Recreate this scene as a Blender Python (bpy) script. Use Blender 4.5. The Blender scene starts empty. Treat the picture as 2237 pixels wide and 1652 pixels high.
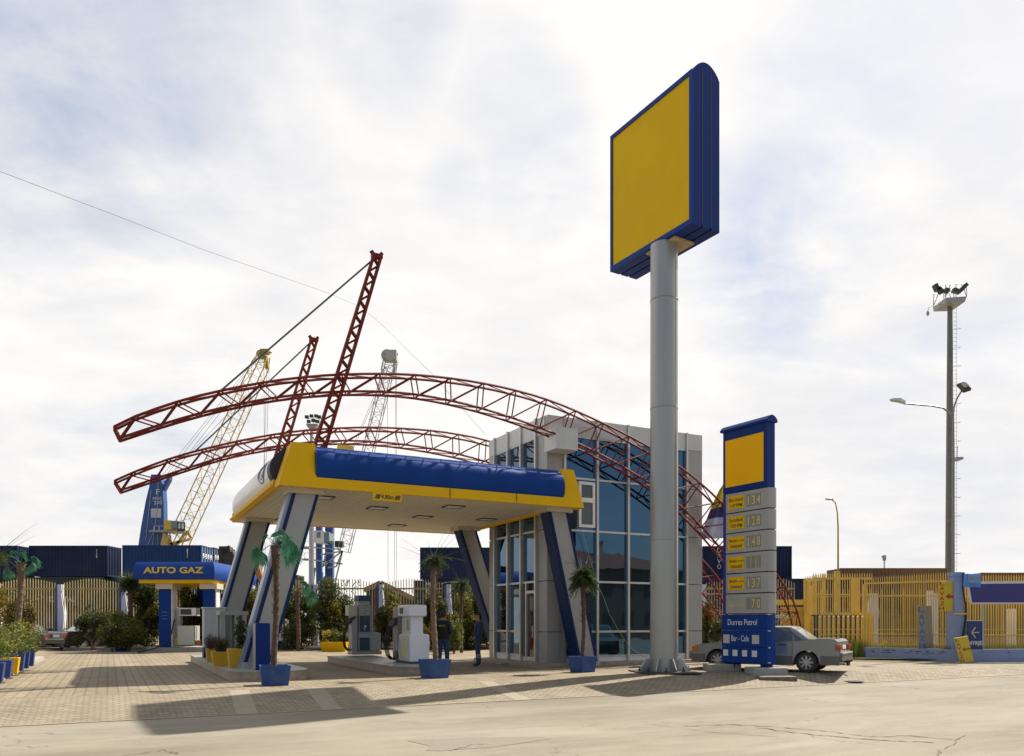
import bpy, bmesh, math, random
from mathutils import Matrix, Vector, noise

# ---------------------------------------------------------------- camera, sky, sun, exposure
R_ = math.radians
scene = bpy.context.scene
COL = scene.collection
U0, VH, FPX, H = 1118.0, 1357.0, 1729.0, 1.52      # measured from the photograph (2236 px wide)
cam = bpy.data.cameras.new("camera")
cam.sensor_width = 36.0
cam.lens = 36.0 * FPX / 2236.0
cam.shift_y = (VH - 826.0) / 2236.0
cam.clip_start = 0.1
cam.clip_end = 6000.0
camo = bpy.data.objects.new("camera", cam)
camo.location = (0, 0, H)
camo.rotation_euler = (R_(90), 0, 0)
COL.objects.link(camo)
scene.camera = camo

SUN_AZ, SUN_EL = 47.0, 49.9            # azimuth to the right of the view direction
sx, sy, sz = (math.sin(R_(SUN_AZ)) * math.cos(R_(SUN_EL)), math.cos(R_(SUN_AZ)) * math.cos(R_(SUN_EL)), math.sin(R_(SUN_EL)))
sun = bpy.data.lights.new("sun", 'SUN')
sun.energy = 5.0
sun.angle = R_(0.55)
sun.color = (1.0, 0.94, 0.83)
suno = bpy.data.objects.new("sun", sun)
suno.rotation_euler = Vector((sx, sy, sz)).to_track_quat('Z', 'Y').to_euler()
suno.location = (30, 30, 60)
COL.objects.link(suno)

scene.view_settings.view_transform = 'Standard'
scene.view_settings.look = 'None'
scene.view_settings.gamma = 1.0
scene.view_settings.exposure = 0.72
scene.view_settings.use_curve_mapping = False

world = bpy.data.worlds.new("World")
scene.world = world
world.use_nodes = True
def build_world():
    nt = world.node_tree
    nt.nodes.clear()
    N = lambda t: nt.nodes.new(t)
    L = nt.links.new
    out = N("ShaderNodeOutputWorld")
    sky = N("ShaderNodeTexSky"); sky.sky_type = 'NISHITA'; sky.sun_disc = False
    sky.sun_elevation = R_(SUN_EL); sky.sun_rotation = R_(SUN_AZ)
    sky.air_density = 1.0; sky.dust_density = 2.0; sky.ozone_density = 1.5
    bg1 = N("ShaderNodeBackground"); bg1.inputs[1].default_value = 0.09
    tc = N("ShaderNodeTexCoord")
    sep = N("ShaderNodeSeparateXYZ"); L(tc.outputs['Generated'], sep.inputs[0])
    def m(op, a, b=None, clamp=False):
        n = N("ShaderNodeMath"); n.operation = op; n.use_clamp = clamp
        for i, x in enumerate((a, b)):
            if x is None: continue
            if isinstance(x, (int, float)): n.inputs[i].default_value = x
            else: L(x, n.inputs[i])
        return n.outputs[0]
    # a little of the sky's own blue, whitened by thin cloud
    back = N("ShaderNodeMapRange"); back.interpolation_type = 'SMOOTHSTEP'; back.inputs['From Min'].default_value = 0.10; back.inputs['From Max'].default_value = -0.45; L(sep.outputs[1], back.inputs['Value'])
    hs = N("ShaderNodeMixRGB"); L(m('MULTIPLY', m('SUBTRACT', 1.0, back.outputs[0]), 0.72), hs.inputs[0]); hs.inputs[2].default_value = (4.2, 4.55, 5.35, 1)
    L(sky.outputs[0], hs.inputs[1]); L(hs.outputs[0], bg1.inputs[0])
    zz = m('ADD', m('MAXIMUM', sep.outputs[2], 0.0), 0.22)
    cmb = N("ShaderNodeCombineXYZ")
    L(m('DIVIDE', sep.outputs[0], zz), cmb.inputs[0]); L(m('DIVIDE', sep.outputs[1], zz), cmb.inputs[1])
    def noise_(scale, detail, rough, off=0.0, sy=1.0, dist=0.0):
        mp = N("ShaderNodeMapping"); mp.inputs['Location'].default_value = (off, off * 0.7, off * .3); mp.inputs['Scale'].default_value = (1, sy, 1)
        L(cmb.outputs[0], mp.inputs[0])
        n = N("ShaderNodeTexNoise"); n.inputs['Scale'].default_value = scale; n.inputs['Detail'].default_value = detail
        n.inputs['Roughness'].default_value = rough; n.inputs['Distortion'].default_value = dist
        L(mp.outputs[0], n.inputs['Vector']); return n.outputs[0]
    n1 = noise_(1.5, 7, 0.56, 3.1, 1.0, 0.4)
    n2 = noise_(3.4, 8, 0.6, 9.7, 1.5, 0.3)
    nrm = N("ShaderNodeVectorMath"); nrm.operation = 'NORMALIZE'; L(tc.outputs['Generated'], nrm.inputs[0])
    holes = [(120, 120, 16, 1.2), (330, 230, 9, .5), (430, 20, 8, .5), (820, 30, 6, .5), (1740, 560, 9, 1.3), (1560, 500, 6, .8), (2040, 640, 9, 1.0), (1180, 400, 5, .6), (1230, 310, 3, .5), (1130, 200, 5, .3),
             (1930, 130, 11, .55), (2236, 270, 8, .55), (600, 520, 6, .35), (480, 1000, 9, .65), (260, 1000, 6, .4), (1980, 1060, 8, .3), (1000, 420, 3, .4), (1700, 30, 6, .25), (30, 260, 11, 1.1), (1320, 560, 4, .3), (2100, 520, 5, .55)]
    acc = None
    for (u, v, deg, w) in holes:
        d = Vector(((u - U0) / FPX, 1, (VH - v) / FPX)).normalized()
        dp = N("ShaderNodeVectorMath"); dp.operation = 'DOT_PRODUCT'; dp.inputs[1].default_value = d
        L(nrm.outputs[0], dp.inputs[0])
        mr = N("ShaderNodeMapRange"); mr.interpolation_type = 'SMOOTHSTEP'
        mr.inputs['From Min'].default_value = math.cos(R_(deg)); mr.inputs['From Max'].default_value = 1.0
        mr.inputs['To Min'].default_value = 0; mr.inputs['To Max'].default_value = w * .85
        L(dp.outputs['Value'], mr.inputs['Value'])
        acc = mr.outputs[0] if acc is None else m('MAXIMUM', acc, mr.outputs[0])
    # opening = holes broken by noise, plus thin general breaks
    br = N("ShaderNodeMapRange"); br.inputs['From Min'].default_value = 0.40; br.inputs['From Max'].default_value = 0.62; L(n1, br.inputs['Value']); br.clamp = True
    br2 = N("ShaderNodeMapRange"); br2.inputs['From Min'].default_value = 0.40; br2.inputs['From Max'].default_value = 0.66; L(n2, br2.inputs['Value']); br2.clamp = True
    opening = m('MULTIPLY', acc, m('ADD', m('MULTIPLY', br.outputs[0], 0.75), m('MULTIPLY', br2.outputs[0], 0.45)), True)
    low = m('MULTIPLY', m('MULTIPLY', br.outputs[0], br2.outputs[0]), 0.10)
    opening = m('ADD', opening, low, True)
    opening = m('MAXIMUM', opening, m('MULTIPLY', back.outputs[0], m('ADD', m('MULTIPLY', br.outputs[0], .25), .72)), True)
    # cloud shade: mostly white, softly grey in places
    shade = N("ShaderNodeValToRGB")
    shade.color_ramp.elements[0].position = 0.41; shade.color_ramp.elements[0].color = (0.60, 0.582, 0.558, 1)
    shade.color_ramp.elements[1].position = 0.63; shade.color_ramp.elements[1].color = (0.485, 0.482, 0.492, 1)
    nn = m('ADD', m('MULTIPLY', n2, 0.26), m('MULTIPLY', noise_(0.95, 9, 0.58, 21.0, 1.1, 0.7), 0.74))
    L(nn, shade.inputs[0])
    bg2 = N("ShaderNodeBackground"); bg2.inputs[1].default_value = 1.08
    L(shade.outputs[0], bg2.inputs[0])
    mix = N("ShaderNodeMixShader"); L(opening, mix.inputs[0]); L(bg2.outputs[0], mix.inputs[1]); L(bg1.outputs[0], mix.inputs[2])
    L(mix.outputs[0], out.inputs[0])
build_world()

# ---------------------------------------------------------------- helpers
random.seed(7)
CAM = Vector((0, 0, H))
ANG = R_(27.0)
S = Matrix.Rotation(ANG, 4, 'Z')           # the station's own axes (x along the canopy front, y away from the road)
SI = S.inverted()
def ray(u, v): return Vector(((u - U0) / FPX, 1.0, (VH - v) / FPX))
def at(u, v, d): return CAM + ray(u, v) * d
def onz(u, v, z=0.0): return at(u, v, (H - z) * FPX / (v - VH))
def sY(u, v, Y):                            # point on the station plane y = Y, in station axes
    r = SI @ ray(u, v); t = Y / r.y
    return Vector((r.x * t, Y, H + r.z * t))
def sX(u, v, X):
    r = SI @ ray(u, v); t = X / r.x
    return Vector((X, r.y * t, H + r.z * t))
def lerp(a, b, t): return a + (b - a) * t

MATS = {}
def mat(name, col, rough=0.6, metal=0.0, var=0.12, scale=3.0, bump=0.0, bscale=40.0, spec=0.5, dirt=0.0, coat=0.0, alpha=1.0, stretch=(1, 1, 1)):
    if name in MATS: return MATS[name]
    m = bpy.data.materials.new(name); m.use_nodes = True
    nt = m.node_tree; L = nt.links.new
    b = nt.nodes["Principled BSDF"]
    b.inputs['Roughness'].default_value = rough; b.inputs['Metallic'].default_value = metal
    b.inputs['Specular IOR Level'].default_value = spec
    if coat: b.inputs['Coat Weight'].default_value = coat; b.inputs['Coat Roughness'].default_value = 0.08
    tc = nt.nodes.new("ShaderNodeTexCoord")
    mp = nt.nodes.new("ShaderNodeMapping"); mp.inputs['Scale'].default_value = stretch
    L(tc.outputs['Object'], mp.inputs[0])
    n = nt.nodes.new("ShaderNodeTexNoise"); n.inputs['Scale'].default_value = scale; n.inputs['Detail'].default_value = 6; n.inputs['Roughness'].default_value = .6
    L(mp.outputs[0], n.inputs['Vector'])
    r = nt.nodes.new("ShaderNodeValToRGB")
    r.color_ramp.elements[0].position = .3; r.color_ramp.elements[1].position = .7
    c0 = [max(0, c * (1 - var)) for c in col]; c1 = [min(1, c * (1 + var)) for c in col]
    r.color_ramp.elements[0].color = (*c0, 1); r.color_ramp.elements[1].color = (*c1, 1)
    L(n.outputs[0], r.inputs[0])
    last = r.outputs[0]
    if dirt:
        n2 = nt.nodes.new("ShaderNodeTexNoise"); n2.inputs['Scale'].default_value = scale * 0.45; n2.inputs['Detail'].default_value = 9; n2.inputs['Roughness'].default_value = .75
        L(mp.outputs[0], n2.inputs['Vector'])
        mr = nt.nodes.new("ShaderNodeMapRange"); mr.inputs['From Min'].default_value = .5; mr.inputs['From Max'].default_value = .72; mr.inputs['To Max'].default_value = dirt
        L(n2.outputs[0], mr.inputs['Value'])
        mx = nt.nodes.new("ShaderNodeMixRGB"); mx.inputs[2].default_value = (.16, .13, .09, 1)
        L(mr.outputs[0], mx.inputs[0]); L(last, mx.inputs[1]); last = mx.outputs[0]
    L(last, b.inputs['Base Color'])
    if rough > 0.06:
        rr = nt.nodes.new("ShaderNodeMapRange"); rr.inputs['To Min'].default_value = max(0.02, rough - .08); rr.inputs['To Max'].default_value = min(1, rough + .12)
        L(n.outputs[0], rr.inputs['Value']); L(rr.outputs[0], b.inputs['Roughness'])
    if bump:
        nb = nt.nodes.new("ShaderNodeTexNoise"); nb.inputs['Scale'].default_value = bscale; nb.inputs['Detail'].default_value = 5
        L(tc.outputs['Object'], nb.inputs['Vector'])
        bp = nt.nodes.new("ShaderNodeBump"); bp.inputs['Strength'].default_value = bump; bp.inputs['Distance'].default_value = .02
        L(nb.outputs[0], bp.inputs['Height']); L(bp.outputs[0], b.inputs['Normal'])
    MATS[name] = m
    return m

class MB:
    """collects shapes in a frame and links them as one mesh object"""
    def __init__(s, F=None): s.v = []; s.f = []; s.mi = []; s.F = F; s.m = 0
    def add(s, vs, fs):
        o = len(s.v)
        for p in vs:
            p = Vector(p); s.v.append(s.F @ p if s.F else p)
        for f in fs: s.f.append([i + o for i in f]); s.mi.append(s.m)
    def box(s, x0, x1, y0, y1, z0, z1):
        s.add([(x0, y0, z0), (x1, y0, z0), (x1, y1, z0), (x0, y1, z0), (x0, y0, z1), (x1, y0, z1), (x1, y1, z1), (x0, y1, z1)],
              [(0, 3, 2, 1), (4, 5, 6, 7), (0, 1, 5, 4), (1, 2, 6, 5), (2, 3, 7, 6), (3, 0, 4, 7)])
    def cbox(s, c, sx, sy, sz, rz=0.0, bev=0.0):
        M = Matrix.Translation(c) @ Matrix.Rotation(rz, 4, 'Z')
        s.obox(M, sx, sy, sz, bev)
    def obox(s, M, sx, sy, sz, bev=0.0):
        hx, hy, hz = sx / 2, sy / 2, sz / 2
        if not bev:
            vs = [M @ Vector((x, y, z)) for z in (-hz, hz) for (x, y) in ((-hx, -hy), (hx, -hy), (hx, hy), (-hx, hy))]
            s.add(vs, [(0, 3, 2, 1), (4, 5, 6, 7), (0, 1, 5, 4), (1, 2, 6, 5), (2, 3, 7, 6), (3, 0, 4, 7)])
        else:
            b = bev; rings = []
            for (z, i) in ((-hz, b), (-hz + b, 0), (hz - b, 0), (hz, b)):
                ax, ay = hx - i, hy - i; c = b * .6
                rings.append([M @ Vector(p) for p in ((-ax + c, -ay, z), (ax - c, -ay, z), (ax, -ay + c, z), (ax, ay - c, z), (ax - c, ay, z), (-ax + c, ay, z), (-ax, ay - c, z), (-ax, -ay + c, z))])
            s.loft(rings)
    def loft(s, rings, cap=True, closed=True):
        o = []; n = len(rings[0]); vs = [p for r in rings for p in r]; fs = []
        for k in range(len(rings) - 1):
            for i in range(n if closed else n - 1):
                j = (i + 1) % n
                fs.append((k * n + i, k * n + j, (k + 1) * n + j, (k + 1) * n + i))
        if cap and closed:
            fs.append(tuple(range(n - 1, -1, -1))); fs.append(tuple(range((len(rings) - 1) * n, len(rings) * n)))
        s.add(vs, fs)
    def prism(s, poly, axis, a, b):
        def P(p, t):
            if axis == 'x': return (t, p[0], p[1])
            if axis == 'y': return (p[0], t, p[1])
            return (p[0], p[1], t)
        s.loft([[P(p, a) for p in poly], [P(p, b) for p in poly]])
    def quad(s, *p): s.add(p, [tuple(range(len(p)))])
    def tube(s, pts, r, n=6, cap=True):
        pts = [Vector(p) for p in pts]; rings = []
        rs = r if isinstance(r, (list, tuple)) else [r] * len(pts)
        up = None
        for i, p in enumerate(pts):
            t = (pts[min(i + 1, len(pts) - 1)] - pts[max(i - 1, 0)])
            if t.length < 1e-9: t = Vector((0, 0, 1))
            t.normalize()
            if up is None: up = Vector((0, 0, 1)) if abs(t.z) < .9 else Vector((1, 0, 0))
            a = t.cross(up)
            if a.length < 1e-6: a = t.cross(Vector((.3, 1, .2)))
            a.normalize(); b = t.cross(a); up = -b if False else up
            rings.append([p + (a * math.cos(2 * math.pi * k / n) + b * math.sin(2 * math.pi * k / n)) * rs[i] for k in range(n)])
        s.loft(rings, cap)
    def bar(s, p, q, w, h=None, up=(0, 0, 1)):
        p = Vector(p); q = Vector(q); h = h or w; t = q - p
        if t.length < 1e-6: return
        t.normalize(); u = Vector(up)
        if abs(t.dot(u)) > .95: u = Vector((1, 0, 0)) if abs(t.x) < .9 else Vector((0, 1, 0))
        a = t.cross(u).normalized() * (w / 2); b = a.normalized().cross(t) * (h / 2)
        s.loft([[c - a - b, c + a - b, c + a + b, c - a + b] for c in (p, q)])
    def path(s, pts, w, h=None, up=(0, 0, 1)):
        for i in range(len(pts) - 1): s.bar(pts[i], pts[i + 1], w, h, up)
    def lathe(s, prof, c=(0, 0, 0), n=16, M=None):
        c = Vector(c)
        rings = [[(M @ Vector((r * math.cos(2 * math.pi * k / n), r * math.sin(2 * math.pi * k / n), z)) if M else Vector((r * math.cos(2 * math.pi * k / n), r * math.sin(2 * math.pi * k / n), z))) + c for k in range(n)] for r, z in prof]
        s.loft(rings)
    def ell(s, c, rx, ry, rz, n=10, m=7):
        c = Vector(c); rings = []
        for j in range(m + 1):
            a = -math.pi / 2 + math.pi * j / m; r = max(.02, math.cos(a))
            rings.append([c + Vector((rx * r * math.cos(2 * math.pi * k / n), ry * r * math.sin(2 * math.pi * k / n), rz * math.sin(a))) for k in range(n)])
        s.loft(rings)
    def build(s, name, mats, parent=None, smooth=False, origin=None):
        me = bpy.data.meshes.new(name)
        if parent is not None: inv = WM[parent].inverted()
        elif origin is not None: inv = Matrix.Translation(-Vector(origin))
        else: inv = Matrix.Identity(4)
        me.from_pydata([inv @ p for p in s.v], [], s.f)
        if not isinstance(mats, (list, tuple)): mats = [mats]
        for m in mats: me.materials.append(m)
        for p, i in zip(me.polygons, s.mi): p.material_index = min(i, len(mats) - 1)
        bm = bmesh.new(); bm.from_mesh(me)
        if s.recalc: bmesh.ops.recalc_face_normals(bm, faces=bm.faces)
        bm.to_mesh(me); bm.free()
        if smooth:
            for p in me.polygons: p.use_smooth = True
            if smooth is not True: me.set_sharp_from_angle(angle=R_(smooth))
        o = bpy.data.objects.new(name, me); COL.objects.link(o)
        if parent is not None:
            o.parent = parent; WM[o] = WM[parent].copy()
        else:
            o.location = origin or (0, 0, 0); WM[o] = Matrix.Translation(Vector(origin) if origin is not None else Vector((0, 0, 0)))
        return o
    recalc = True
WM = {}
def thing(name, label, cat, loc=(0, 0, 0), rz=0.0, group=None):
    o = bpy.data.objects.new(name, None); COL.objects.link(o)
    o.empty_display_size = .3; o.location = loc; o.rotation_euler = (0, 0, rz)
    WM[o] = Matrix.Translation(Vector(loc)) @ Matrix.Rotation(rz, 4, 'Z')
    return tag(o, label, cat, group)
def tag(o, label, cat, group=None, kind=None):
    if label: o['label'] = label
    if cat: o['category'] = cat
    if group: o['group'] = group
    if kind: o['kind'] = kind
    return o
def struct(o): o['kind'] = 'structure'; return o
def dup(o, loc=None, rz=None, label=None, parent=None, scale=None):
    c = o.copy(); COL.objects.link(c)
    if parent is not None: c.parent = parent
    if loc is not None: c.location = loc
    if rz is not None: c.rotation_euler = (0, 0, rz)
    if scale is not None: c.scale = scale
    if label: c['label'] = label
    for ch in list(o.children): dup(ch, parent=c)
    return c
def each(name, m, parent, boxes, F=None):
    for b in boxes:
        mb = MB(F); mb.box(*b); o = mb.build(name, m, parent)
    return o
def text(txt, p, xd, up, w, h, m, name='lettering', parent=None, depth=0.004, bold=0.0, fit=True, space=1.0):
    """letters on a surface: p = lower left corner, xd / up = unit directions"""
    cu = bpy.data.curves.new("t", 'FONT'); cu.body = txt; cu.extrude = 0.0; cu.offset = bold; cu.space_character = space; cu.resolution_u = 3
    o = bpy.data.objects.new("t", cu); COL.objects.link(o)
    dg = bpy.context.evaluated_depsgraph_get(); ev = o.evaluated_get(dg); me = ev.to_mesh()
    vs = [v.co.copy() for v in me.vertices]; fs = [tuple(q.vertices) for q in me.polygons]
    ev.to_mesh_clear(); bpy.data.objects.remove(o); bpy.data.curves.remove(cu)
    if not vs: return None
    x0 = min(v.x for v in vs); x1 = max(v.x for v in vs); y0 = min(v.y for v in vs); y1 = max(v.y for v in vs)
    xd = Vector(xd).normalized(); up = Vector(up).normalized(); nrm = xd.cross(up)
    mb = MB(); mb.recalc = False
    mb.add([Vector(p) + xd * ((v.x - x0) / (x1 - x0) * w) + up * ((v.y - y0) / (y1 - y0) * h) + nrm * depth for v in vs], fs)
    return mb.build(name, m, parent)
# ---------------------------------------------------------------- materials
BLUE = mat("blue_paint", (.004, .038, .21), .5, var=.10, scale=1.2, spec=.14)
BLUE2 = mat("deep_blue_paint", (.005, .026, .155), .5, var=.10, scale=1.5, spec=.14)
NAVY = mat("navy_steel", (.012, .016, .045), .5, var=.2, dirt=.15)
YELLOW = mat("yellow_paint", (.70, .40, .002), .5, var=.07, scale=1.0, dirt=.04, spec=.15)
YFACE = mat("yellow_sign_face", (.66, .41, .004), .6, var=.05, scale=.7, dirt=.03, spec=.12)
GREY = mat("grey_panel", (.33, .325, .31), .45, .3, var=.06, scale=1.5, dirt=.08)
GREYL = mat("light_grey_paint", (.50, .50, .49), .45, .15, var=.06, dirt=.08)
ALU = mat("brushed_aluminium", (.52, .51, .48), .35, .7, var=.08, scale=4, dirt=.06, stretch=(1, 1, .1))
STEEL = mat("galvanised_steel", (.42, .42, .41), .38, .75, var=.12, scale=2.2, dirt=.12, stretch=(1, 1, .25))
DARKST = mat("dark_steel", (.05, .05, .05), .5, .4, var=.2)
WHITE = mat("white_paint", (.72, .71, .69), .4, var=.05, dirt=.10)
CREAM = mat("cream_paint", (.52, .46, .34), .55, var=.06, dirt=.12)
RED = mat("red_oxide_paint", (.15, .016, .008), .6, var=.22, scale=3, dirt=.10, spec=.2)
RUBBER = mat("black_rubber", (.018, .018, .018), .7, var=.2)
CONC = mat("concrete", (.34, .31, .26), .85, var=.16, scale=5, bump=.3, dirt=.35)
MARBLE = mat("pink_stone_facing", (.36, .27, .20), .45, var=.25, scale=6, dirt=.25)
BARK = mat("palm_bark", (.10, .06, .035), .9, var=.35, scale=18, bump=.8, bscale=60)
BROWNW = mat("soil", (.05, .035, .022), .95, var=.3, scale=12, bump=.6)
GLASSK = mat("dark_car_glass", (.03, .035, .03), .04, var=.05, spec=.9)
SIGNTXT = mat("white_lettering", (.62, .62, .62), .6, var=.05)
BLACKTXT = mat("black_lettering", (.02, .02, .02), .6, var=.05)
YTXT = mat("yellow_lettering", (.72, .50, .03), .5, var=.06)
REDTXT = mat("red_lettering", (.35, .02, .012), .6, var=.15)
BLUETXT = mat("blue_lettering", (.08, .16, .36), .6, var=.15)

def glass_facade():
    m = bpy.data.materials.new("tinted_glass"); m.use_nodes = True
    b = m.node_tree.nodes["Principled BSDF"]; nt = m.node_tree
    b.inputs['Metallic'].default_value = 0.0; b.inputs['Roughness'].default_value = .015; b.inputs['IOR'].default_value = 2.3; b.inputs['Specular Tint'].default_value = (.34, .66, 1, 1)
    b.inputs['Base Color'].default_value = (.006, .009, .014, 1)
    tc = nt.nodes.new("ShaderNodeTexCoord"); n = nt.nodes.new("ShaderNodeTexNoise"); n.inputs['Scale'].default_value = .8; n.inputs['Detail'].default_value = 2
    nt.links.new(tc.outputs['Object'], n.inputs['Vector'])
    bp = nt.nodes.new("ShaderNodeBump"); bp.inputs['Strength'].default_value = .06; bp.inputs['Distance'].default_value = .05
    nt.links.new(n.outputs[0], bp.inputs['Height']); nt.links.new(bp.outputs[0], b.inputs['Normal'])
    return m
GLASS = glass_facade()

def ground_mat(kind):
    m = bpy.data.materials.new(kind); m.use_nodes = True
    nt = m.node_tree; L = nt.links.new; b = nt.nodes["Principled BSDF"]; b.inputs['Specular IOR Level'].default_value = .25
    N = nt.nodes.new
    tc = N("ShaderNodeTexCoord"); mp = N("ShaderNodeMapping"); mp.inputs['Rotation'].default_value = (0, 0, -ANG)
    L(tc.outputs['Object'], mp.inputs[0])
    def noise_(scale, det=6, rough=.6, sc=(1, 1, 1), dist=0):
        q = N("ShaderNodeMapping"); q.inputs['Scale'].default_value = sc; L(mp.outputs[0], q.inputs[0])
        n = N("ShaderNodeTexNoise"); n.inputs['Scale'].default_value = scale; n.inputs['Detail'].default_value = det; n.inputs['Roughness'].default_value = rough; n.inputs['Distortion'].default_value = dist
        L(q.outputs[0], n.inputs['Vector']); return n.outputs[0]
    def ramp(inp, stops):
        r = N("ShaderNodeValToRGB"); e = r.color_ramp.elements
        e[0].position, e[0].color = stops[0][0], (*stops[0][1], 1); e[1].position, e[1].color = stops[-1][0], (*stops[-1][1], 1)
        for p, c in stops[1:-1]: k = e.new(p); k.color = (*c, 1)
        L(inp, r.inputs[0]); return r.outputs[0]
    def mixc(f, a, c, mode='MIX'):
        x = N("ShaderNodeMixRGB"); x.blend_type = mode
        for i, q in enumerate((f, a, c)):
            if isinstance(q, (int, float)): x.inputs[i].default_value = q
            elif isinstance(q, tuple): x.inputs[i].default_value = (*q, 1)
            else: L(q, x.inputs[i])
        return x.outputs[0]
    def mth(op, a, c=None, clamp=False):
        x = N("ShaderNodeMath"); x.operation = op; x.use_clamp = clamp
        for i, q in enumerate((a, c)):
            if q is None: continue
            if isinstance(q, (int, float)): x.inputs[i].default_value = q
            else: L(q, x.inputs[i])
        return x.outputs[0]
    bp = N("ShaderNodeBump"); bp.inputs['Distance'].default_value = .01; bp.inputs['Strength'].default_value = .5
    if kind == 'asphalt':
        base = ramp(noise_(.35, 5, .6, (.5, 1.4, 1), .4), [(.3, (.205, .180, .136)), (.5, (.250, .222, .172)), (.7, (.296, .270, .218))])
        fine = noise_(60, 3, .7); grain = ramp(fine, [(.32, (.70, .70, .70)), (.68, (1.18, 1.18, 1.18))])
        base = mixc(1.0, base, grain, 'MULTIPLY')
        blot = ramp(noise_(1.3, 9, .8, (.35, 1.2, 1)), [(.46, (1, 1, 1)), (.70, (.74, .73, .71))]); base = mixc(1.0, base, blot, 'MULTIPLY')
        # worn tyre lanes along the road
        lane = ramp(noise_(.22, 3, .5, (.08, 1.6, 1)), [(.4, (.93, .93, .92)), (.62, (1.06, 1.06, 1.05))]); base = mixc(1.0, base, lane, 'MULTIPLY')
        vor = N("ShaderNodeTexVoronoi"); vor.feature = 'DISTANCE_TO_EDGE'; vor.inputs['Scale'].default_value = .26
        wn = N("ShaderNodeTexNoise"); wn.inputs['Scale'].default_value = 1.6; wn.inputs['Detail'].default_value = 7; L(mp.outputs[0], wn.inputs['Vector'])
        va = N("ShaderNodeVectorMath"); va.operation = 'MULTIPLY_ADD'; va.inputs[1].default_value = (1.1, 1.1, 0); L(wn.outputs['Color'], va.inputs[0]); L(mp.outputs[0], va.inputs[2]); L(va.outputs[0], vor.inputs['Vector'])
        cr = mth('LESS_THAN', vor.outputs['Distance'], .0035)
        cm = N("ShaderNodeMapRange"); cm.inputs['From Min'].default_value = .54; cm.inputs['From Max'].default_value = .62; L(noise_(.5, 3, .5), cm.inputs['Value'])
        crack = mth('MULTIPLY', cr, cm.outputs[0], True)
        base = mixc(mth('MULTIPLY', crack, .45), base, (.05, .042, .03))
        # crumbled edge marks: speckle where a low noise is high
        sp = N("ShaderNodeMapRange"); sp.inputs['From Min'].default_value = .64; sp.inputs['From Max'].default_value = .70; L(noise_(.9, 9, .8, (.3, 1.5, 1)), sp.inputs['Value'])
        sp2 = N("ShaderNodeMapRange"); sp2.inputs['From Min'].default_value = .5; sp2.inputs['From Max'].default_value = .58; L(noise_(35, 3, .7), sp2.inputs['Value'])
        base = mixc(mth('MULTIPLY', mth('MULTIPLY', sp.outputs[0], sp2.outputs[0]), .6), base, (.06, .05, .035))
        L(base, b.inputs['Base Color']); b.inputs['Roughness'].default_value = .9
        L(fine, bp.inputs['Height']); L(bp.outputs[0], b.inputs['Normal'])
    else:
        # interlocking pavers: brick grid with a zigzag in one direction
        sep = N("ShaderNodeSeparateXYZ"); L(mp.outputs[0], sep.inputs[0])
        tri = mth('PINGPONG', mth('MULTIPLY', sep.outputs[1], 1.0), (.1025 if kind == 'paving' else .11))
        xx = mth('ADD', sep.outputs[0], mth('MULTIPLY', tri, .45))
        cb = N("ShaderNodeCombineXYZ"); L(xx, cb.inputs[0]); L(sep.outputs[1], cb.inputs[1])
        br = N("ShaderNodeTexBrick"); br.inputs['Scale'].default_value = 1.0; br.inputs['Brick Width'].default_value = .21; br.inputs['Row Height'].default_value = (.205 if kind == 'paving' else .11)
        br.inputs['Mortar Size'].default_value = (.012 if kind == 'paving' else .009); br.inputs['Mortar Smooth'].default_value = .3; br.offset = .0 if kind == 'paving' else .5
        if kind == 'paving':
            A, B, C = (.225, .182, .122), (.272, .225, .155), (.11, .088, .06)
        else:
            A, B, C = (.225, .188, .13), (.285, .243, .175), (.075, .058, .038)
        br.inputs['Color1'].default_value = (*A, 1); br.inputs['Color2'].default_value = (*B, 1); br.inputs['Mortar'].default_value = (*C, 1); br.inputs['Bias'].default_value = -.1
        L(cb.outputs[0], br.inputs['Vector'])
        base = br.outputs['Color']
        patch = ramp(noise_(.45, 6, .65, (1, .6, 1), .3), [(.32, (.86, .84, .83)), (.5, (1, 1, 1)), (.68, (1.10, 1.10, 1.08))]); base = mixc(1.0, base, patch, 'MULTIPLY')
        dirt = ramp(noise_(1.7, 9, .78), [(.5, (1, 1, 1)), (.70, (.74, .72, .70))]); base = mixc(1.0, base, dirt, 'MULTIPLY')
        if kind == 'paving':
            # drive lanes between the islands, stained darker by oil
            oil = N("ShaderNodeMapRange"); oil.inputs['From Min'].default_value = .60; oil.inputs['From Max'].default_value = .72; L(noise_(.8, 8, .7), oil.inputs['Value'])
            base = mixc(mth('MULTIPLY', oil.outputs[0], .55), base, (.07, .06, .05))
            # faint diagonal light banding from differently laid rows
            band = mth('PINGPONG', mth('ADD', sep.outputs[0], mth('MULTIPLY', sep.outputs[1], .0)), .6)
            bn = N("ShaderNodeMapRange"); bn.inputs['From Min'].default_value = .1; bn.inputs['From Max'].default_value = .5; bn.inputs['To Min'].default_value = .93; bn.inputs['To Max'].default_value = 1.06; L(band, bn.inputs['Value'])
            base = mixc(1.0, base, bn.outputs[0], 'MULTIPLY')
        L(base, b.inputs['Base Color']); b.inputs['Roughness'].default_value = .82
        h = mth('ADD', mth('MULTIPLY', br.outputs['Fac'], -1.0), mth('MULTIPLY', noise_(30, 4), .35))
        L(h, bp.inputs['Height']); L(bp.outputs[0], b.inputs['Normal'])
    return m
ASPH = ground_mat('asphalt'); PAVE = ground_mat('paving'); RAMP = ground_mat('ramp_paving')
EARTH = mat("dry_earth", (.20, .17, .12), .95, var=.25, scale=.5, bump=.4)
PATCHM = mat("asphalt_patch", (.185, .165, .125), .9, var=.10, scale=14, bump=.3)
DARKCR = mat("crack_fill", (.11, .094, .068), .95, var=.3, scale=9)
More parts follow.
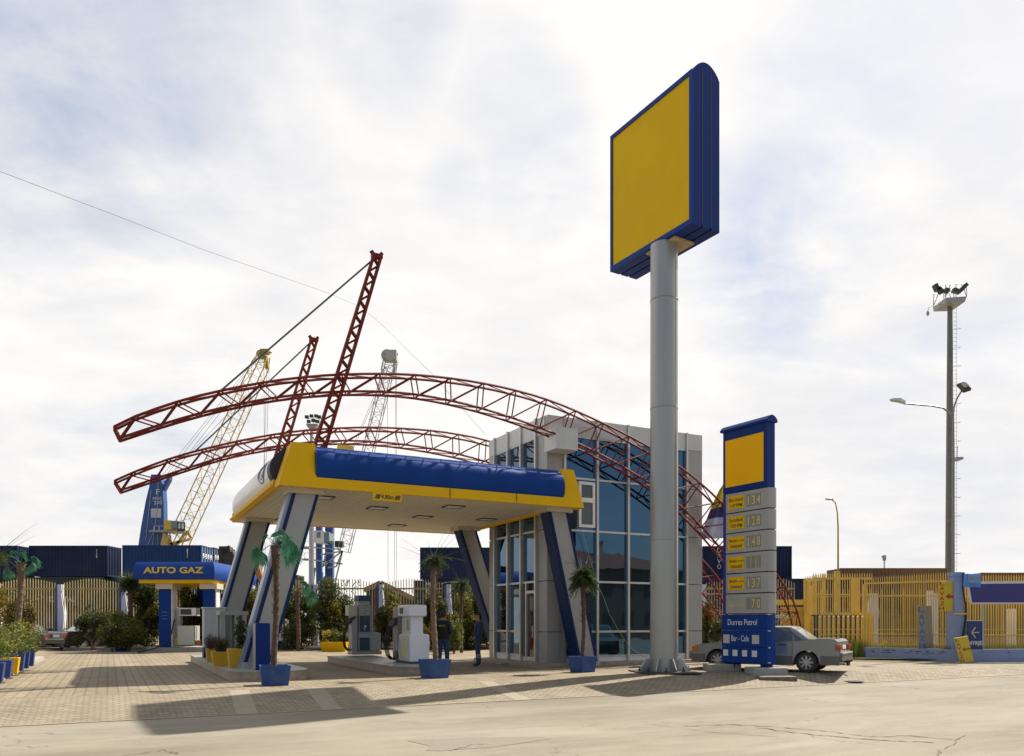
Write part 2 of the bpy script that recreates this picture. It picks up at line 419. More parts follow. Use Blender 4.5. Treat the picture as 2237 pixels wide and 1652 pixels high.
BANDM = mat("pale_paving_band", (.255, .216, .155), .85, var=.12, scale=4)

# ---------------------------------------------------------------- the setting: ground, road, forecourt
YE, YT, DROP = 15.7, 18.4, .25            # road edge, top of the sloping pavement, height between them (station axes)
def yt(X): return YT if X < 15 else max(16.6, YT - (X - 15) * .5)
def gz(X, Y):
    t = min(1, max(0, (yt(X) - Y) / (yt(X) - YE)))
    return -DROP * (t * t * (3 - 2 * t) * .5 + t * .5)
def gzw(p):
    q = SI @ Vector(p); return gz(q.x, q.y) if q.y > YE else -DROP
def grid(name, xs, ys, zf, m, F=S):
    mb = MB(F); mb.recalc = False
    nx, ny = len(xs), len(ys)
    mb.add([(x, y, zf(x, y)) for y in ys for x in xs], [(j * nx + i, j * nx + i + 1, (j + 1) * nx + i + 1, (j + 1) * nx + i) for j in range(ny - 1) for i in range(nx - 1)])
    return struct(mb.build(name, m))
mb = MB(); mb.recalc = False; mb.quad((-2500, -600, -.36), (2500, -600, -.36), (2500, 4500, -.36), (-2500, 4500, -.36)); struct(mb.build('ground', EARTH))
xs = [-90 + i * 3 for i in range(70)]
grid('road', xs, [-34, -20, -10, -5, 0, 3, 6, 9, 12, 14, YE + .02], lambda x, y: -DROP, ASPH)
xr = [-60 + i * .5 for i in range(260)]
grid('sidewalk', xr, [YE + (YT - YE) * i / 14 for i in range(15)], gz, RAMP)
ys = [YT + i * 1.5 for i in range(40)]
grid('forecourt_paving', xs[6:60], ys, lambda x, y: 0.0, PAVE)
# pale bands laid across the sloping pavement
for X in (-4.0, 2.46, 4.1, 8.4):
    mb = MB(S); mb.recalc = False; n = 8
    pts = [(X + .08 * (lerp(YE + .05, YT - .1, i / n) - 17), lerp(YE + .05, YT - .1, i / n)) for i in range(n + 1)]
    mb.add([p for (x, y) in pts for p in ((x - .2, y, gz(x, y) + .006), (x + .2, y, gz(x, y) + .006))], [(2 * i, 2 * i + 1, 2 * i + 3, 2 * i + 2) for i in range(n)])
    struct(mb.build('sidewalk_band', BANDM))
# thin edge kerb between road and pavement
mb = MB(S); mb.box(-60, 70, YE - .06, YE + .02, -DROP - .05, -DROP + .012); struct(mb.build('road_edge_kerb', BANDM))
# repaired strips and patches in the asphalt
def road_sheet(name, pix, m, dz=.006):
    mb = MB(); mb.recalc = False
    ps = [onz(u, v, -DROP) for u, v in pix]
    mb.add([(p.x, p.y, -DROP + .004) for p in ps], [tuple(range(len(ps)))])
    return struct(mb.build(name, m))
road_sheet('road_patch', [(888, 1618), (1010, 1612), (1180, 1609), (1205, 1614), (1080, 1632), (960, 1641), (930, 1640), (938, 1630)][::-1], PATCHM)
def crack(pix, w):
    mb = MB(); mb.recalc = False; ps = [onz(u, v, -DROP) for u, v in pix]; vs = []
    rr = random.Random(int(pix[0][0]))
    P = []
    for i in range(len(ps) - 1):
        for k in range(8):
            q = lerp(ps[i], ps[i + 1], k / 8); q = q + Vector((rr.uniform(-.03, .03), rr.uniform(-.05, .05), 0)); P.append(q)
    for i, q in enumerate(P):
        t = (P[min(i + 1, len(P) - 1)] - P[max(i - 1, 0)]).normalized(); nn = Vector((-t.y, t.x, 0)) * w * .6 * rr.uniform(.1, 1.0)
        vs += [(q.x - nn.x, q.y - nn.y, -DROP + .008), (q.x + nn.x, q.y + nn.y, -DROP + .008)]
    mb.add(vs, [(2 * i, 2 * i + 1, 2 * i + 3, 2 * i + 2) for i in range(len(P) - 1)])
    return struct(mb.build('road_crack', DARKCR))
crack([(1495, 1587), (1600, 1583), (1700, 1589), (1800, 1597), (1900, 1610), (1990, 1608), (2100, 1618)], .045)
crack([(1650, 1590), (1780, 1606), (1850, 1612), (1960, 1620), (2050, 1622)], .05)
crack([(2045, 1652), (2060, 1636), (2115, 1603)], .02)
crack([(2115, 1603), (2236, 1608)], .012)
crack([(985, 1640), (1030, 1628), (1075, 1626)], .025)
crack([(270, 1650), (360, 1640), (390, 1648)], .03)
crack([(1400, 1580), (1560, 1600), (1720, 1612)], .02)
def ong(u, v):
    q = onz(u, v, 0.0)
    z = 0.0
    for _ in range(40): q = onz(u, v, z); z = .7 * z + .3 * gzw(q)
    return q
# stained drain cover on the pavement
p = ong(1863, 1489)
mb = MB(); mb.lathe([(.30, 0), (.30, .012), (.26, .016), (.0001, .016)], n=20, c=(p.x, p.y, p.z + .012))
tag(mb.build('manhole_cover', DARKCR, origin=(p.x, p.y, p.z + .012)), 'round dark drain cover in the paving behind the grey sedan', 'manhole cover')
# ---------------------------------------------------------------- the canopy
CX0, CX1, CY0, CY1, CZ, CT = 4.1, 13.80, 21.9, 31.0, 5.2, 6.45
BX = 13.2                                        # left face of the station building
can = thing('fuel_canopy', 'blue and yellow fuel station canopy on four slanted columns', 'canopy', S @ Vector((CX0, CY0, 0)), ANG)
def white_soffit():
    m = mat("cream_soffit_boards", (.66, .60, .48), .6, var=.05, scale=2)
    nt = m.node_tree; b = nt.nodes["Principled BSDF"]
    tc = nt.nodes.new("ShaderNodeTexCoord"); w = nt.nodes.new("ShaderNodeTexWave"); w.wave_type = 'BANDS'; w.bands_direction = 'X'; w.inputs['Scale'].default_value = 1.6; w.wave_profile = 'SAW'
    nt.links.new(tc.outputs['Object'], w.inputs['Vector'])
    bp = nt.nodes.new("ShaderNodeBump"); bp.inputs['Strength'].default_value = .6; bp.inputs['Distance'].default_value = .02
    nt.links.new(w.outputs[0], bp.inputs['Height']); nt.links.new(bp.outputs[0], b.inputs['Normal'])
    br = nt.nodes.new("ShaderNodeTexBrick"); br.inputs['Scale'].default_value = 1; br.inputs['Brick Width'].default_value = 3.1; br.inputs['Row Height'].default_value = .20; br.inputs['Mortar Size'].default_value = .012
    br.inputs['Color1'].default_value = (1, 1, 1, 1); br.inputs['Color2'].default_value = (.95, .94, .92, 1); br.inputs['Mortar'].default_value = (.66, .62, .55, 1)
    mp = nt.nodes.new("ShaderNodeMapping"); mp.inputs['Rotation'].default_value = (0, 0, R_(90)); nt.links.new(tc.outputs['Object'], mp.inputs[0]); nt.links.new(mp.outputs[0], br.inputs['Vector'])
    l0 = b.inputs['Base Color'].links[0].from_socket; mx = nt.nodes.new("ShaderNodeMixRGB"); mx.blend_type = 'MULTIPLY'; mx.inputs[0].default_value = 1.0
    nt.links.new(l0, mx.inputs[1]); nt.links.new(br.outputs['Color'], mx.inputs[2]); nt.links.new(mx.outputs[0], b.inputs['Base Color']); return m
mb = MB(S)
mb.prism([(CX0 + .12, CY0 + .12), (CX1 - .1, CY0 + .12), (CX1 - .1, 23.2), (BX - .06, 23.2), (BX - .06, CY1 - .12), (CX0 + .12, CY1 - .12)], 'z', CZ + .02, CZ + .10)
mb.build('soffit', white_soffit(), can)
mb = MB(S)
mb.prism([(CX0 + .5, CY0 + .5), (CX1 - .6, CY0 + .5), (CX1 - .6, 23.15), (BX - .08, 23.15), (BX - .08, CY1 - .4), (CX0 + .5, CY1 - .4)], 'z', CZ + .11, CT - .12)
mb.build('roof_deck', GREYL, can)
# yellow lower band all round (sloping slightly inwards)
def fascia_band(x0, x1):
    mb = MB(S)
    mb.prism([(CY0, CZ), (CY0 + .10, CZ), (CY0 + .16, CZ + .30), (CY0 + .05, CZ + .30)], 'x', x0, x1)
    return mb
IN = .40; INF = .20                                        # how far the fascia leans in at the top
XC0, XC1 = 5.1, 13.08                          # blue barrel runs between the yellow corner pieces
fascia_band(XC0, XC1).build('fascia_band', YELLOW, can)
def corner(xa, xb, ta, tb):
    mb = MB(S)
    mb.loft([[(xa, CY0, CZ), (xb, CY0, CZ), (xb, CY0 + .12, CZ), (xa, CY0 + .12, CZ)],
             [(ta, CY0 + INF, CT), (tb, CY0 + INF, CT), (tb, CY0 + INF + .12, CT), (ta, CY0 + INF + .12, CT)]])
    return mb
c = corner(CX0, XC0 + .02, CX0 + IN, XC0 + .02)
c.loft([[(CX0, CY0, CZ), (CX0 + .12, CY0 + .12, CZ), (CX0 + .12, CY0 + .9, CZ), (CX0, CY0 + .9, CZ)],
        [(CX0 + IN, CY0 + INF, CT), (CX0 + IN + .12, CY0 + INF + .12, CT), (CX0 + IN + .12, CY0 + 1.0, CT), (CX0 + IN, CY0 + 1.0, CT)]])
c.build('corner_piece', YELLOW, can)
c = corner(XC1 - .02, CX1, XC1 - .02, CX1 - .28)
c.loft([[(CX1 - .12, CY0 + .12, CZ), (CX1, CY0, CZ), (CX1, 23.15, CZ), (CX1 - .12, 23.15, CZ)],
        [(CX1 - .28 - .12, CY0 + INF + .12, CT), (CX1 - .28, CY0 + INF, CT), (CX1 - .28, 23.15, CT), (CX1 - .28 - .12, 23.15, CT)]])
c.build('corner_piece', YELLOW, can)
# blue rounded tarpaulin-like barrel
def barrel(n=12):
    pr = []
    for i in range(n + 1):
        t = i / n; z = CZ + .30 + (CT + .02 - CZ - .30) * t
        y = CY0 + .10 + INF * t - .15 * math.sin(math.pi * min(1, t * 1.0)) ** .8 + (.30 * max(0, t - .75) / .25 if t > .75 else 0)
        pr.append((y, z))
    pr.append((CY0 + INF + .55, CT - .02)); pr.append((CY0 + INF + .3, CZ + .30))
    return pr
def bluetarp():
    m = mat("blue_tarpaulin", (.006, .042, .21), .58, var=.14, scale=1.0, spec=.12)
    nt = m.node_tree; b = nt.nodes["Principled BSDF"]; tc = nt.nodes.new("ShaderNodeTexCoord"); n = nt.nodes.new("ShaderNodeTexNoise"); n.inputs['Scale'].default_value = 1.6; n.inputs['Detail'].default_value = 3
    nt.links.new(tc.outputs['Object'], n.inputs['Vector']); bp = nt.nodes.new("ShaderNodeBump"); bp.inputs['Strength'].default_value = .14; bp.inputs['Distance'].default_value = .06
    nt.links.new(n.outputs[0], bp.inputs['Height']); nt.links.new(bp.outputs[0], b.inputs['Normal']); return m
TARP = bluetarp()
mb = MB(S); N_ = 40; pr = barrel()
rings = []
for i in range(N_ + 1):
    X = lerp(XC0 + .03, XC1 - .03, i / N_); w = .010 * math.sin(i * 1.3) + .008 * math.sin(i * .51 + 1)
    rings.append([(X, y - w * (1 if k < len(pr) - 2 else 0), z) for k, (y, z) in enumerate(pr)])
mb.loft(rings); mb.build('fascia_panel', TARP, can, smooth=40)
mb = MB(S)
for X in (XC0 + .012, XC1 - .012):
    mb.prism([(y - .015, z) for y, z in pr[:-2]] + [(pr[-2][0], pr[-2][1] - .02), pr[-1]], 'x', X - .018, X + .018)
for X in (lerp(XC0, XC1, .5), lerp(XC0, XC1, .78)):
    mb.box(X - .006, X + .006, CY0 - .003, CY0 + .02, CZ + .01, CZ + .29)
mb.build('panel_seam', NAVY, can)
# left side: yellow gutter, navy end cap and a long white rounded panel
mb = MB(S)
mb.prism([(CX0, CZ), (CX0 + .12, CZ), (CX0 + .2, CZ + .3), (CX0 + .02, CZ + .3)], 'y', CY0 + .95, CY1)
mb.prism([(CX0 - .10, CZ + .06), (CX0 - .003, CZ + .02), (CX0 - .003, CZ + .10), (CX0 - .10, CZ + .12)], 'y', CY0 + .7, CY1 - .1)
mb.build('fascia_band', YELLOW, can)
def side_prof(k=1.0):
    P = []
    for i in range(11):
        t = i / 10; P.append((CX0 + .04 + IN * .9 * t - .26 * k * math.sin(math.pi * t) ** .8, CZ + .31 + (CT + .02 - CZ - .31) * t))
    P += [(CX0 + IN + .5, CT - .03), (CX0 + IN + .2, CZ + .31)]
    return P
mb = MB(S); mb.prism(side_prof(), 'y', CY0 + 1.0, CY0 + 1.42); mb.build('end_cap', NAVY, can, smooth=30)
WPAN = mat("white_banner_vinyl", (.86, .86, .88), .35, var=.015, scale=.5)
mb = MB(S); rings = []
for i in range(21):
    t = i / 20; Y = lerp(CY0 + 1.43, CY1 - .05, t); k = 1.0 if t < .93 else 1 - (t - .93) / .07 * .35
    rings.append([(x, Y, z if t < .93 else CZ + .31 + (z - CZ - .31) * (1 - (t - .93) / .07 * .18)) for x, z in side_prof(k)])
mb.loft(rings); wp = mb.build('side_panel', WPAN, can, smooth=35)
# worn grey ring emblem on the side panel (round outline with a crossed scribble)
def side_pt(Y, t):
    P = side_prof(); i = min(9, int(t * 10)); f = t * 10 - i
    x = lerp(P[i][0], P[i + 1][0], f); z = lerp(P[i][1], P[i + 1][1], f); return Vector((x - .012, Y, z))
mb = MB(S)
for rr_, w_ in ((1.0, .03), (.72, .02)):
    pts = [side_pt(CY0 + 2.35 + .55 * rr_ * math.cos(a * math.pi / 12), .50 + .40 * rr_ * math.sin(a * math.pi / 12)) for a in range(25)]
    mb.tube(pts, w_ * .6, 4)
mb.tube([side_pt(CY0 + 2.0, .3), side_pt(CY0 + 2.4, .62), side_pt(CY0 + 2.2, .75), side_pt(CY0 + 2.7, .4)], .018, 4)
mb.tube([side_pt(CY0 + 2.05, .68), side_pt(CY0 + 2.6, .55), side_pt(CY0 + 2.3, .3)], .018, 4)
mb.build('emblem', mat("grey_emblem_ink", (.22, .22, .27), .6), can)
# rear and right gutters
mb = MB(S); mb.box(CX0, BX - .06, CY1 - .12, CY1, CZ, CZ + .32); mb.build('rear_fascia', YELLOW, can)
mb = MB(S); mb.box(BX - .16, BX - .03, 23.22, CY1 - .13, CZ - .06, CZ + .3); mb.build('gutter', YELLOW, can)
# recessed light frames
for X, Y in ((5.7, 23.6), (5.7, 26.4), (5.7, 29.4), (9.9, 23.6), (9.9, 26.4), (9.9, 29.2), (12.2, 26.0), (7.8, 25.0)):
    mb = MB(S)
    for a in ((X - .3, X + .3, Y - .3, Y - .26), (X - .3, X + .3, Y + .26, Y + .3), (X - .3, X - .26, Y - .26, Y + .26), (X + .26, X + .3, Y - .26, Y + .26)):
        mb.box(*a, CZ - .012, CZ + .019)
    fr = mb.build('soffit_light', DARKST, can)
    mb = MB(S); mb.box(X - .255, X + .255, Y - .255, Y + .255, CZ - .002, CZ + .019); mb.build('diffuser', WHITE, fr)
# clearance sign
p0 = sY(814, 1075, CY0 - .05); p1 = sY(877, 1092, CY0 - .05)
mb = MB(S); mb.box(p0.x, p1.x, CY0 - .06, CY0 - .035, CZ - .24, CZ - .0); cs = mb.build('clearance_sign', YELLOW, can)
xd = S.to_3x3() @ Vector((1, 0, 0)); UPZ = Vector((0, 0, 1))
W_ = p1.x - p0.x
text('4.80m', S @ Vector((p0.x + W_ * .29, CY0 - .06, CZ - .185)), xd, UPZ, W_ * .42, .13, BLACKTXT, parent=cs, bold=.02)
for a0 in (.06, .74):
    mb = MB(S)
    for k in range(5):
        x = p0.x + W_ * (a0 + .035 * k)
        mb.prism([(x, CZ - .19), (x + .022, CZ - .19), (x + .075, CZ - .06), (x + .053, CZ - .06)], 'y', CY0 - .064, CY0 - .0605)
    mb.build('hazard_stripe', BLACKTXT, cs)
# red sign hung behind the rear edge
# columns
STRIPE = mat('navy_stripe_paint', (.006, .020, .085), .5, var=.1, spec=.2)
def column(xb, xt, Y0, Y1, zb, side):
    """slanted box column: base centre xb, top centre xt"""
    W, ws = .36, .085
    def xc(z): return lerp(xb, xt, (z - zb) / (CZ - .12 - zb))
    z0, z1 = zb + .0, CZ - .12
    def slab(xa0, xa1, ya, yb, m, nm, par, za=z0, zc=z1):
        mb = MB(S); mb.loft([[(xc(z) + xa0, ya, z), (xc(z) + xa1, ya, z), (xc(z) + xa1, yb, z), (xc(z) + xa0, yb, z)] for z in (za, zc)])
        return mb.build(nm, m, par)
    col = slab(-W + .02, W - .02, Y0 + .02, Y1, GREY, 'column', can)
    slab(-W, -W + ws, Y0, Y1 + .01, STRIPE, 'stripe', col); slab(W - ws, W, Y0, Y1 + .01, STRIPE, 'stripe', col)
    if side < 0:
        slab(-W - .10, -W - .003, Y0 + .10, Y1 - .02, mat("pale_blue_grey", (.30, .34, .42), .35, .3, var=.08), 'side_bevel', col)
    else:
        slab(-W - .012, -W - .003, Y0 + .03, Y1 - .02, STRIPE, 'side_bevel', col)
    mb = MB(S); mb.box(xt - W - .14, xt + W + .12, Y0 - .10, Y1 + .10, CZ - .12, CZ + .018); mb.build('capital', CREAM, col)
    mb = MB(S); mb.loft([[(xc(z) - W - .05, Y0 - .04, z), (xc(z) + W + .03, Y0 - .04, z), (xc(z) + W + .03, Y1 + .04, z), (xc(z) - W - .05, Y1 + .04, z)] for z in (zb - .005, zb + .16)]); mb.build('foot_cover', ALU, col)
fb = sY(557, 1452, 22.6); ft = sY(664, 1074, 22.6)
column(fb.x, ft.x, 22.35, 22.95, .25, -1)
bt = sY(565, 1148, 29.7)
column(bt.x - (ft.x - fb.x), bt.x, 29.45, 30.05, .25, -1)
rt = sY(1212, 1118, 22.6); rb = sY(1279, 1440, 22.6)
column(rb.x, rt.x, 22.35, 22.95, .02, 1)
r2 = sY(1050, 1160, 29.0)
column(r2.x + (rb.x - rt.x) * .8, min(r2.x, BX - .62), 28.45, 29.05, .02, 1)

# ---------------------------------------------------------------- the station building
BX1, BY0, BY1, BT = 19.9, 23.3, 27.85, 8.5
bld = thing('station_building', 'grey panelled station building with tall tinted glass panes', 'building', S @ Vector((BX, BY0, 0)), ANG)
mb = MB(S); mb.box(BX + .12, BX1 - .12, BY0 + .12, BY1 - .12, .02, BT - .35); mb.build('core', mat("dark_interior", (.02, .022, .026), .6), bld)
mb = MB(S); mb.box(BX + .1, BX1 - .1, BY0 + .1, BY1 - .1, BT - .349, BT - .25); mb.build('roof', CONC, bld)
def hz(v, X=None, Y=None, u=1300):
    return (sY(u, v, Y) if Y is not None else sX(u, v, X)).z
# plan positions read along each face
def ux(u): return sY(u, 1300, BY0).x
def uy(u): return sX(u, 1300, BX).y
def n2d(x, y): return x * .8734, y * .8734
zr = lambda x, y: ((1160 + x / 2.294) * .8734, (1000 + y / 2.294) * .8734)
XP0 = ux(zr(575, 0)[0]); XM1 = ux(zr(762, 0)[0]); XM2 = ux(zr(940, 0)[0]); XMe = ux(zr(1275, 0)[0])
XM3 = (XM2 + XMe) / 2
YP0 = uy(zr(418, 0)[0]); YPe = uy(zr(182, 0)[0]); YM1 = lerp(YPe, YP0, .345); YM2 = lerp(YPe, YP0, .68)
YL = [YPe, uy(zr(258, 0)[0]), uy(zr(333, 0)[0]), YP0]
# levels on the right face at u of x=762z
ul = zr(762, 0)[0]
LV = [sY(ul, zr(0, y)[1], BY0).z for y in (1492, 1330, 1045, 757, 462, 190)]
LV[0] = max(LV[0], .12)
# grey panels in courses with joints
def panel_course(face, a, b, z0, z1, par=bld, nm='wall_panel'):
    mb = MB(S)
    if face == 'F': mb.box(a, b, BY0 - .0, BY0 + .10, z0, z1)
    else: mb.box(BX, BX + .10, a, b, z0, z1)
    return mb
zs = [.12, LV[1], LV[2], LV[3], LV[4] + .0, LV[5] + .35, BT - .62]
mbp = MB(S)
for i in range(len(zs) - 1):
    z0, z1 = zs[i] + (.012 if i else 0), zs[i + 1] - .012
    if z1 - z0 < .1: continue
    for (xa, xb) in ((BX, XP0 - .05), (XMe + .05, BX1)):
        mbp.box(xa, xb, BY0, BY0 + .11, z0, z1)
    mbp.box(BX, BX + .11, BY0 + .112, YP0 - .05, z0, z1)
    mbp.box(BX, BX + .11, YPe + .05, BY1, z0, z1)
    mbp.box(BX1 - .11, BX1, BY0 + .112, BY1 - .112, z0, z1); mbp.box(BX + .112, BX1, BY1 - .11, BY1, z0, z1)
mbp.build('wall', GREY, bld)
# parapet
mb = MB(S)
zp0 = BT - .60
segs = [BX, XP0, XM1, XM2, XM3, XMe, BX1]
for a, b in zip(segs[:-1], segs[1:]): mb.box(a + .012, b - .012, BY0 - .02, BY0 + .12, zp0, BT)
segs = [BY0 + .13, YL[3], YL[2], YL[1], YL[0], BY1]
for a, b in zip(segs[:-1], segs[1:]): mb.box(BX - .02, BX + .12, a + .012, b - .012, zp0, BT)
mb.box(BX1 - .12, BX1 + .02, BY0 + .13, BY1, zp0, BT); mb.box(BX + .13, BX1 - .13, BY1 - .1, BY1 + .02, zp0, BT)
mb.build('parapet', GREYL, bld)
# glass: one pane per opening, each a window with its frame
zt = zp0 - .02
def glass(face, a, b, z0, z1):
    mb = MB(S); mb.recalc = False
    if face == 'F': mb.quad((a, BY0 + .045, z0), (b, BY0 + .045, z0), (b, BY0 + .045, z1), (a, BY0 + .045, z1))
    else: mb.quad((BX + .045, b, z0), (BX + .045, a, z0), (BX + .045, a, z1), (BX + .045, b, z1))
    return mb
levels = [.30, LV[1], LV[2], LV[3], LV[4], zt]
for a, b in zip([XP0, XM1, XM2, XM3], [XM1, XM2, XM3, XMe]):
    for z0, z1 in zip(levels[:-1], levels[1:]):
        glass('F', a, b, z0, z1).build('window_pane', GLASS, bld)
for i, (a, b) in enumerate(zip([YL[3], YL[2], YL[1]], [YL[2], YL[1], YL[0]])):
    for z0, z1 in zip([.30, LV[1], LV[2], LV[3], LV[4], zt][0:], [LV[1], LV[2], LV[3], LV[4], zt]):
        if i == 0 and z0 < LV[2] - .1: continue
        glass('L', a, b, z0, z1).build('window_pane', GLASS, bld)
# mullions and transoms
each('mullion', ALU, bld, [(X - .045, X + .045, BY0 - .07, BY0 + .11, .12, BT + .015) for X in (XP0, XM1, XM2, XM3, XMe)] + [(BX - .09, BX + .11, Y - .05, Y + .05, .12, BT + .015) for Y in YL], S)
for z in levels:
    each('transom', ALU, bld, [(a + .046, b - .046, BY0 - .012, BY0 + .10, z - .035, z + .035) for a, b in zip([XP0, XM1, XM2, XM3], [XM1, XM2, XM3, XMe])], S)
    for i, (a, b) in enumerate(zip(YL[:-1], YL[1:])):
        if i == 2 and z < LV[2] - .1: continue
        each('transom', ALU, bld, [(BX - .012, BX + .10, min(a, b) + .051, max(a, b) - .051, z - .035, z + .035)], S)
for a, b in zip([XP0, XM1, XM2, XM3], [XM1, XM2, XM3, XMe]): each('sill', WHITE, bld, [(a + .046, b - .046, BY0 + .01, BY0 + .1, .12, .264)], S)
for a, b in zip(YL[:-1], YL[1:]):
    each('sill', WHITE, bld, [(BX + .01, BX + .1, min(a, b) + .051, max(a, b) - .051, .12, .264)], S)
# door in the left face, next to the corner
ya, yb = min(YL[2], YL[3]) + .05, max(YL[2], YL[3]) - .05
mb = MB(S); mb.quad((BX + .06, yb, .27), (BX + .06, ya, .27), (BX + .06, ya, LV[2] - .35), (BX + .06, yb, LV[2] - .35)); mb.recalc = False
dr = mb.build('door', mat("dark_door_glass", (.012, .014, .015), .05, var=.05, spec=.8), bld)
mb = MB(S)
for (a, b, z0, z1) in ((ya, ya + .08, .14, LV[2] - .04), (yb - .30, yb - .22, .14, LV[2] - .04), (ya + .08, yb - .30, LV[2] - .40, LV[2] - .30), (ya + .08, yb - .30, .14, .27)):
    mb.box(BX - .02, BX + .09, a, b, z0, z1)
mb.build('door_frame', ALU, dr)
mb = MB(S); mb.tube([(BX - .06, ya + .16, .95), (BX - .06, ya + .16, 1.35)], .018, 8); mb.build('handle', ALU, dr)
# white opening window next to the canopy end
wa, wb = ux(zr(655, 0)[0]), ux(zr(748, 0)[0]); za, zb = LV[3] + .12, LV[4] - .10; zm = lerp(za, zb, .60)
mb = MB(S)
for (x0, x1, z0, z1) in ((wa, wb, za, za + .10), (wa, wb, zb - .10, zb), (wa, wa + .10, za + .1, zb - .1), (wb - .10, wb, za + .1, zb - .1), (wa + .1, wb - .1, zm - .08, zm + .08)):
    mb.box(x0, x1, BY0 - .055, BY0 + .044, z0, z1)
wf = mb.build('window', WHITE, bld)
mb = MB(S); mb.recalc = False; mb.quad((wa + .1, BY0 - .02, za + .1), (wb - .1, BY0 - .02, za + .1), (wb - .1, BY0 - .02, zb - .1), (wa + .1, BY0 - .02, zb - .1)); mb.build('pane', GLASSK, wf)
mb = MB(S); mb.recalc = False; mb.quad((XP0 + .05, BY0 - .015, LV[3] + .05), (wa - .02, BY0 - .015, LV[3] + .05), (wa - .02, BY0 - .015, zm - .1), (XP0 + .05, BY0 - .015, zm - .1)); mb.build('pane', GLASSK, wf)
# bracket box that carries the arch
q = sY(1228, 962, BY0 - .5)
mb = MB(S); mb.box(q.x - .42, q.x + .42, BY0 - .80, BY0 - .025, q.z - .36, q.z + .36); mb.build('bracket_box', GREYL, bld)
# stone plinth and step, rounded at the corner
mb = MB(S)
pl = [(BX1 + .1, BY1), (BX1 + .1, BY0 - .45)] + [(BX - .1 + .0 + -.55 * math.sin(a * math.pi / 16), BY0 + .15 - .60 * math.cos(a * math.pi / 16)) for a in range(0, 9)] + [(BX - .65, BY1)]
mb.prism(pl, 'z', -.01, .12); mb.build('plinth', MARBLE, bld)
mb = MB(S); mb.box(BX - .95, BX - .651, YL[2] - .2, YL[3] + .2 if YL[3] > YL[2] else YL[2] + .2, -.01, .06)
mb.build('step', MARBLE, bld)
# papers inside the lower panes
mb = MB(S)
for Y in (lerp(YL[0], YL[1], .5), lerp(YL[1], YL[2], .5)): mb.box(BX + .035, BX + .044, Y - .24, Y + .2, .36, .66)
mb.build('notice', mat("pale_paper", (.20, .22, .20), .7), bld)
# loose cable hanging down the glass
mb = MB(S); mb.tube([sY(u, v, BY0 - .09) for u, v in ((zr(680, 760)), zr(700, 830), zr(765, 1060), zr(800, 1130), zr(835, 1230), zr(890, 1330), zr(950, 1420), zr(1045, 1480))], .008, 4)
mb.build('cable', GREYL, bld)

# ---------------------------------------------------------------- red arches and masts
def crv(pts, n):
    """resample a pixel polyline evenly"""
    P = [Vector((a, b, 0)) for a, b in pts]
    # Catmull-Rom then even steps
    out = []
    for i in range(len(P) - 1):
        p0, p1, p2, p3 = P[max(i - 1, 0)], P[i], P[i + 1], P[min(i + 2, len(P) - 1)]
        for k in range(10):
            t = k / 10
            out.append(.5 * ((2 * p1) + (-p0 + p2) * t + (2 * p0 - 5 * p1 + 4 * p2 - p3) * t * t + (-p0 + 3 * p1 - 3 * p2 + p3) * t ** 3))
    out.append(P[-1])
    return out
def resample(P, n):
    d = [0]
    for i in range(1, len(P)): d.append(d[-1] + (P[i] - P[i - 1]).length)
    out = []; j = 0
    for k in range(n + 1):
        s_ = d[-1] * k / n
        while j < len(P) - 2 and d[j + 1] < s_: j += 1
        out.append(lerp(P[j], P[j + 1], (s_ - d[j]) / max(1e-9, d[j + 1] - d[j])))
    return out
def arch(up, lo, Y0, wy, n, label, r=.038):
    U = resample([sY(p.x, p.y, Y0) for p in crv(up, 0)], 2 * n); Lw = resample([sY(p.x, p.y, Y0) for p in crv(lo, 0)], 2 * n)
    t = thing('arched_truss', label, 'truss arch', S @ Vector((U[0].x, Y0, 0)), ANG, 'red steel arches over the canopy')
    off = Vector((0, wy, 0))
    for chord in (U, [p + off for p in U], Lw, [p + off for p in Lw]):
        mb = MB(S); mb.tube(chord, r, 6); mb.build('chord', RED, t, smooth=50)
    mb = MB(S)
    for j in range(n):
        a, b, c_ = 2 * j, 2 * j + 1, 2 * j + 2
        for o in (Vector((0, 0, 0)), off):
            mb.tube([Lw[a] + o, U[b] + o], r * .60, 5); mb.tube([U[b] + o, Lw[c_] + o], r * .60, 5)
        mb.tube([U[b], U[b] + off], r * .55, 5); mb.tube([Lw[a], Lw[a] + off], r * .55, 5)
        mb.tube([Lw[a] + off, Lw[c_]], r * .5, 5)
        if j < n - 1: mb.tube([U[b], U[2 * j + 3] + off], r * .5, 5)
    mb.tube([U[0], Lw[0]], r, 5); mb.tube([U[0] + off, Lw[0] + off], r, 5); mb.tube([U[0], U[0] + off], r, 5); mb.tube([Lw[0], Lw[0] + off], r, 5)
    mb.tube([U[0] + off, Lw[0]], r * .6, 5)
    mb.build('web', RED, t)
    return t
UP1 = [(250, 932), (300, 908), (400, 874), (500, 850), (600, 832), (700, 821), (800, 817), (900, 819), (1000, 829), (1100, 847), (1200, 875), (1300, 917), (1400, 967), (1470, 1010), (1530, 1056), (1590, 1114), (1645, 1180), (1690, 1247), (1722, 1293), (1741, 1337), (1751, 1385), (1752, 1432)]
LO1 = [(262, 957), (380, 919), (490, 890), (600, 869), (700, 858), (800, 855), (900, 861), (1000, 879), (1100, 907), (1200, 943), (1300, 987), (1400, 1044), (1480, 1101), (1540, 1160), (1590, 1218), (1640, 1280), (1675, 1330), (1695, 1385), (1700, 1434)]
arch(UP1, LO1, 22.55, .42, 25, 'larger red lattice arch in front, sweeping past the glass building')
UP2 = [(251, 1050), (286, 1034), (384, 998), (501, 968), (607, 948), (697, 938), (814, 934), (931, 940), (1010, 951), (1068, 964), (1200, 1003), (1320, 1056), (1430, 1130), (1527, 1216), (1580, 1280), (1612, 1345), (1625, 1428)]
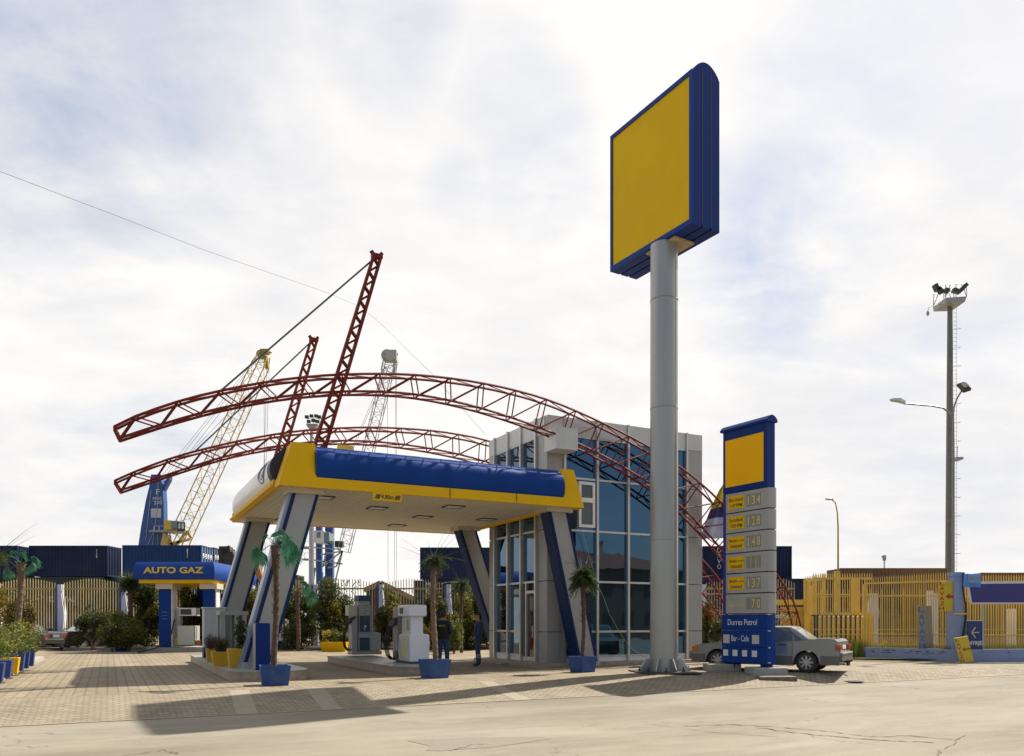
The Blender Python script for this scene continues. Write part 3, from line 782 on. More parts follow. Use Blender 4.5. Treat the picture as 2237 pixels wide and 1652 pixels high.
LO2 = [(264, 1071), (384, 1031), (501, 995), (618, 973), (736, 963), (853, 968), (971, 986), (1068, 1011), (1200, 1058), (1320, 1122), (1430, 1205), (1527, 1290), (1560, 1330), (1583, 1372), (1592, 1428)]
arch(UP2, LO2, 29.2, .65, 26, 'smaller red lattice arch behind the canopy, partly hidden by the building', .040)
def mast(pb, pt, Y0, wx, wy, n, label, pa=None, wt=.7):
    b, t_ = sY(*pb, Y0), sY(*pt, Y0)
    t = thing('lattice_mast', label, 'mast', S @ b, ANG, 'red masts through the canopy roof')
    r = .032
    C = [(-wx / 2, 0), (wx / 2, 0), (wx / 2, wy), (-wx / 2, wy)]
    def P(c, f): return lerp(b, t_, f) + Vector((c[0], c[1], 0)) * lerp(1.0, wt, f)
    for c_ in C:
        mb = MB(S); mb.bar(P(c_, 0), P(c_, 1), .075, .075); mb.build('chord', RED, t)
    mb = MB(S)
    for j in range(n):
        f0, fm, f1 = j / n, (j + .5) / n, (j + 1) / n
        for a, c_ in ((C[0], C[1]), (C[3], C[2])):
            mb.bar(P(a, f0), P(c_, fm), .04); mb.bar(P(c_, fm), P(a, f1), .04)
    mb.build('web', RED, t)
    mb = MB(S); top = t_
    wx *= wt; mb.box(top.x - wx / 2 - .05, top.x + wx / 2 + .05, Y0 - .04, Y0 + wy * wt + .04, top.z - .02, top.z + .10)
    for s_ in (-1, 1): mb.bar((top.x + s_ * wx * .5, Y0 + wy / 2, top.z + .1), (top.x + s_ * (wx * .5 + .06), Y0 + wy / 2, top.z + .18), .07, .1)
    mb.build('mast_head', RED, t)
    if pa:
        e = sY(*pa, Y0 + wy / 2); s0 = sY(pt[0] - 9, pt[1] + 5, Y0 + wy / 2)
        mb = MB(S); mb.tube([s0, e], .026, 8); mb.build('stay_rod', mat('dark_stay', (.09, .09, .09), .5, .3), t)
mast((697, 985), (824, 562), 22.55, .31, .14, 13, 'tall red lattice mast rising from the front edge of the canopy', (483, 853))
mast((607, 1010), (686, 744), 29.2, .30, .16, 9, 'shorter red lattice mast at the back of the canopy', (427, 985))
# ---------------------------------------------------------------- big sign on its pole
pb = ong(1450, 1469); PBX, PBY = pb.x, pb.y
SGA = R_(31.4)                                     # the two roadside signs face left of the camera
SG = Matrix.Translation((PBX, PBY, 0)) @ Matrix.Rotation(R_(90) + SGA, 4, 'Z')     # local x runs away to the left rear
def sgp(u, v):                                     # point on the sign's front plane
    pass
pr_ = 30.5 / FPX * PBY
big = thing('pylon_sign', 'tall blue boxed sign with blank yellow face on a thick grey pole', 'sign', (PBX, PBY, 0), 0)
ZB = H + (VH - 535) * PBY / FPX
mb = MB(); mb.lathe([(pr_ * 1.0, .02), (pr_ * .985, 6), (pr_ * .97, ZB - .03)], c=(PBX, PBY, 0), n=40); mb.build('pole', mat("grey_pole_paint", (.33, .33, .315), .33, .45, var=.07, scale=.9, dirt=.10, stretch=(1, 1, .3)), big, smooth=40)
mb = MB()
for z_ in (3.9, 7.8, 11.0): mb.lathe([(pr_ * .97, z_ - .02), (pr_ * .995 + .004, z_), (pr_ * .97, z_ + .02)], c=(PBX, PBY, 0), n=40)
mb.bar((PBX + pr_ * .72, PBY - pr_ * .69, .5), (PBX + pr_ * .70, PBY - pr_ * .68, ZB - .1), .012, .012)
mb.build('weld_seam', mat('weld_grey', (.24, .24, .23), .5, .3), big)
mb = MB(); mb.cbox((PBX, PBY, .020), 1.72, 1.6, .035, R_(8)); mb.build('base_plate', DARKST, big)
for k in range(8):
    mb = MB(); a = 2 * math.pi * k / 8 + .3; M = Matrix.Translation((PBX, PBY, 0)) @ Matrix.Rotation(a, 4, 'Z')
    mb.loft([[M @ Vector((x, y, z)) for x, z in ((pr_ - .01, .054), (pr_ + .34, .054), (pr_ + .34, .13), (pr_ + .14, .42), (pr_ - .01, .42))] for y in (-.012, .012)])
    mb.build('gusset', STEEL, big)
for k in range(8):
    mb = MB(); a = 2 * math.pi * (k + .5) / 8 + .3; x, y = PBX + math.cos(a) * (pr_ + .3), PBY + math.sin(a) * (pr_ + .3)
    mb.lathe([(.022, .05), (.022, .19)], c=(x, y, 0), n=8); mb.lathe([(.05, .054), (.05, .10)], c=(x, y, 0), n=6)
    mb.build('bolt', DARKST, big)
# box: x' from -1.95 (near right) to +1.75 (far left); y' thickness, front at -t/2 is the side facing left/camera
dR = PBY * .945; PR = CAM + ray(1514, 489) * dR; ZS0 = PR.z
xdir = Vector((-math.sin(SGA), math.cos(SGA), 0)); ydir = Vector((math.cos(SGA), math.sin(SGA), 0))   # xdir to far left, ydir thickness to the right rear
a_l = (1336 - U0) / FPX; a_r = (1514 - U0) / FPX
SL = dR * (a_r - a_l) / (xdir.y * a_l - xdir.x)     # face length
ST = 1.02
ZS1 = H + (VH - 152) * dR / FPX
BM = Matrix(((xdir.x, ydir.x, 0, PR.x), (xdir.y, ydir.y, 0, PR.y), (0, 0, 1, 0), (0, 0, 0, 1)))
def arc(y0, y1, z, hgt, n=14): return [(lerp(y0, y1, i / n), z + hgt * math.sin(math.pi * i / n) ** .75) for i in range(n + 1)]
mb = MB(BM); t3 = ST / 3
sec = [(0, ZS0), (t3 - .03, ZS0), (t3 - .03, ZS0 + .05), (t3 + .03, ZS0 + .05), (t3 + .03, ZS0), (2 * t3 - .03, ZS0), (2 * t3 - .03, ZS0 + .05), (2 * t3 + .03, ZS0 + .05), (2 * t3 + .03, ZS0), (ST, ZS0)] + [(y, z) for y, z in arc(ST, 0, ZS1, .36)]
mb.prism(sec, 'x', 0, SL); mb.build('box', BLUE2, big, smooth=30)
mb = MB(BM)
for y in (t3, 2 * t3): mb.box(-.006, -.001, y - .018, y + .018, ZS0 + .07, ZS1 + .1)
mb.build('seam', NAVY, big)
mb = MB(BM); f = .10
for a in ((0, SL, ZS0, ZS0 + .15), (0, SL, ZS1 - .13, ZS1), (0, f, ZS0 + .15, ZS1 - .13), (SL - f, SL, ZS0 + .15, ZS1 - .13)): mb.box(a[0], a[1], -.07, -.002, a[2], a[3])
mb.build('face_frame', BLUE, big)
mb = MB(BM); mb.box(f, SL - f, -.035, -.003, ZS0 + .15, ZS1 - .13); mb.build('sign_face', YFACE, big)
mb = MB(BM); mb.box(f, SL - f, ST + .003, ST + .03, ZS0 + .15, ZS1 - .13); mb.build('sign_face', YFACE, big)
mb = MB(BM); c_ = BM.inverted() @ Vector((PBX, PBY, 0)); mb.box(c_.x - .62, c_.x + .62, max(.03, c_.y - .62), min(ST - .03, c_.y + .62), ZS0 - .06, ZS0 - .002); mb.build('head_plate', mat("rusty_plate", (.42, .32, .18), .7, var=.3, scale=5, dirt=.5), big)

# ---------------------------------------------------------------- price pylon
a_l = (1579 - U0) / FPX; a_r = (1676 - U0) / FPX; dR = 22.9
QR = CAM + ray(1676, 1350) * dR
xd2 = Vector((-math.sin(R_(32)), math.cos(R_(32)), 0)); yd2 = Vector((math.cos(R_(32)), math.sin(R_(32)), 0))
PL = dR * (a_r - a_l) / (xd2.y * a_l - xd2.x)
QM = Matrix(((xd2.x, yd2.x, 0, QR.x), (xd2.y, yd2.y, 0, QR.y), (0, 0, 1, 0), (0, 0, 0, 1)))
prc = thing('price_pylon', 'slim blue and grey fuel price pylon listing prices beside the sedan', 'price sign', (QR.x, QR.y, 0), R_(122))
def pz(v, f=0.0): return H + (VH - v) * (dR + xd2.y * PL * f) / FPX
PT = .34
zg0, zg1, ztop = pz(1341), pz(1064), pz(911)
mb = MB(QM); mb.box(.02, PL, 0, PT, zg1 + .012, ztop - .12); mb.build('upper_frame', BLUE2, prc)
mb = MB(QM); mb.box(.14, PL - .10, -.012, -.001, zg1 + .20, ztop - .40)
mb.build('sign_face', mat("amber_sign_face", (.86, .44, .003), .6, var=.04, scale=.8, spec=.12), prc)
mb = MB(QM); mb.prism([(-.05, ztop - .118), (PT + .06, ztop - .118), (PT + .06, ztop - .05)] + [(y, z) for y, z in arc(PT + .05, -.04, ztop - .045, .13, 10)] + [(-.05, ztop - .05)], 'x', -.03, PL + .08)
mb.build('cap', BLUE2, prc, smooth=30)
mb = MB(QM); mb.box(PL - .12, PL + .015, .02, PT - .02, zg0, zg1); mb.build('edge_post', mat("strong_blue_edge", (.01, .012, .22), .4, var=.06), prc)
lines = [1064, 1110, 1163, 1208, 1249, 1293, 1341]
xl = [l for l in lines]
rows = [('Blu diezel', '<10 PPM', '134'), ('Eurodiezel', '<350 PPM', '128'), ('Benzin', 'Unleaded', '148'), ('Benzin', 'Unleaded', ''), ('Benzin', 'Unleaded', '137'), ('Gaz Auto', None, ' 70')]
xt = -xd2
dh = (zg1 - zg0) / 6
PRICEY = mat("price_digit_yellow", (.62, .50, .12), .5, var=.05)
for i, (a, b, pr) in enumerate(rows):
    z1 = zg1 - dh * i; z0 = z1 - dh
    mb = MB(QM); rr = .05
    prf = [(0, -.012), (0, -.012)]
    mb.prism([(PL - .125, -.012), (PL - .125, PT * .9), (.02, PT + .012), (-.05, PT - .02), (-.085, PT * .7), (-.085, PT * .3), (-.05, .01), (.02, -.012)], 'z', z0 + .022, z1 - .012)
    row = mb.build('price_panel', mat('price_panel_grey', (.33, .325, .305), .5, .1, var=.05, dirt=.05, spec=.3), prc, smooth=40)
    mb = MB(QM); mb.box(0, PL - .13, .03, PT - .03, z0 - .001, z0 + .0215); mb.build('joint', DARKST, row)
    # fuel name plate and digit windows (text runs towards -x')
    xa, xb = PL - .22, PL * .50
    if b:
        mb = MB(QM); mb.box(xb, xa, -.022, -.0125, z0 + dh * .20, z1 - dh * .17); mb.build('name_plate', YELLOW, row)
        wd = (xa - xb)
        def T(s_, z, h, x=xa - .05, w=wd - .10, m=BLACKTXT, n='lettering'): return text(s_, QM @ Vector((x, -.022, z)), xt, UPZ, w, h, m, n, row, bold=.008)
        if a == 'Benzin':
            T(a, z0 + dh * .56, dh * .16, w=wd * .48); T('pa plumb', z0 + dh * .56, dh * .10, x=xa - .05 - wd * .55, w=wd * .36); T(b, z0 + dh * .27, dh * .19, x=xa - .09, w=wd - .18)
        else:
            T(a, z0 + dh * .56, dh * .18); T(b, z0 + dh * .27, dh * .18, x=xa - .08, w=wd - .16)
    else:
        text(a, QM @ Vector((xa - .02, -.012, z0 + dh * .38)), xt, UPZ, xa - xb - .04, dh * .28, PRICEY, 'lettering', row)
    mb = MB(QM)
    for k in range(3):
        c = xb - .16 - k * .19; mb.box(c - .08, c + .08, -.016, -.0125, z0 + dh * .22, z1 - dh * .2)
    mb.build('digit_window', mat("digit_window_grey", (.20, .195, .17), .5, var=.04), row)
    for k, ch in enumerate(pr):
        if ch == ' ': continue
        c = xb - .16 - k * .19
        w = .045 if ch == '1' else .11
        text(ch, QM @ Vector((c + w / 2, -.016, z0 + dh * .28)), xt, UPZ, w, dh * .44, PRICEY, 'digit', row, bold=.01)
    if not pr:
        mb = MB(QM)
        for k in (0, 1, 1.6): c = xb - .25 - k * .17; mb.box(c - .006, c + .006, -.020, -.0165, z0 + dh * .24, z1 - dh * .22)
        mb.build('digit', PRICEY, row)
# lower blue panels
zl0 = pz(1452); bh = (zg0 - zl0)
ZL = [zg0 - .012, zg0 - bh * .335, zg0 - bh * .665, zl0]
lower = []
for i in range(3):
    mb = MB(QM); mb.prism([(PL + .02, -.03), (PL + .02, PT + .02), (.04, PT + .03), (-.02, PT - .02), (-.04, PT * .6), (-.04, .05), (0, -.03)], 'z', ZL[i + 1] + .006, ZL[i] - .006)
    lower.append(mb.build('info_panel', BLUE, prc, smooth=35))
z = lerp(ZL[1], ZL[0], .34); text('Durres Petrol', QM @ Vector((PL - .22, -.03, z)), xt, UPZ, PL * .66, bh * .12, SIGNTXT, 'lettering', lower[0], bold=.004)
z = lerp(ZL[2], ZL[1], .34); text('Bar - Cafe', QM @ Vector((PL - .36, -.03, z)), xt, UPZ, PL * .40, bh * .12, SIGNTXT, 'lettering', lower[1], bold=.004)
for x0, x1 in ((PL - .29, PL - .04), (.28, .54)):
    mb = MB(QM); mb.box(x0, x1, -.037, -.0305, lerp(ZL[2], ZL[1], .20), lerp(ZL[2], ZL[1], .74)); mb.build('picture_plate', mat("faded_sticker", (.46, .43, .38), .6, var=.08), lower[1])
for k in range(4):
    x = PL - .13 - k * (PL - .55) / 3.1
    mb = MB(QM); mb.box(x - .10, x + .09, -.037, -.0305, lerp(ZL[3], ZL[2], .42), lerp(ZL[3], ZL[2], .80)); mb.build('pictogram_plate', SIGNTXT, lower[2])
mb = MB(QM)
for z in (ZL[0], ZL[1], ZL[2], lerp(ZL[3], ZL[2], .12)):
    for x in (-.045, PL + .02): mb.box(x - .02, x + .03, .0, .05, z - .02, z + .015)
mb.build('clip', GREYL, prc)
mb = MB(QM); mb.box(.06, .30, .04, PT - .04, .10, ZL[3] + .005); mb.box(PL - .42, PL - .12, .04, PT - .04, .10, ZL[3] + .005); mb.build('foot', BLUE2, prc)
mb = MB(QM); mb.box(PL + .04, PL + .075, .12, .16, .35, zg0 + .3); mb.build('conduit', WHITE, prc)
g0 = gzw(QM @ Vector((0, 0, 0)))
def block(nm, u0, u1, v, zt, zb, dep, m, rz, label):
    p0 = ong(u0, v); p1 = ong(u1, v); dz_ = (zt - zb) * 1.0; zb = min(p0.z, p1.z) - .14; zt = min(p0.z, p1.z) + dz_; c = (p0 + p1) / 2; w = (p1 - p0).length
    mb = MB(); mb.cbox((c.x, c.y + dep / 2, (zt + zb) / 2), w, dep, zt - zb, rz, .012)
    tag(mb.build(nm, m, origin=(c.x, c.y + dep / 2, zb)), label, 'footing')
block('concrete_footing', 1549, 1618, 1466.5, .19, -.02, .75, CONC, R_(4), 'pale concrete block under the left foot of the price pylon')
block('concrete_footing', 1644, 1718, 1477, .24, -.0, .72, mat("grey_concrete", (.30, .30, .29), .8, var=.12, scale=6, dirt=.2), R_(4), 'upper grey concrete block under the right foot of the price pylon')
block('concrete_slab', 1662, 1737, 1487, .12, -.0, .95, mat("brown_stained_concrete", (.17, .14, .10), .9, var=.3, scale=6, bump=.4), R_(3), 'low brown stained slab jutting out below the pylon footing')

# ---------------------------------------------------------------- fuel islands
def island(x0, x1, y0, y1, z, label, name='fuel_island'):
    t = thing(name, label, 'fuel island', S @ Vector((x0, y0, 0)), ANG, 'raised fuel islands')
    r = min(.75, (x1 - x0) * .48)
    def outline(g):
        P = []
        for cx, cy, a0 in ((x0 + r, y0 + r, 180), (x1 - r, y0 + r, 270)):
            for k in range(9):
                a = R_(a0 + 90 * k / 8); P.append((cx + (r + g) * math.cos(a), cy + (r + g) * math.sin(a)))
        P += [(x1 + g, y1 + g), (x0 - g, y1 + g)]
        return P
    mb = MB(S); mb.prism(outline(0), 'z', -.01, z - .035); mb.build('facing', MARBLE, t)
    mb = MB(S); mb.prism(outline(.025), 'z', z - .034, z); mb.build('top_slab', mat("grey_green_slab", (.26, .27, .23), .35, var=.15, scale=4, dirt=.3), t)
    return t
island(2.75, 4.75, 20.75, 32.0, .25, 'left fuel island with planters, display booth and a slanted column', )
island(7.15, 8.75, 20.85, 28.9, .25, 'middle fuel island carrying the two fuel dispensers')

def kbox(t, nm, m, x0, x1, y0, y1, z0, z1, bev=0.0, F=S):
    mb = MB(F)
    if bev: mb.obox(Matrix.Translation(((x0 + x1) / 2, (y0 + y1) / 2, (z0 + z1) / 2)), x1 - x0, y1 - y0, z1 - z0, bev)
    else: mb.box(x0, x1, y0, y1, z0, z1)
    return mb.build(nm, m, t)
# white dispenser (near)
wx, wy = 7.98, 22.35
ds = thing('fuel_dispenser', 'white fuel dispenser with black hoses on the near end of the middle island', 'fuel pump', S @ Vector((wx, wy, .25)), ANG, 'fuel dispensers')
DW = mat("dispenser_white", (.64, .65, .70), .35, var=.04, coat=.3, dirt=.05)
DC = mat("dispenser_beige_shade", (.52, .49, .38), .4, var=.08, dirt=.15)  # beige paints shade onto the white dispenser's left side; also colours the far display
kbox(ds, 'cabinet', DW, wx, wx + .62, wy, wy + 1.02, .30, 1.13, .03)
kbox(ds, 'side_panel', DC, wx - .012, wx - .001, wy + .06, wy + .98, .34, 1.09)
kbox(ds, 'kick_base', DARKST, wx + .03, wx + .59, wy + .03, wy + 1.4, .25, .299)
nk = kbox(ds, 'pillar', DW, wx + .07, wx + .46, wy + .12, wy + .92, 1.131, 1.66)
kbox(nk, 'trim', DC, wx + .062, wx + .069, wy + .15, wy + .88, 1.16, 1.64)
for yy in (.22, .36): kbox(nk, 'notice', GREY, wx + .050, wx + .061, wy + yy, wy + yy + .10, 1.25, 1.56)
hd = kbox(ds, 'display_head', DW, wx - .03, wx + .53, wy - .02, wy + 1.03, 1.661, 2.01, .03)
kbox(hd, 'display', mat("dark_display", (.03, .04, .035), .2), wx - .045, wx - .031, wy + .52, wy + .82, 1.75, 1.93)
kbox(ds, 'hose_mast', mat("ribbed_grey_metal", (.30, .27, .24), .5, .3, var=.1), wx - .02, wx + .50, wy + 1.06, wy + 1.52, .30, 1.97)
for k in range(4): kbox(ds, 'mast_rib', mat("ribbed_light", (.50, .47, .43), .5, .3), wx - .034, wx - .021, wy + 1.10 + k * .11, wy + 1.13 + k * .11, .34, 1.95)
for k in range(4):
    y = wy + 1.08 + k * .12; mb = MB(S)
    P = []
    for i in range(15):
        t = i / 14; P.append((wx - .10 - .30 * math.sin(math.pi * t) , y + .05 - .18 * t * (1 - t), 1.52 - 2.15 * t + 1.05 * t * t if t < 1 else .42))
    P = [(wx - .08, y, 1.50), (wx - .22, y + .02, 1.32), (wx - .30, y + .05, 1.0), (wx - .30, y + .07, .70), (wx - .24, y + .06, .45), (wx - .12, y + .02, .33), (wx - .04, y - .05, .38), (wx - .03, y - .06, .6)]
    mb.tube(P, .016, 7); hs_ = mb.build('hose', RUBBER, ds, smooth=True)
    mb = MB(S); mb.tube([(wx - .03, y, 1.62), (wx - .10, y + .01, 1.52), (wx - .17, y + .02, 1.36)], [.03, .05, .035], 8); mb.tube([(wx - .05, y + .02, 1.60), (wx - .05, y + .02, 1.40)], .035, 6); mb.build('nozzle', DARKST, hs_)
mb = MB(S); mb.tube([(wx - .02, wy + .9, .95), (wx - .09, wy + .75, .60), (wx - .12, wy + .55, .40), (wx - .05, wy + .4, .34)], .018, 6); mb.build('hose', GREYL, ds)
# pale yellow drop mark on the cabinet
mb = MB(S); mb.prism([(wy + .42, .50), (wy + .62, .50), (wy + .66, .66), (wy + .56, .80), (wy + .53, 1.0), (wy + .50, .80), (wy + .38, .66)], 'x', wx - .018, wx - .0125); mb.build('emblem', mat("faded_yellow", (.55, .47, .15), .6), ds)
# blue and grey dispenser (far end)
q = onz(805, 1433, .25); qs = SI @ q; bx, by = qs.x - .36, qs.y
d2 = thing('fuel_dispenser', 'tall blue and grey fuel dispenser at the far end of the middle island', 'fuel pump', S @ Vector((bx, by, .25)), ANG, 'fuel dispensers')
BD = mat("petrol_blue", (.012, .035, .09), .4, var=.1, dirt=.06)
GD = mat("dispenser_grey", (.33, .33, .32), .45, var=.06, dirt=.1)
kbox(d2, 'kick_base', GD, bx - .25, bx + .85, by - .02, by + .65, .30, .42)
kbox(d2, 'cabinet', GD, bx + .0, bx + .82, by, by + .60, .421, 1.10, .04)
kbox(d2, 'lower_panel', BD, bx + .02, bx + .40, by - .014, by - .001, .46, .92)
tw = kbox(d2, 'tower', GD, bx + .02, bx + .42, by + .03, by + .57, 1.101, 2.25)
kbox(tw, 'control_panel', BD, bx + .03, bx + .41, by + .015, by + .029, 1.13, 1.72)
kbox(tw, 'display', GREY, bx + .05, bx + .40, by + .014, by + .029, 1.74, 2.22)
kbox(tw, 'keypad', mat("dark_display", (.03, .04, .035), .2), bx + .16, bx + .28, by + .004, by + .014, 1.50, 1.68)
for k in range(4): kbox(tw, 'notice', DARKST, bx + .17, bx + .24 + (k % 2) * .12, by + .006, by + .013, 1.80 + k * .09, 1.815 + k * .09)
text('?', S @ Vector((bx + .17, by + .010, 1.20)), xd, UPZ, .12, .17, SIGNTXT, 'lettering', tw)
kbox(d2, 'cap', BD, bx - .01, bx + .45, by - .0, by + .6, 2.251, 2.46)
kbox(d2, 'side_wing', GD, bx + .44, bx + .56, by + .08, by + .5, 1.101, 2.1)
kbox(d2, 'side_display', DC, bx - .34, bx - .02, by + .15, by + .6, 1.72, 2.10)
kbox(d2, 'hose_mast', GD, bx - .22, bx - .03, by + .1, by + .6, .421, 1.719)
for k in range(3):
    mb = MB(S); y = by + .10 + k * .13
    mb.tube([(bx - .18, y, 1.62), (bx - .34, y, 1.45), (bx - .46, y, 1.15), (bx - .50, y, .85), (bx - .46, y, .60), (bx - .34, y, .45), (bx - .25, y, .5)], .020, 7); h_ = mb.build('hose', RUBBER, d2, smooth=True)
    mb = MB(S); mb.tube([(bx - .10, y, 1.68), (bx - .24, y, 1.60), (bx - .34, y, 1.42)], [.03, .055, .04], 7); mb.build('nozzle', DARKST, h_)
mb = MB(S); mb.tube([(bx + .84, by + .3, 1.3), (bx + .98, by + .3, .9), (bx + .9, by + .3, .45), (bx + .83, by + .3, .6)], .025, 7); mb.build('hose', RUBBER, d2, smooth=True)

# ---------------------------------------------------------------- things on the left island
# light grey cabinet
q = SI @ onz(446, 1424, .25)
cb = thing('utility_cabinet', 'plain pale grey cabinet on a blue base behind the glass display booth', 'cabinet', S @ Vector((3.0, 29.4, .25)), ANG)
zc = sY(470, 1329, 29.4).z; xa = sY(445, 1400, 29.4).x; xb = sY(493, 1400, 29.4).x
kbox(cb, 'base', BLUE2, xa, xb, 29.4, 29.9, .25, .60); kbox(cb, 'body', GREYL, xa, xb, 29.38, 29.92, .601, zc, .02)
kbox(cb, 'lid', WHITE, xa - .03, xb + .03, 29.35, 29.95, zc + .001, zc + .04)
# booth with open glazed top
by0 = 26.1; xa, xb = sY(482, 1400, by0).x, sY(540, 1400, by0).x; zt_ = sY(500, 1335, by0).z; zm_ = sY(520, 1386, by0).z
bo = thing('display_booth', 'pale grey glazed booth with an open window, on the left island', 'booth', S @ Vector((xa, by0, .25)), ANG)
kbox(bo, 'base', WHITE, xa + .55, xb - .12, by0 + .05, by0 + .75, .25, zm_)
kbox(bo, 'roof', GREY, xa - .03, xb + .03, by0 - .03, by0 + .93, zt_ - .12, zt_)
mb = MB(S)
for X in (xa, xa + .42, xb - .14):
    for Y in (by0, by0 + .78): mb.box(X, X + .12, Y, Y + .12, .25, zt_ - .121)
mb.build('post', GREY, bo)
def clear_glass():
    m = bpy.data.materials.new("clear_glass"); m.use_nodes = True; nt = m.node_tree
    nt.nodes.clear(); o = nt.nodes.new("ShaderNodeOutputMaterial"); t = nt.nodes.new("ShaderNodeBsdfTransparent"); t.inputs[0].default_value = (.72, .76, .74, 1)
    g = nt.nodes.new("ShaderNodeBsdfGlossy"); g.inputs['Roughness'].default_value = .03; fr = nt.nodes.new("ShaderNodeFresnel"); fr.inputs[0].default_value = 1.5
    x = nt.nodes.new("ShaderNodeMixShader"); nt.links.new(fr.outputs[0], x.inputs[0]); nt.links.new(t.outputs[0], x.inputs[1]); nt.links.new(g.outputs[0], x.inputs[2]); nt.links.new(x.outputs[0], o.inputs[0]); return m
CLEAR = clear_glass()
kbox(bo, 'window', CLEAR, xa + .55, xb - .15, by0 + .03, by0 + .04, zm_ + .02, zt_ - .13)
kbox(bo, 'window', CLEAR, xa + .13, xa + .41, by0 + .03, by0 + .04, .6, zt_ - .13)
kbox(bo, 'counter', GREYL, xa + .5, xb - .05, by0 - .05, by0 + .8, zm_ + .001, zm_ + .05)
kbox(bo, 'notice', mat("pale_paper", (.45, .42, .36), .7), xa + .62, xa + .80, by0 + .4, by0 + .42, zm_ + .3, zm_ + .5)
# blue service post beside the column
q = SI @ onz(572, 1462, .25); 
sp = thing('service_post', 'dark blue service post with a grey front strip at the foot of the slanted column', 'service post', S @ Vector((q.x, q.y, .25)), ANG)
zt_ = sY(565, 1361, q.y).z; x0 = sY(553, 1400, q.y).x; x1 = sY(577, 1400, q.y).x
x0 = (SI @ onz(557, 1463, .25)).x
kbox(sp, 'body', BLUE2, x0, x0 + .36, q.y - .25, q.y + .15, .25, zt_, .02)
kbox(sp, 'front_strip', STEEL, x0 - .02, x0 - .002, q.y - .22, q.y + .12, .27, zt_ - .02)

# ---------------------------------------------------------------- plants
def leafmat(name, c1, c2, c3):
    m = bpy.data.materials.new(name); m.use_nodes = True; nt = m.node_tree; b = nt.nodes["Principled BSDF"]; b.inputs['Roughness'].default_value = .6; b.inputs['Specular IOR Level'].default_value = .3
    tc = nt.nodes.new("ShaderNodeTexCoord"); n = nt.nodes.new("ShaderNodeTexNoise"); n.inputs['Scale'].default_value = 2.6; n.inputs['Detail'].default_value = 8; n.inputs['Roughness'].default_value = .8
    nt.links.new(tc.outputs['Object'], n.inputs['Vector'])
    r = nt.nodes.new("ShaderNodeValToRGB"); e = r.color_ramp.elements; e[0].position = .36; e[0].color = (*c1, 1); e[1].position = .66; e[1].color = (*c3, 1); k = e.new(.5); k.color = (*c2, 1)
    nt.links.new(n.outputs[0], r.inputs[0]); nt.links.new(r.outputs[0], b.inputs['Base Color'])
    b.inputs['Transmission Weight'].default_value = 0.0
    tr = nt.nodes.new("ShaderNodeBsdfTranslucent"); nt.links.new(r.outputs[0], tr.inputs[0]); mx = nt.nodes.new("ShaderNodeMixShader"); mx.inputs[0].default_value = .3
    o = nt.nodes["Material Output"]; nt.links.new(b.outputs[0], mx.inputs[1]); nt.links.new(tr.outputs[0], mx.inputs[2]); nt.links.new(mx.outputs[0], o.inputs[0])
    return m
LEAF = leafmat("dark_green_leaves", (.032, .044, .012), (.070, .088, .020), (.15, .155, .032))
LEAFY = leafmat("orange_yellow_leaves", (.13, .125, .018), (.25, .215, .028), (.48, .27, .025))
LEAFB = leafmat("bright_green_leaves", (.065, .085, .014), (.13, .15, .025), (.22, .23, .04))
LEAFD = leafmat("dark_shrub_leaves", (.026, .034, .010), (.052, .062, .016), (.09, .095, .022))
LEAFO = leafmat("russet_shrub_leaves", (.06, .045, .012), (.12, .085, .018), (.22, .15, .03))
DRY = leafmat("dry_twigs", (.07, .05, .03), (.11, .08, .05), (.15, .11, .07))
PALMG = leafmat("plastic_green_fronds", (.025, .11, .055), (.06, .21, .11), (.18, .36, .22))
PALMD = leafmat("thin_palm_fronds", (.035, .05, .018), (.06, .085, .03), (.11, .13, .05))
def foliage(mb, c, r, n, size, rng, mats=(0,), yell=0.0, shell=.55, lumps=9):
    c = Vector(c)
    L_ = [(Vector((rng.uniform(-.62, .62), rng.uniform(-.62, .62), rng.uniform(-.75, .72))), rng.uniform(.28, .52)) for _ in range(lumps)]
    ylump = [rng.random() < yell * 2.2 for _ in L_]
    for i in range(n):
        k = rng.randrange(len(L_)); lc, lr = L_[k]
        d = Vector((rng.gauss(0, 1), rng.gauss(0, 1), rng.gauss(0, 1))).normalized() * lr * (rng.random() ** .35)
        q = lc + d; p = c + Vector((q.x * r[0] * 1.05, q.y * r[1] * 1.05, q.z * r[2]))
        if p.z < .05: continue
        a = Vector((rng.gauss(0, 1), rng.gauss(0, 1), rng.gauss(0, .7))).normalized(); b = a.cross(Vector((rng.gauss(0, 1), rng.gauss(0, 1), rng.gauss(0, 1)))).normalized()
        s_ = size * rng.uniform(.6, 1.35)
        mb.m = 1 if (ylump[k] and q.z > -.1 and rng.random() < .55) or rng.random() < yell * .12 else 0
        mb.add([p - a * s_, p + b * s_ * .5, p + a * s_, p - b * s_ * .5], [(0, 1, 2, 3)])
    mb.m = 0
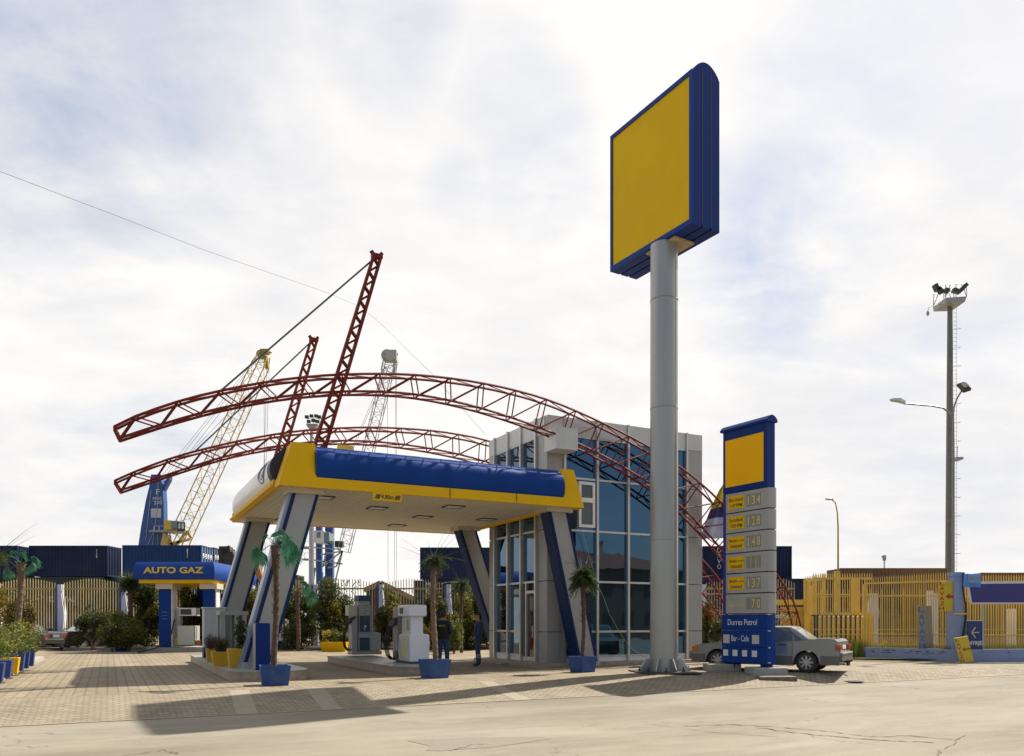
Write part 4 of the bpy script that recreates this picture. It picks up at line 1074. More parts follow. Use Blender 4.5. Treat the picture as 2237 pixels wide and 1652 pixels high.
def shrub(name, label, p, r, h, n, size, m, seed, cat='shrub', yell=0.0, trunk=.5, group=None, m2=None):
    """p base point; crown radius r, total height h, trunk share"""
    rng = random.Random(seed); t = thing(name, label, cat, p, 0, group)
    cz = p[2] + h * (.5 + trunk * .25); rz = h * (.5 - trunk * .25)
    mb = MB(); mb.recalc = False; foliage(mb, (p[0], p[1], cz), (r, r * .9, rz), n, size, rng, yell=yell, lumps=14)
    # straggling top sprays
    for k in range(10):
        a = rng.uniform(0, 6.28); rr = rng.uniform(0, .7) * r; base = Vector((p[0] + rr * math.cos(a), p[1] + rr * math.sin(a), cz + rz * .55))
        for i in range(12):
            q = base + Vector((math.cos(a) * .06 * i * .5, math.sin(a) * .06 * i * .5, .05 * i * h / 2.5)) + Vector((rng.gauss(0, .05), rng.gauss(0, .05), 0))
            aa = Vector((rng.gauss(0, 1), rng.gauss(0, 1), 1)).normalized(); bb = aa.cross(Vector((rng.gauss(0, 1), 1, 0))).normalized(); s_ = size * .9
            mb.add([q - aa * s_, q + bb * s_ * .5, q + aa * s_, q - bb * s_ * .5], [(0, 1, 2, 3)])
    mb.build('crown', [m, m2 or LEAFY], t)
    mb = MB(); top = cz
    for k in range(3):
        a = rng.uniform(0, 6.28); b0 = Vector((p[0] + .05 * math.cos(a), p[1] + .05 * math.sin(a), p[2]))
        mb.tube([b0, b0 + Vector((.1 * math.cos(a), .1 * math.sin(a), h * .3)), b0 + Vector((r * .45 * math.cos(a), r * .45 * math.sin(a), h * .72))], [.035 * h / 2, .025 * h / 2, .008], 6)
    mb.build('trunk', BARK, t)
    return t
def at_h(u0, u1, v0, v1, d, zb=None):
    """base point and size of something seen between u0..u1, top v0, bottom v1, at distance d"""
    p = at((u0 + u1) / 2, v1, d); return Vector((p.x, p.y, p.z if zb is None else zb)), (u1 - u0) / 2 * d / FPX, (v1 - v0) * d / FPX
# clipped conifer-like shrubs left of the gas kiosk
for (u0, u1, v0, v1, d, m, n, lab, yl) in (
    (163, 243, 1318, 1412, 41, LEAFD, 5200, 'dark round shrub beside the brown sedan', 0),
    (232, 330, 1328, 1414, 40, LEAFB, 6500, 'bright green round shrub left of the gas kiosk', 0),
    (228, 262, 1362, 1412, 39.5, LEAFD, 1500, 'small dark shrub low between the two round shrubs', 0)):
    p, r, h = at_h(u0, u1, v0, v1, d, .0); h += .05
    shrub('round_shrub', lab, p, r * 1.15, h, n, .055, m, int(u0), trunk=.22, yell=yl, m2=LEAFB)
TREES = [(288, 348, 1266, 1408, 44, .25, 'dark orange tree behind the bright round shrub'),
         (388, 442, 1262, 1404, 44, .12, 'leafy orange tree seen between the gas kiosk columns'),
         (468, 520, 1282, 1404, 44, .35, 'orange tree just right of the gas kiosk'),
         (516, 586, 1272, 1410, 43, .45, 'orange tree between the two left canopy columns'),
         (612, 696, 1280, 1412, 43, .30, 'wide orange tree behind the green potted palm'),
         (692, 782, 1262, 1414, 42, .14, 'tall dense orange tree above the yellow planter'),
         (822, 880, 1278, 1410, 43, .40, 'orange tree between the two fuel dispensers'),
         (900, 978, 1284, 1412, 42, .22, 'orange tree behind the potted palm with bare fronds'),
         (972, 1010, 1330, 1412, 40, .30, 'low orange tree between the two attendants'),
         (1004, 1072, 1284, 1412, 42, .55, 'yellowing orange tree beside the glass building'),
         (1528, 1552, 1312, 1420, 40, .60, 'small orange tree right of the glass building')]
for (u0, u1, v0, v1, d, yl, lab) in TREES:
    p, r, h = at_h(u0, u1, v0, v1, d, 0.0)
    shrub('orange_tree', lab, p, r * 1.22, h, int(3600 + 120 * (u1 - u0)), .075, LEAF, int(u0) + 3, 'tree', yell=yl * .55, trunk=.10, group='orange trees along the fence')
for (u0, u1, v0, v1, d, m, lab) in (
    (905, 945, 1348, 1412, 38, LEAFO, 'dry brown shrub left of the attendant with lettered vest'),
    (972, 1008, 1336, 1410, 37, LEAFB, 'green rounded shrub right of the attendant with lettered vest'),
    (606, 672, 1345, 1412, 41, LEAFD, 'dark shrub right of the fire extinguisher trolley'),
    (1550, 1585, 1350, 1424, 36, LEAFD, 'dark green shrub between the building and the price pylon')):
    p, r, h = at_h(u0, u1, v0, v1, d, 0.0)
    shrub('garden_shrub', lab, p, r * 1.1, h, 2600, .05, m, int(u0) + 9, trunk=.1)
# planting bed kerbs behind the forecourt
mb = MB(); 
def kerb(u0, u1, v, lab):
    a, b = onz(u0, v, 0), onz(u1, v, 0); mb = MB(); mb.box(min(a.x, b.x), max(a.x, b.x), a.y, a.y + .22, -.01, .16)
    tag(mb.build('bed_kerb', CONC, origin=(a.x, a.y, 0)), None, None, kind='structure')
kerb(138, 352, 1421, ''); kerb(620, 860, 1418.5, ''); kerb(880, 1068, 1418.5, '')
mb = MB(); mb.box(-40, 12, 42.0, 47.5, -.02, .10); struct(mb.build('planting_bed', BROWNW))

# ---- palms
def frond(mb, base, a, elev, L_, n, w, rng, droop=1.0):
    """one thin feathery frond"""
    d = Vector((math.cos(a), math.sin(a), 0)); P = []
    for i in range(n + 1):
        t = i / n; P.append(base + d * (L_ * t * math.cos(elev)) + Vector((0, 0, L_ * t * math.sin(elev) - droop * L_ * .5 * t * t)))
    mb.tube(P, [.010 * (1 - .8 * i / n) + .002 for i in range(n + 1)], 4)
    side = d.cross(Vector((0, 0, 1)))
    for i in range(2, n + 1):
        for s_ in (-1, 1):
            q = P[i]; tip = q + side * s_ * w * rng.uniform(.6, 1.1) + (P[i] - P[i - 1]).normalized() * w * .9 + Vector((0, 0, -w * rng.uniform(.0, .5)))
            b = Vector((0, 0, 1)) * .012 + d * .012
            mb.add([q - b, q + b, tip], [(0, 1, 2)])
def fan(mb, c, d, up, R, rng, n=26, spread=2.3, droop=.55):
    d = d.normalized(); side = d.cross(up).normalized(); u2 = side.cross(d)
    for k in range(n):
        a = (k / (n - 1) - .5) * spread * 1.25; dirv = d * math.cos(a) + side * math.sin(a)
        L_ = R * rng.uniform(.8, 1.05) * (1 - .15 * abs(a)); w = R * .055
        mid = c + dirv * L_ * .6 + u2 * .04 * R; tip = c + dirv * L_ + Vector((0, 0, -droop * R * rng.uniform(.5, 1.1)))
        sv = dirv.cross(u2).normalized() * w
        mb.add([c, mid + sv, mid - sv, tip], [(0, 1, 2), (1, 3, 2)])
def pot(t, c, w, h, m, rz):
    M = Matrix.Translation(c) @ Matrix.Rotation(rz, 4, 'Z'); mb = MB(M); a, b = w * .42, w * .5
    mb.loft([[(-a, -a, 0), (a, -a, 0), (a, a, 0), (-a, a, 0)], [(-b, -b, h), (b, -b, h), (b, b, h), (-b, b, h)], [(-b + .04, -b + .04, h), (b - .04, -b + .04, h), (b - .04, b - .04, h), (-b + .04, b - .04, h)], [(-b + .05, -b + .05, h - .07), (b - .05, -b + .05, h - .07), (b - .05, b - .05, h - .07), (-b + .05, b - .05, h - .07)]])
    o = mb.build('pot', m, t)
    mb = MB(M); mb.box(-b + .055, b - .055, -b + .055, b - .055, h - .12, h - .06); mb.build('soil', BROWNW, o)
POTB = mat("worn_blue_pot", (.014, .06, .21), .55, var=.22, scale=5, dirt=.30)
def palm(label, u, vb, ut, vt, d, kind, r0, potbox=None, seed=1, rz=0.0, zb=0.0, tmat=None):
    rng = random.Random(seed)
    b = at(u, vb, d); c0 = Vector((b.x, b.y, zb))
    t = thing('potted_palm' if potbox else 'palm_tree', label, 'palm', c0, 0, 'palms around the station')
    if potbox: pot(t, c0, potbox[0], potbox[1], POTB, rz)
    top = at(ut, vt, d); n = 14; mb = MB()
    base = Vector((b.x, b.y, zb + (potbox[1] - .10 if potbox else 0)))
    P = []; rs = []
    for i in range(n * 3 + 1):
        f = i / (n * 3); q = lerp(base, top, f) + Vector((.03 * math.sin(f * 5 + seed), 0, 0)); P.append(q)
        rs.append(r0 * (1.0 + (.12 if i % 3 == 0 else 0) + (.55 * max(0, f - .78) / .22 if kind != 'thin' else .5 * max(0, f - .82) / .18) - .1 * f))
    mb.tube(P, rs, 10)
    for k in range(240):
        f = rng.uniform(.45, 1.03); q = lerp(base, top, f); a = rng.uniform(0, 6.28); dd = Vector((math.cos(a), math.sin(a), 0)); rr = r0 * (1.1 + .5 * max(0, f - .78) / .22)
        mb.add([q + dd * rr * .8 + Vector((0, 0, -.02)), q + dd * rr * .8 + dd.cross(Vector((0, 0, 1))) * .02, q + dd * (rr + .05) + Vector((0, 0, .09))], [(0, 1, 2)])
    mb.build('trunk', tmat or BARK, t)
    mb = MB(); mb.recalc = False
    if kind == 'fan':
        R = (17 if potbox else 10) * d / FPX * 2.15
        for (du, dv, s_) in ((-41, 17, 1.0), (-20, -22, .40), (-9, -30, .55), (12, -34, .55), (24, -12, 1.05), (37, 8, 1.05), (16, -20, .8)):
            c = top + Vector((du * .72 * d / FPX, rng.uniform(-.25, .25), -dv * .72 * d / FPX)); dr = (c - top).normalized()
            mb.tube([top, lerp(top, c, .5) + Vector((0, 0, .06)), c], .010, 4)
            fan(mb, c, (dr + Vector((0, rng.uniform(-.4, .4), -.35 if du * du > 500 else .1))).normalized(), Vector((0, -1, .25)), R * s_, rng)
            fan(mb, c + Vector((0, .04, 0)), (dr + Vector((0, rng.uniform(-.9, .9), -.6 if du * du > 500 else .1))).normalized(), Vector((.4, -1, .1)), R * s_ * .9, rng)
        mb.build('fronds', PALMG, t)
    elif kind == 'bushy':
        for k in range(95):
            frond(mb, top + Vector((0, 0, rng.uniform(-.12, .10))), rng.uniform(0, 6.28), rng.uniform(-.7, 1.2), rng.uniform(.28, .50), 8, .11, rng, rng.uniform(.7, 1.4))
        for k in range(1500):
            dd = Vector((rng.gauss(0, 1), rng.gauss(0, 1), rng.gauss(.05, .75))).normalized(); L_ = rng.uniform(.24, .50) * d / 24; q = top + dd * L_ * .25 + Vector((0, 0, .05)); e = top + dd * L_ + Vector((0, 0, .04 - .10 * rng.random())); sv = dd.cross(Vector((rng.gauss(0, 1), rng.gauss(0, 1), 1))).normalized() * .011
            mb.add([q - sv, q + sv, e], [(0, 1, 2)])
        for k in range(16):
            a = rng.uniform(0, 6.28); mb.tube([top, top + Vector((math.cos(a) * .35, math.sin(a) * .35, .45)), top + Vector((math.cos(a) * .6, math.sin(a) * .6, rng.uniform(.4, .8)))], [.008, .005, .002], 3)
        mb.build('fronds', PALMD, t)
    elif kind == 'thin':
        s_ = d / 21
        for k in range(420):
            dd = Vector((rng.gauss(0, 1), rng.gauss(0, 1), rng.gauss(-.25, .6))).normalized(); L_ = rng.uniform(.18, .36) * s_; sv = dd.cross(Vector((rng.gauss(0, 1), rng.gauss(0, 1), 1))).normalized() * .010 * s_; mb.add([top + dd * .05 - sv, top + dd * .05 + sv, top + dd * L_ - Vector((0, 0, .06))], [(0, 1, 2)])
        for k in range(34): frond(mb, top, rng.uniform(0, 6.28), rng.uniform(-.6, .5), rng.uniform(.25, .45) * s_, 6, .07, rng, 1.2)
        for k in range(11):
            a = rng.uniform(0, 6.28); e = rng.uniform(.1, .9)
            mb.tube([top, top + Vector((math.cos(a) * .35, math.sin(a) * .35, .5 * e)) * s_, top + Vector((math.cos(a) * .95, math.sin(a) * .95, 1.1 * e + .1)) * s_], [.009, .005, .002], 3)
        for k in range(4): frond(mb, top, rng.uniform(0, 6.28), .25, .85 * s_, 9, .08, rng, .6)
        mb.build('fronds', PALMD, t)
    return t
palm('palm with shrivelled bright green fans in a blue pot by the left island', 600, 1457, 602, 1192, 18.9, 'fan', .070, (.70, .47), 5, R_(20), 0.0)
palm('palm with bare wiry fronds in a worn blue pot by the middle island', 949, 1443, 947, 1222, 21.3, 'thin', .075, (.66, .50), 8, R_(32), 0.0, mat("pale_palm_trunk", (.16, .11, .07), .9, var=.3, scale=16, bump=.7))
palm('palm with a bushy green head in a blue pot against the glass building', 1272, 1433, 1274, 1262, 23.7, 'bushy', .060, (.62, .47), 12, R_(40), 0.0)
palm('small spiky palm behind the two attendants', 1007, 1405, 1008, 1276, 38, 'thin', .085, None, 15)
palm('small spiky palm in front of the lilac fence post', 282, 1400, 284, 1275, 40, 'bushy', .10, None, 17)
palm('little palm with green plastic fans among the orange trees', 651, 1400, 650, 1292, 40, 'fan', .10, None, 19)
palm('leaning palm with torn green fans at the left edge of the station', 34, 1400, 46, 1232, 27, 'fan', .10, None, 23, tmat=mat("pale_palm_trunk", (.16, .11, .07), .9))
palm('bare-fronded palm cut by the left border of the picture', -14, 1400, -10, 1215, 26, 'thin', .10, None, 29)

# ---- planters of the left row, on their kerb
kb = [(SI @ onz(u, v, 0)) for u, v in ((96, 1441), (0, 1490))]
a, b = onz(96, 1441, 0), onz(0, 1489, 0); dv = (b - a).normalized(); nl = Vector((-dv.y, dv.x, 0)); nl = nl if nl.x < 0 else -nl
mb = MB(); e0 = b + dv * 3; mb.prism([(a.x, a.y), (e0.x, e0.y), (e0.x + nl.x * 2.6, e0.y + nl.y * 2.6), (a.x + nl.x * 2.6, a.y + nl.y * 2.6)], 'z', -.01, .13); struct(mb.build('raised_kerb', CONC))
PLB = mat("planter_blue", (.015, .045, .19), .5, var=.08, dirt=.08); PLL = mat("planter_blue_sunlit", (.13, .22, .42), .5, var=.06, dirt=.08)  # PLL paints the sunlit side into the planter blue; no tub uses it
row = [(59, 1455, 1416, 0), (47, 1460, 1421, 0), (35, 1465, 1428, 0), (22, 1471, 1437, 1), (5, 1480, 1442, 0), (-14, 1490, 1448, 0)]
for i, (u, v, vt, yel) in enumerate(row):
    p = onz(u, v, .13); t = thing('planter', 'x', 'planter', p, 0, 'row of planters on the left kerb')
    t['label'] = ['blue planter at the far end of the row on the left kerb', 'blue planter, second from the far end of the left row', 'blue planter next to the yellow one, on its far side', 'yellow planter in the row of blue planters', 'blue planter next to the yellow one, on its near side', 'blue planter at the near end of the left row, cut by the frame'][i]
    h = (v - vt) * p.y / FPX; w = .40
    M = Matrix.Translation(p) @ Matrix.Rotation(math.atan2(dv.y, dv.x) + R_(90), 4, 'Z'); mb = MB(M)
    mb.loft([[(-.17, -.17, 0), (.17, -.17, 0), (.17, .17, 0), (-.17, .17, 0)], [(-.22, -.22, h), (.22, -.22, h), (.22, .22, h), (-.22, .22, h)]])
    mb.build('tub', YELLOW if yel else PLB, t)
    rng = random.Random(50 + i); mb = MB(); mb.recalc = False
    foliage(mb, (p.x - .1, p.y, p.z + h + .38), (.46, .45, .48), 900, .036, rng, yell=.1, lumps=8); mb.build('shrub_foliage', [LEAFB, LEAFY], t)
for (u0, u1, v0, v1, d, m, n, lab, yl) in (
    (8, 84, 1298, 1436, 29.5, LEAFO, 7000, 'tall russet shrub around the leaning palm', .1),
    (-40, 46, 1370, 1450, 24.5, LEAFB, 6500, 'yellow green shrub spilling over the left planters', .15),
    (-50, 22, 1285, 1440, 30, LEAFO, 4500, 'russet shrub at the left border behind the planters', .3)):
    p, r, h = at_h(u0, u1, v0, v1, d, .1)
    shrub('garden_shrub', lab, p, r * 1.08, h, n, .045, m, int(u0) + 77, trunk=.05, yell=yl)
# yellow planters on the left island
YPOT = mat("planter_yellow", (.62, .35, .012), .5, var=.08, dirt=.12)
for i, (u, v, vt, w, lab) in enumerate(((461, 1445, 1416, .32, 'small yellow planter farthest back on the left island'), (482, 1454, 1423, .50, 'wide yellow planter with dry twigs on the left island'), (514, 1458, 1417, .42, 'tall yellow planter beside the slanted column foot'))):
    p = onz(u, v, .25); t = thing('yellow_planter', lab, 'planter', p, ANG, 'yellow planters on the left island'); h = (v - vt) * p.y / FPX
    M = Matrix.Translation(p) @ Matrix.Rotation(ANG, 4, 'Z'); mb = MB(M); a, b = w * .40, w * .5
    mb.loft([[(-a, -a * .7, 0), (a, -a * .7, 0), (a, a * .7, 0), (-a, a * .7, 0)], [(-b, -b * .7, h), (b, -b * .7, h), (b, b * .7, h), (-b, b * .7, h)]]); mb.build('tub', YPOT, t)
    rng = random.Random(90 + i); mb = MB(); mb.recalc = False
    if i < 2:
        for k in range(170):
            a = rng.uniform(0, 6.28); q0 = p + Vector((rng.uniform(-.2, .2) * w, rng.uniform(-.15, .15), h - .03)); q1 = q0 + Vector((math.cos(a) * .16, math.sin(a) * .16, rng.uniform(.18, .34))); q2 = q1 + Vector((rng.gauss(0, .08), rng.gauss(0, .08), rng.uniform(.04, .16)))
            mb.tube([q0, q1, q2], [.005, .004, .002], 3)
        foliage(mb, (p.x, p.y, p.z + h + .22), (w * .55, w * .5, .24), 260, .02, rng); mb.build('twigs', [DRY, DRY], t)
    else:
        foliage(mb, (p.x + .08, p.y, p.z + h + .42), (.24, .24, .5), 900, .04, rng); mb.build('foliage', [LEAFD, LEAFD], t)
# wide yellow planter behind, with handrail and cabinet
p = onz(728, 1424, 0.0)
t = thing('yellow_planter', 'long low yellow planter box standing on the rear paving', 'planter', p, 0); mb = MB(Matrix.Translation(p)); w = 57 / 2 * p.y / FPX; h = 21 * p.y / FPX
mb.loft([[(-w * .9, 0, 0), (w * .9, 0, 0), (w * .9, .5, 0), (-w * .9, .5, 0)], [(-w, -.06, h), (w, -.06, h), (w, .56, h), (-w, .56, h)]]); mb.build('tub', YELLOW, t)
mb = MB(); mb.recalc = False; rng = random.Random(4); foliage(mb, (p.x + .28, p.y + .25, h + .28), (.52, .3, .36), 1500, .035, rng, yell=.1); foliage(mb, (p.x - .42, p.y + .25, h + .25), (.32, .3, .38), 900, .035, rng, yell=1.5); mb.build('foliage', [LEAFB, mat("yellow_blossom", (.50, .36, .04), .7)], t)
mb = MB(); a = onz(665, 1420, 0); b = onz(704, 1420, 0); mb.tube([(a.x, a.y, 0), (a.x, a.y, .38), (b.x, b.y, .38), (b.x + .3, b.y, .38)], .022, 6); mb.tube([(a.x, a.y, .08), (b.x, b.y, .08)], .015, 6)
tag(mb.build('pipe_rail', mat("tan_pipe", (.40, .30, .18), .5), origin=(a.x, a.y, 0)), 'thin tan pipe rail low beside the long yellow planter', 'rail')
# white cabinet with a blue base and the red extinguisher trolley
p = onz(611, 1418, 0); z1 = H + (VH - 1333) * p.y / FPX
t = thing('service_cabinet', 'narrow white cabinet with blue base behind the green potted palm', 'cabinet', p, 0); x = p.x
mb = MB(); mb.box(x - .20, x + .18, p.y, p.y + .35, .01, .45); mb.build('base', BLUE2, t)
mb = MB(); mb.box(x - .20, x + .18, p.y, p.y + .35, .451, z1); b_ = mb.build('body', WHITE, t); mb = MB(); mb.box(x - .15, x + .1, p.y - .01, p.y - .001, z1 - .35, z1 - .18); mb.build('label_plate', BLUE2, b_)
p = onz(590, 1430, 0); t = thing('fire_extinguisher_trolley', 'red wheeled fire extinguisher standing behind the green potted palm', 'fire extinguisher', p, 0)
REDP = mat("signal_red", (.50, .03, .012), .35, var=.06, coat=.3); x = p.x
mb = MB(); mb.lathe([(.05, .1), (.19, .16), (.20, .85), (.16, 1.0), (.05, 1.06)], c=(x, p.y, 0), n=14); mb.build('cylinder', REDP, t, smooth=40)
mb = MB(); mb.tube([(x + .2, p.y, .12), (x + .24, p.y, 1.15), (x + .12, p.y, 1.28), (x + .02, p.y, 1.12)], .02, 6); mb.tube([(x + .05, p.y, 1.05), (x + .3, p.y - .05, .7), (x + .22, p.y - .1, .3), (x, p.y - .15, .25)], .02, 6); mb.build('handle', REDP, t)
mb = MB(); M = Matrix.Rotation(R_(90), 4, 'Y')
for s_ in (-.22, .22): mb.lathe([(.14, -.03), (.14, .03)], c=(x + s_, p.y + .1, .14), n=14, M=M)
mb.build('wheel', RUBBER, t)
# ---------------------------------------------------------------- perimeter fence with lilac posts
FYEL = mat("faded_yellow_bars", (.42, .31, .12), .6, var=.22, scale=2, dirt=.25)
FYELR = mat("yellow_fence_paint", (.62, .42, .085), .55, var=.14, scale=1.4, dirt=.2)
LILAC = mat("white_lilac_post", (.56, .57, .66), .6, var=.08, scale=2, dirt=.15)
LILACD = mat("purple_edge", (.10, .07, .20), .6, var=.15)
LILACB = mat("blue_lilac_wall", (.235, .285, .45), .75, var=.10, scale=2, dirt=.30, bump=.3)
FD = 46.0
def fx(u, d=FD): return (u - U0) / FPX * d
def fzz(v, d=FD): return H + (VH - v) / FPX * d
fence = thing('boundary_fence', 'long yellow barred fence with lilac posts behind the forecourt', 'fence', (fx(600), FD, 0))
posts = [-150, -10, 130, 269, 408, 547, 686, 829, 976, 1115, 1254, 1393, 1532, 1671, 1745]
mbt = None
def fence_panel(x0, x1, y, ztop, zr1, zr2, parent, m, arcv=.25, zb=.15, sp=.155, r=.020):
    mb = MB(); n = max(2, int((x1 - x0) / sp))
    for i in range(n + 1):
        t = i / n; x = lerp(x0, x1, t); z = ztop + arcv * math.sin(math.pi * t); mb.add([(x - r, y - r, zb), (x + r, y - r, zb), (x + r, y + r, zb), (x - r, y + r, zb), (x - r, y - r, z - .04), (x + r, y - r, z - .04), (x + r, y + r, z - .04), (x - r, y + r, z - .04), (x, y, z + .05)],
            [(0, 3, 2, 1), (0, 1, 5, 4), (1, 2, 6, 5), (2, 3, 7, 6), (3, 0, 4, 7), (4, 5, 8), (5, 6, 8), (6, 7, 8), (7, 4, 8)])
    for z in (zr1, zr2): mb.box(x0 - .02, x1 + .02, y - .045, y - .021, z - .045, z + .045)
    return mb.build('panel', m, parent)
for a, b in zip(posts[:-1], posts[1:]):
    xa, xb = fx(a) + .28, fx(b) - .28
    fence_panel(xa, xb, FD, fzz(1274), fzz(1286), fzz(1374), fence, FYEL)
for u in posts[:-1]:
    x = fx(u); mb = MB(); zt = fzz(1277)
    P = [(.0, .24), (.9, .24), (1.3, .26), (1.9, .30), (2.6, .22), (3.2, .17), (zt, .19)]
    mb.loft([[(x - .02, FD - .18, z), (x + .02 + w, FD - .18, z), (x + .02 + w, FD + .18, z), (x - .02, FD + .18, z)] for z, w in P])
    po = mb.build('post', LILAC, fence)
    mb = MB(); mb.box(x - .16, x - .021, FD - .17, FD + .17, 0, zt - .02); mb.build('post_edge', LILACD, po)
mb = MB(); mb.box(fx(-150), fx(1745), FD - .1, FD + .1, -.1, .14); mb.build('base_wall', CONC, fence)

# ---------------------------------------------------------------- shipping containers
def container(label, u0, u1, vt, vb, d, m, yaw=0.0, end='R', endw=30, textv=None, depth=2.44, doors=False, name='shipping_container', mend=None, ground=False):
    """u0..u1 long side; vt/vb top and bottom; end R/L shows the end wall"""
    x0, x1 = fx(u0, d), fx(u1, d); zt, zb = fzz(vt, d), fzz(vb, d); hgt = 2.6 if not ground else zt + .34; L_ = x1 - x0
    c = Vector((x0, d, zt - hgt)); t = thing(name, label, 'container', c, yaw, 'stacked shipping containers')
    M = Matrix.Translation(c) @ Matrix.Rotation(yaw, 4, 'Z'); mb = MB(M)
    # corrugated long side
    n = int(L_ / .28); P = []
    for i in range(n):
        x = i * L_ / n; w = L_ / n
        P += [(x, 0), (x + w * .35, 0), (x + w * .5, .05), (x + w * .85, .05)]
    P.append((L_, 0))
    mb.recalc = False
    mb.add([q for x, y in P for q in ((x, y, .12), (x, y, hgt - .10))], [(2 * i, 2 * i + 2, 2 * i + 3, 2 * i + 1) for i in range(len(P) - 1)])
    mb.build('side_wall', m, t)
    mb = MB(M)
    mb.box(0, L_, .06, depth, .02, hgt - .03); mb.build('body', m, t)
    mb = MB(M)
    mb.box(-.03, L_ + .03, -.03, .0 - .002, 0, .12); mb.box(-.03, L_ + .03, -.03, -.002, hgt - .10, hgt)
    for x in (-.03, L_ - .05): mb.box(x, x + .08, -.035, .055, .12, hgt - .10)
    mb.box(L_ + .001, L_ + .05, 0, depth, 0, .12); mb.box(L_ + .001, L_ + .05, 0, depth, hgt - .10, hgt)
    mb.build('frame', m, t)
    mb = MB(M); me_ = mend or m
    if doors:
        for k in range(5): mb.box(L_ + .051, L_ + .08, .15 + k * .54 - .03, .15 + k * .54 + .03, .1, hgt - .1)
        for z in (.9, 1.7): mb.box(L_ + .081, L_ + .095, .2, depth - .2, z - .03, z + .03)
        mb.build('lock_bar', mat("pale_bar", (.35, .40, .50), .5), t)
        for k in range(4):
            mb = MB(M); mb.box(L_ + .051, L_ + .06, .30 + k * .54, .55 + k * .54, 1.55, 1.95); mb.build('label_plate', SIGNTXT, t)
    else:
        for k in range(9): mb.box(L_ + .002, L_ + .05, .1 + k * .27, .2 + k * .27, .12, hgt - .1)
        mb.build('end_wall', me_, t)
    if textv:
        s_, xf, w, h, zf, vert = textv
        if vert:
            for i, ch in enumerate(s_):
                if ch != ' ': text(ch, M @ Vector((L_ * xf, -.036, hgt * zf - i * h * 1.18)), (math.cos(yaw), math.sin(yaw), 0), UPZ, w, h, SIGNTXT, 'lettering', t)
        else: text(s_, M @ Vector((L_ * xf, -.036, hgt * zf)), (math.cos(yaw), math.sin(yaw), 0), UPZ, w, h, SIGNTXT, 'lettering', t)
    return t
CNAVY = mat("container_navy", (.014, .023, .062), .6, var=.25, scale=.7, dirt=.05, spec=.2)
CBLUE = mat("container_blue", (.010, .040, .135), .55, var=.16, scale=.7, dirt=.06, spec=.25)
CTEAL = mat("container_teal", (.02, .06, .10), .55, var=.16, dirt=.15)
CGREEN = mat("container_dark_green", (.02, .04, .032), .55, var=.16, dirt=.15)
CGREY = mat("container_grey", (.16, .18, .20), .55, var=.16, dirt=.15)
COCH = mat("container_ochre", (.17, .105, .03), .6, var=.16, scale=.6, dirt=.25)
CBRN = mat("container_brown", (.20, .105, .038), .6, var=.15, scale=.6, dirt=.2)
container('dark navy container at the left border, top of its stack', -200, 37, 1192, 1260, 66, CNAVY)
container('dark navy container with small white codes, left of the blue one', 64, 234, 1192, 1260, 67, CNAVY, textv=('4281', .86, .10, .16, .82, True))
container('bright blue container top of the stack behind the gas kiosk', 268, 439, 1191, 1260, 66, CBLUE, doors=True, textv=('1180', .82, .10, .16, .82, True))
container('dark container with pale door bars between the blue one and the reach stacker', 400, 466, 1196, 1262, 72, CNAVY, doors=True)
container('dark green container in the second layer behind the left fence', -120, 226, 1261, 1330, 67, CGREEN, textv=('CAPITAL', .66, 2.2, .45, .20, False))
container('teal blue container in the second layer behind the leftmost lilac posts', 229, 470, 1261, 1330, 68, CTEAL)
container('short blue container seen between the two left canopy columns', 548, 600, 1263, 1330, 66, CBLUE)
container('grey container low behind the left fence', -60, 190, 1324, 1398, 69, CGREY, ground=True)
container('ochre container low behind the left fence', 200, 320, 1324, 1398, 69, COCH, ground=True)
container('dark navy container stacked high beside the glass building', 918, 1140, 1196, 1267, 64, CNAVY)
container('dark navy container with white upright letters behind the potted palm', 904, 1150, 1268, 1340, 64, CNAVY, textv=('MEDA', .105, .38, .42, .78, True))
container('dark container right behind the foot of the larger arch', 1535, 1728, 1193, 1262, 62, CNAVY, textv=('DAVO', .16, .3, .36, .8, True))
container('long low dark container behind the yellow gate', 1533, 1965, 1264, 1334, 57, CNAVY)
container('dark grey container at ground level behind the yellow gate', 1500, 1960, 1330, 1400, 56.5, mat('container_slate', (.05, .055, .06), .6, var=.2, dirt=.2), ground=True)
container('dark blue container at ground level under the lettered one', 890, 1160, 1337, 1400, 64.5, CTEAL, ground=True)
container('brown container on top, between the yellow gate and the tall mast', 1834, 2068, 1241, 1310, 58, CBRN)
container('brown container on top, showing above the violet blue billboard', 2141, 2440, 1251, 1320, 60, CBRN)
container('ochre container under the brown one', 1962, 2440, 1316, 1390, 57.5, COCH, ground=True)
container('brown grey container seen behind the reach stacker', 590, 650, 1256, 1330, 80, mat("container_rust", (.12, .07, .05), .7, var=.3, dirt=.3))

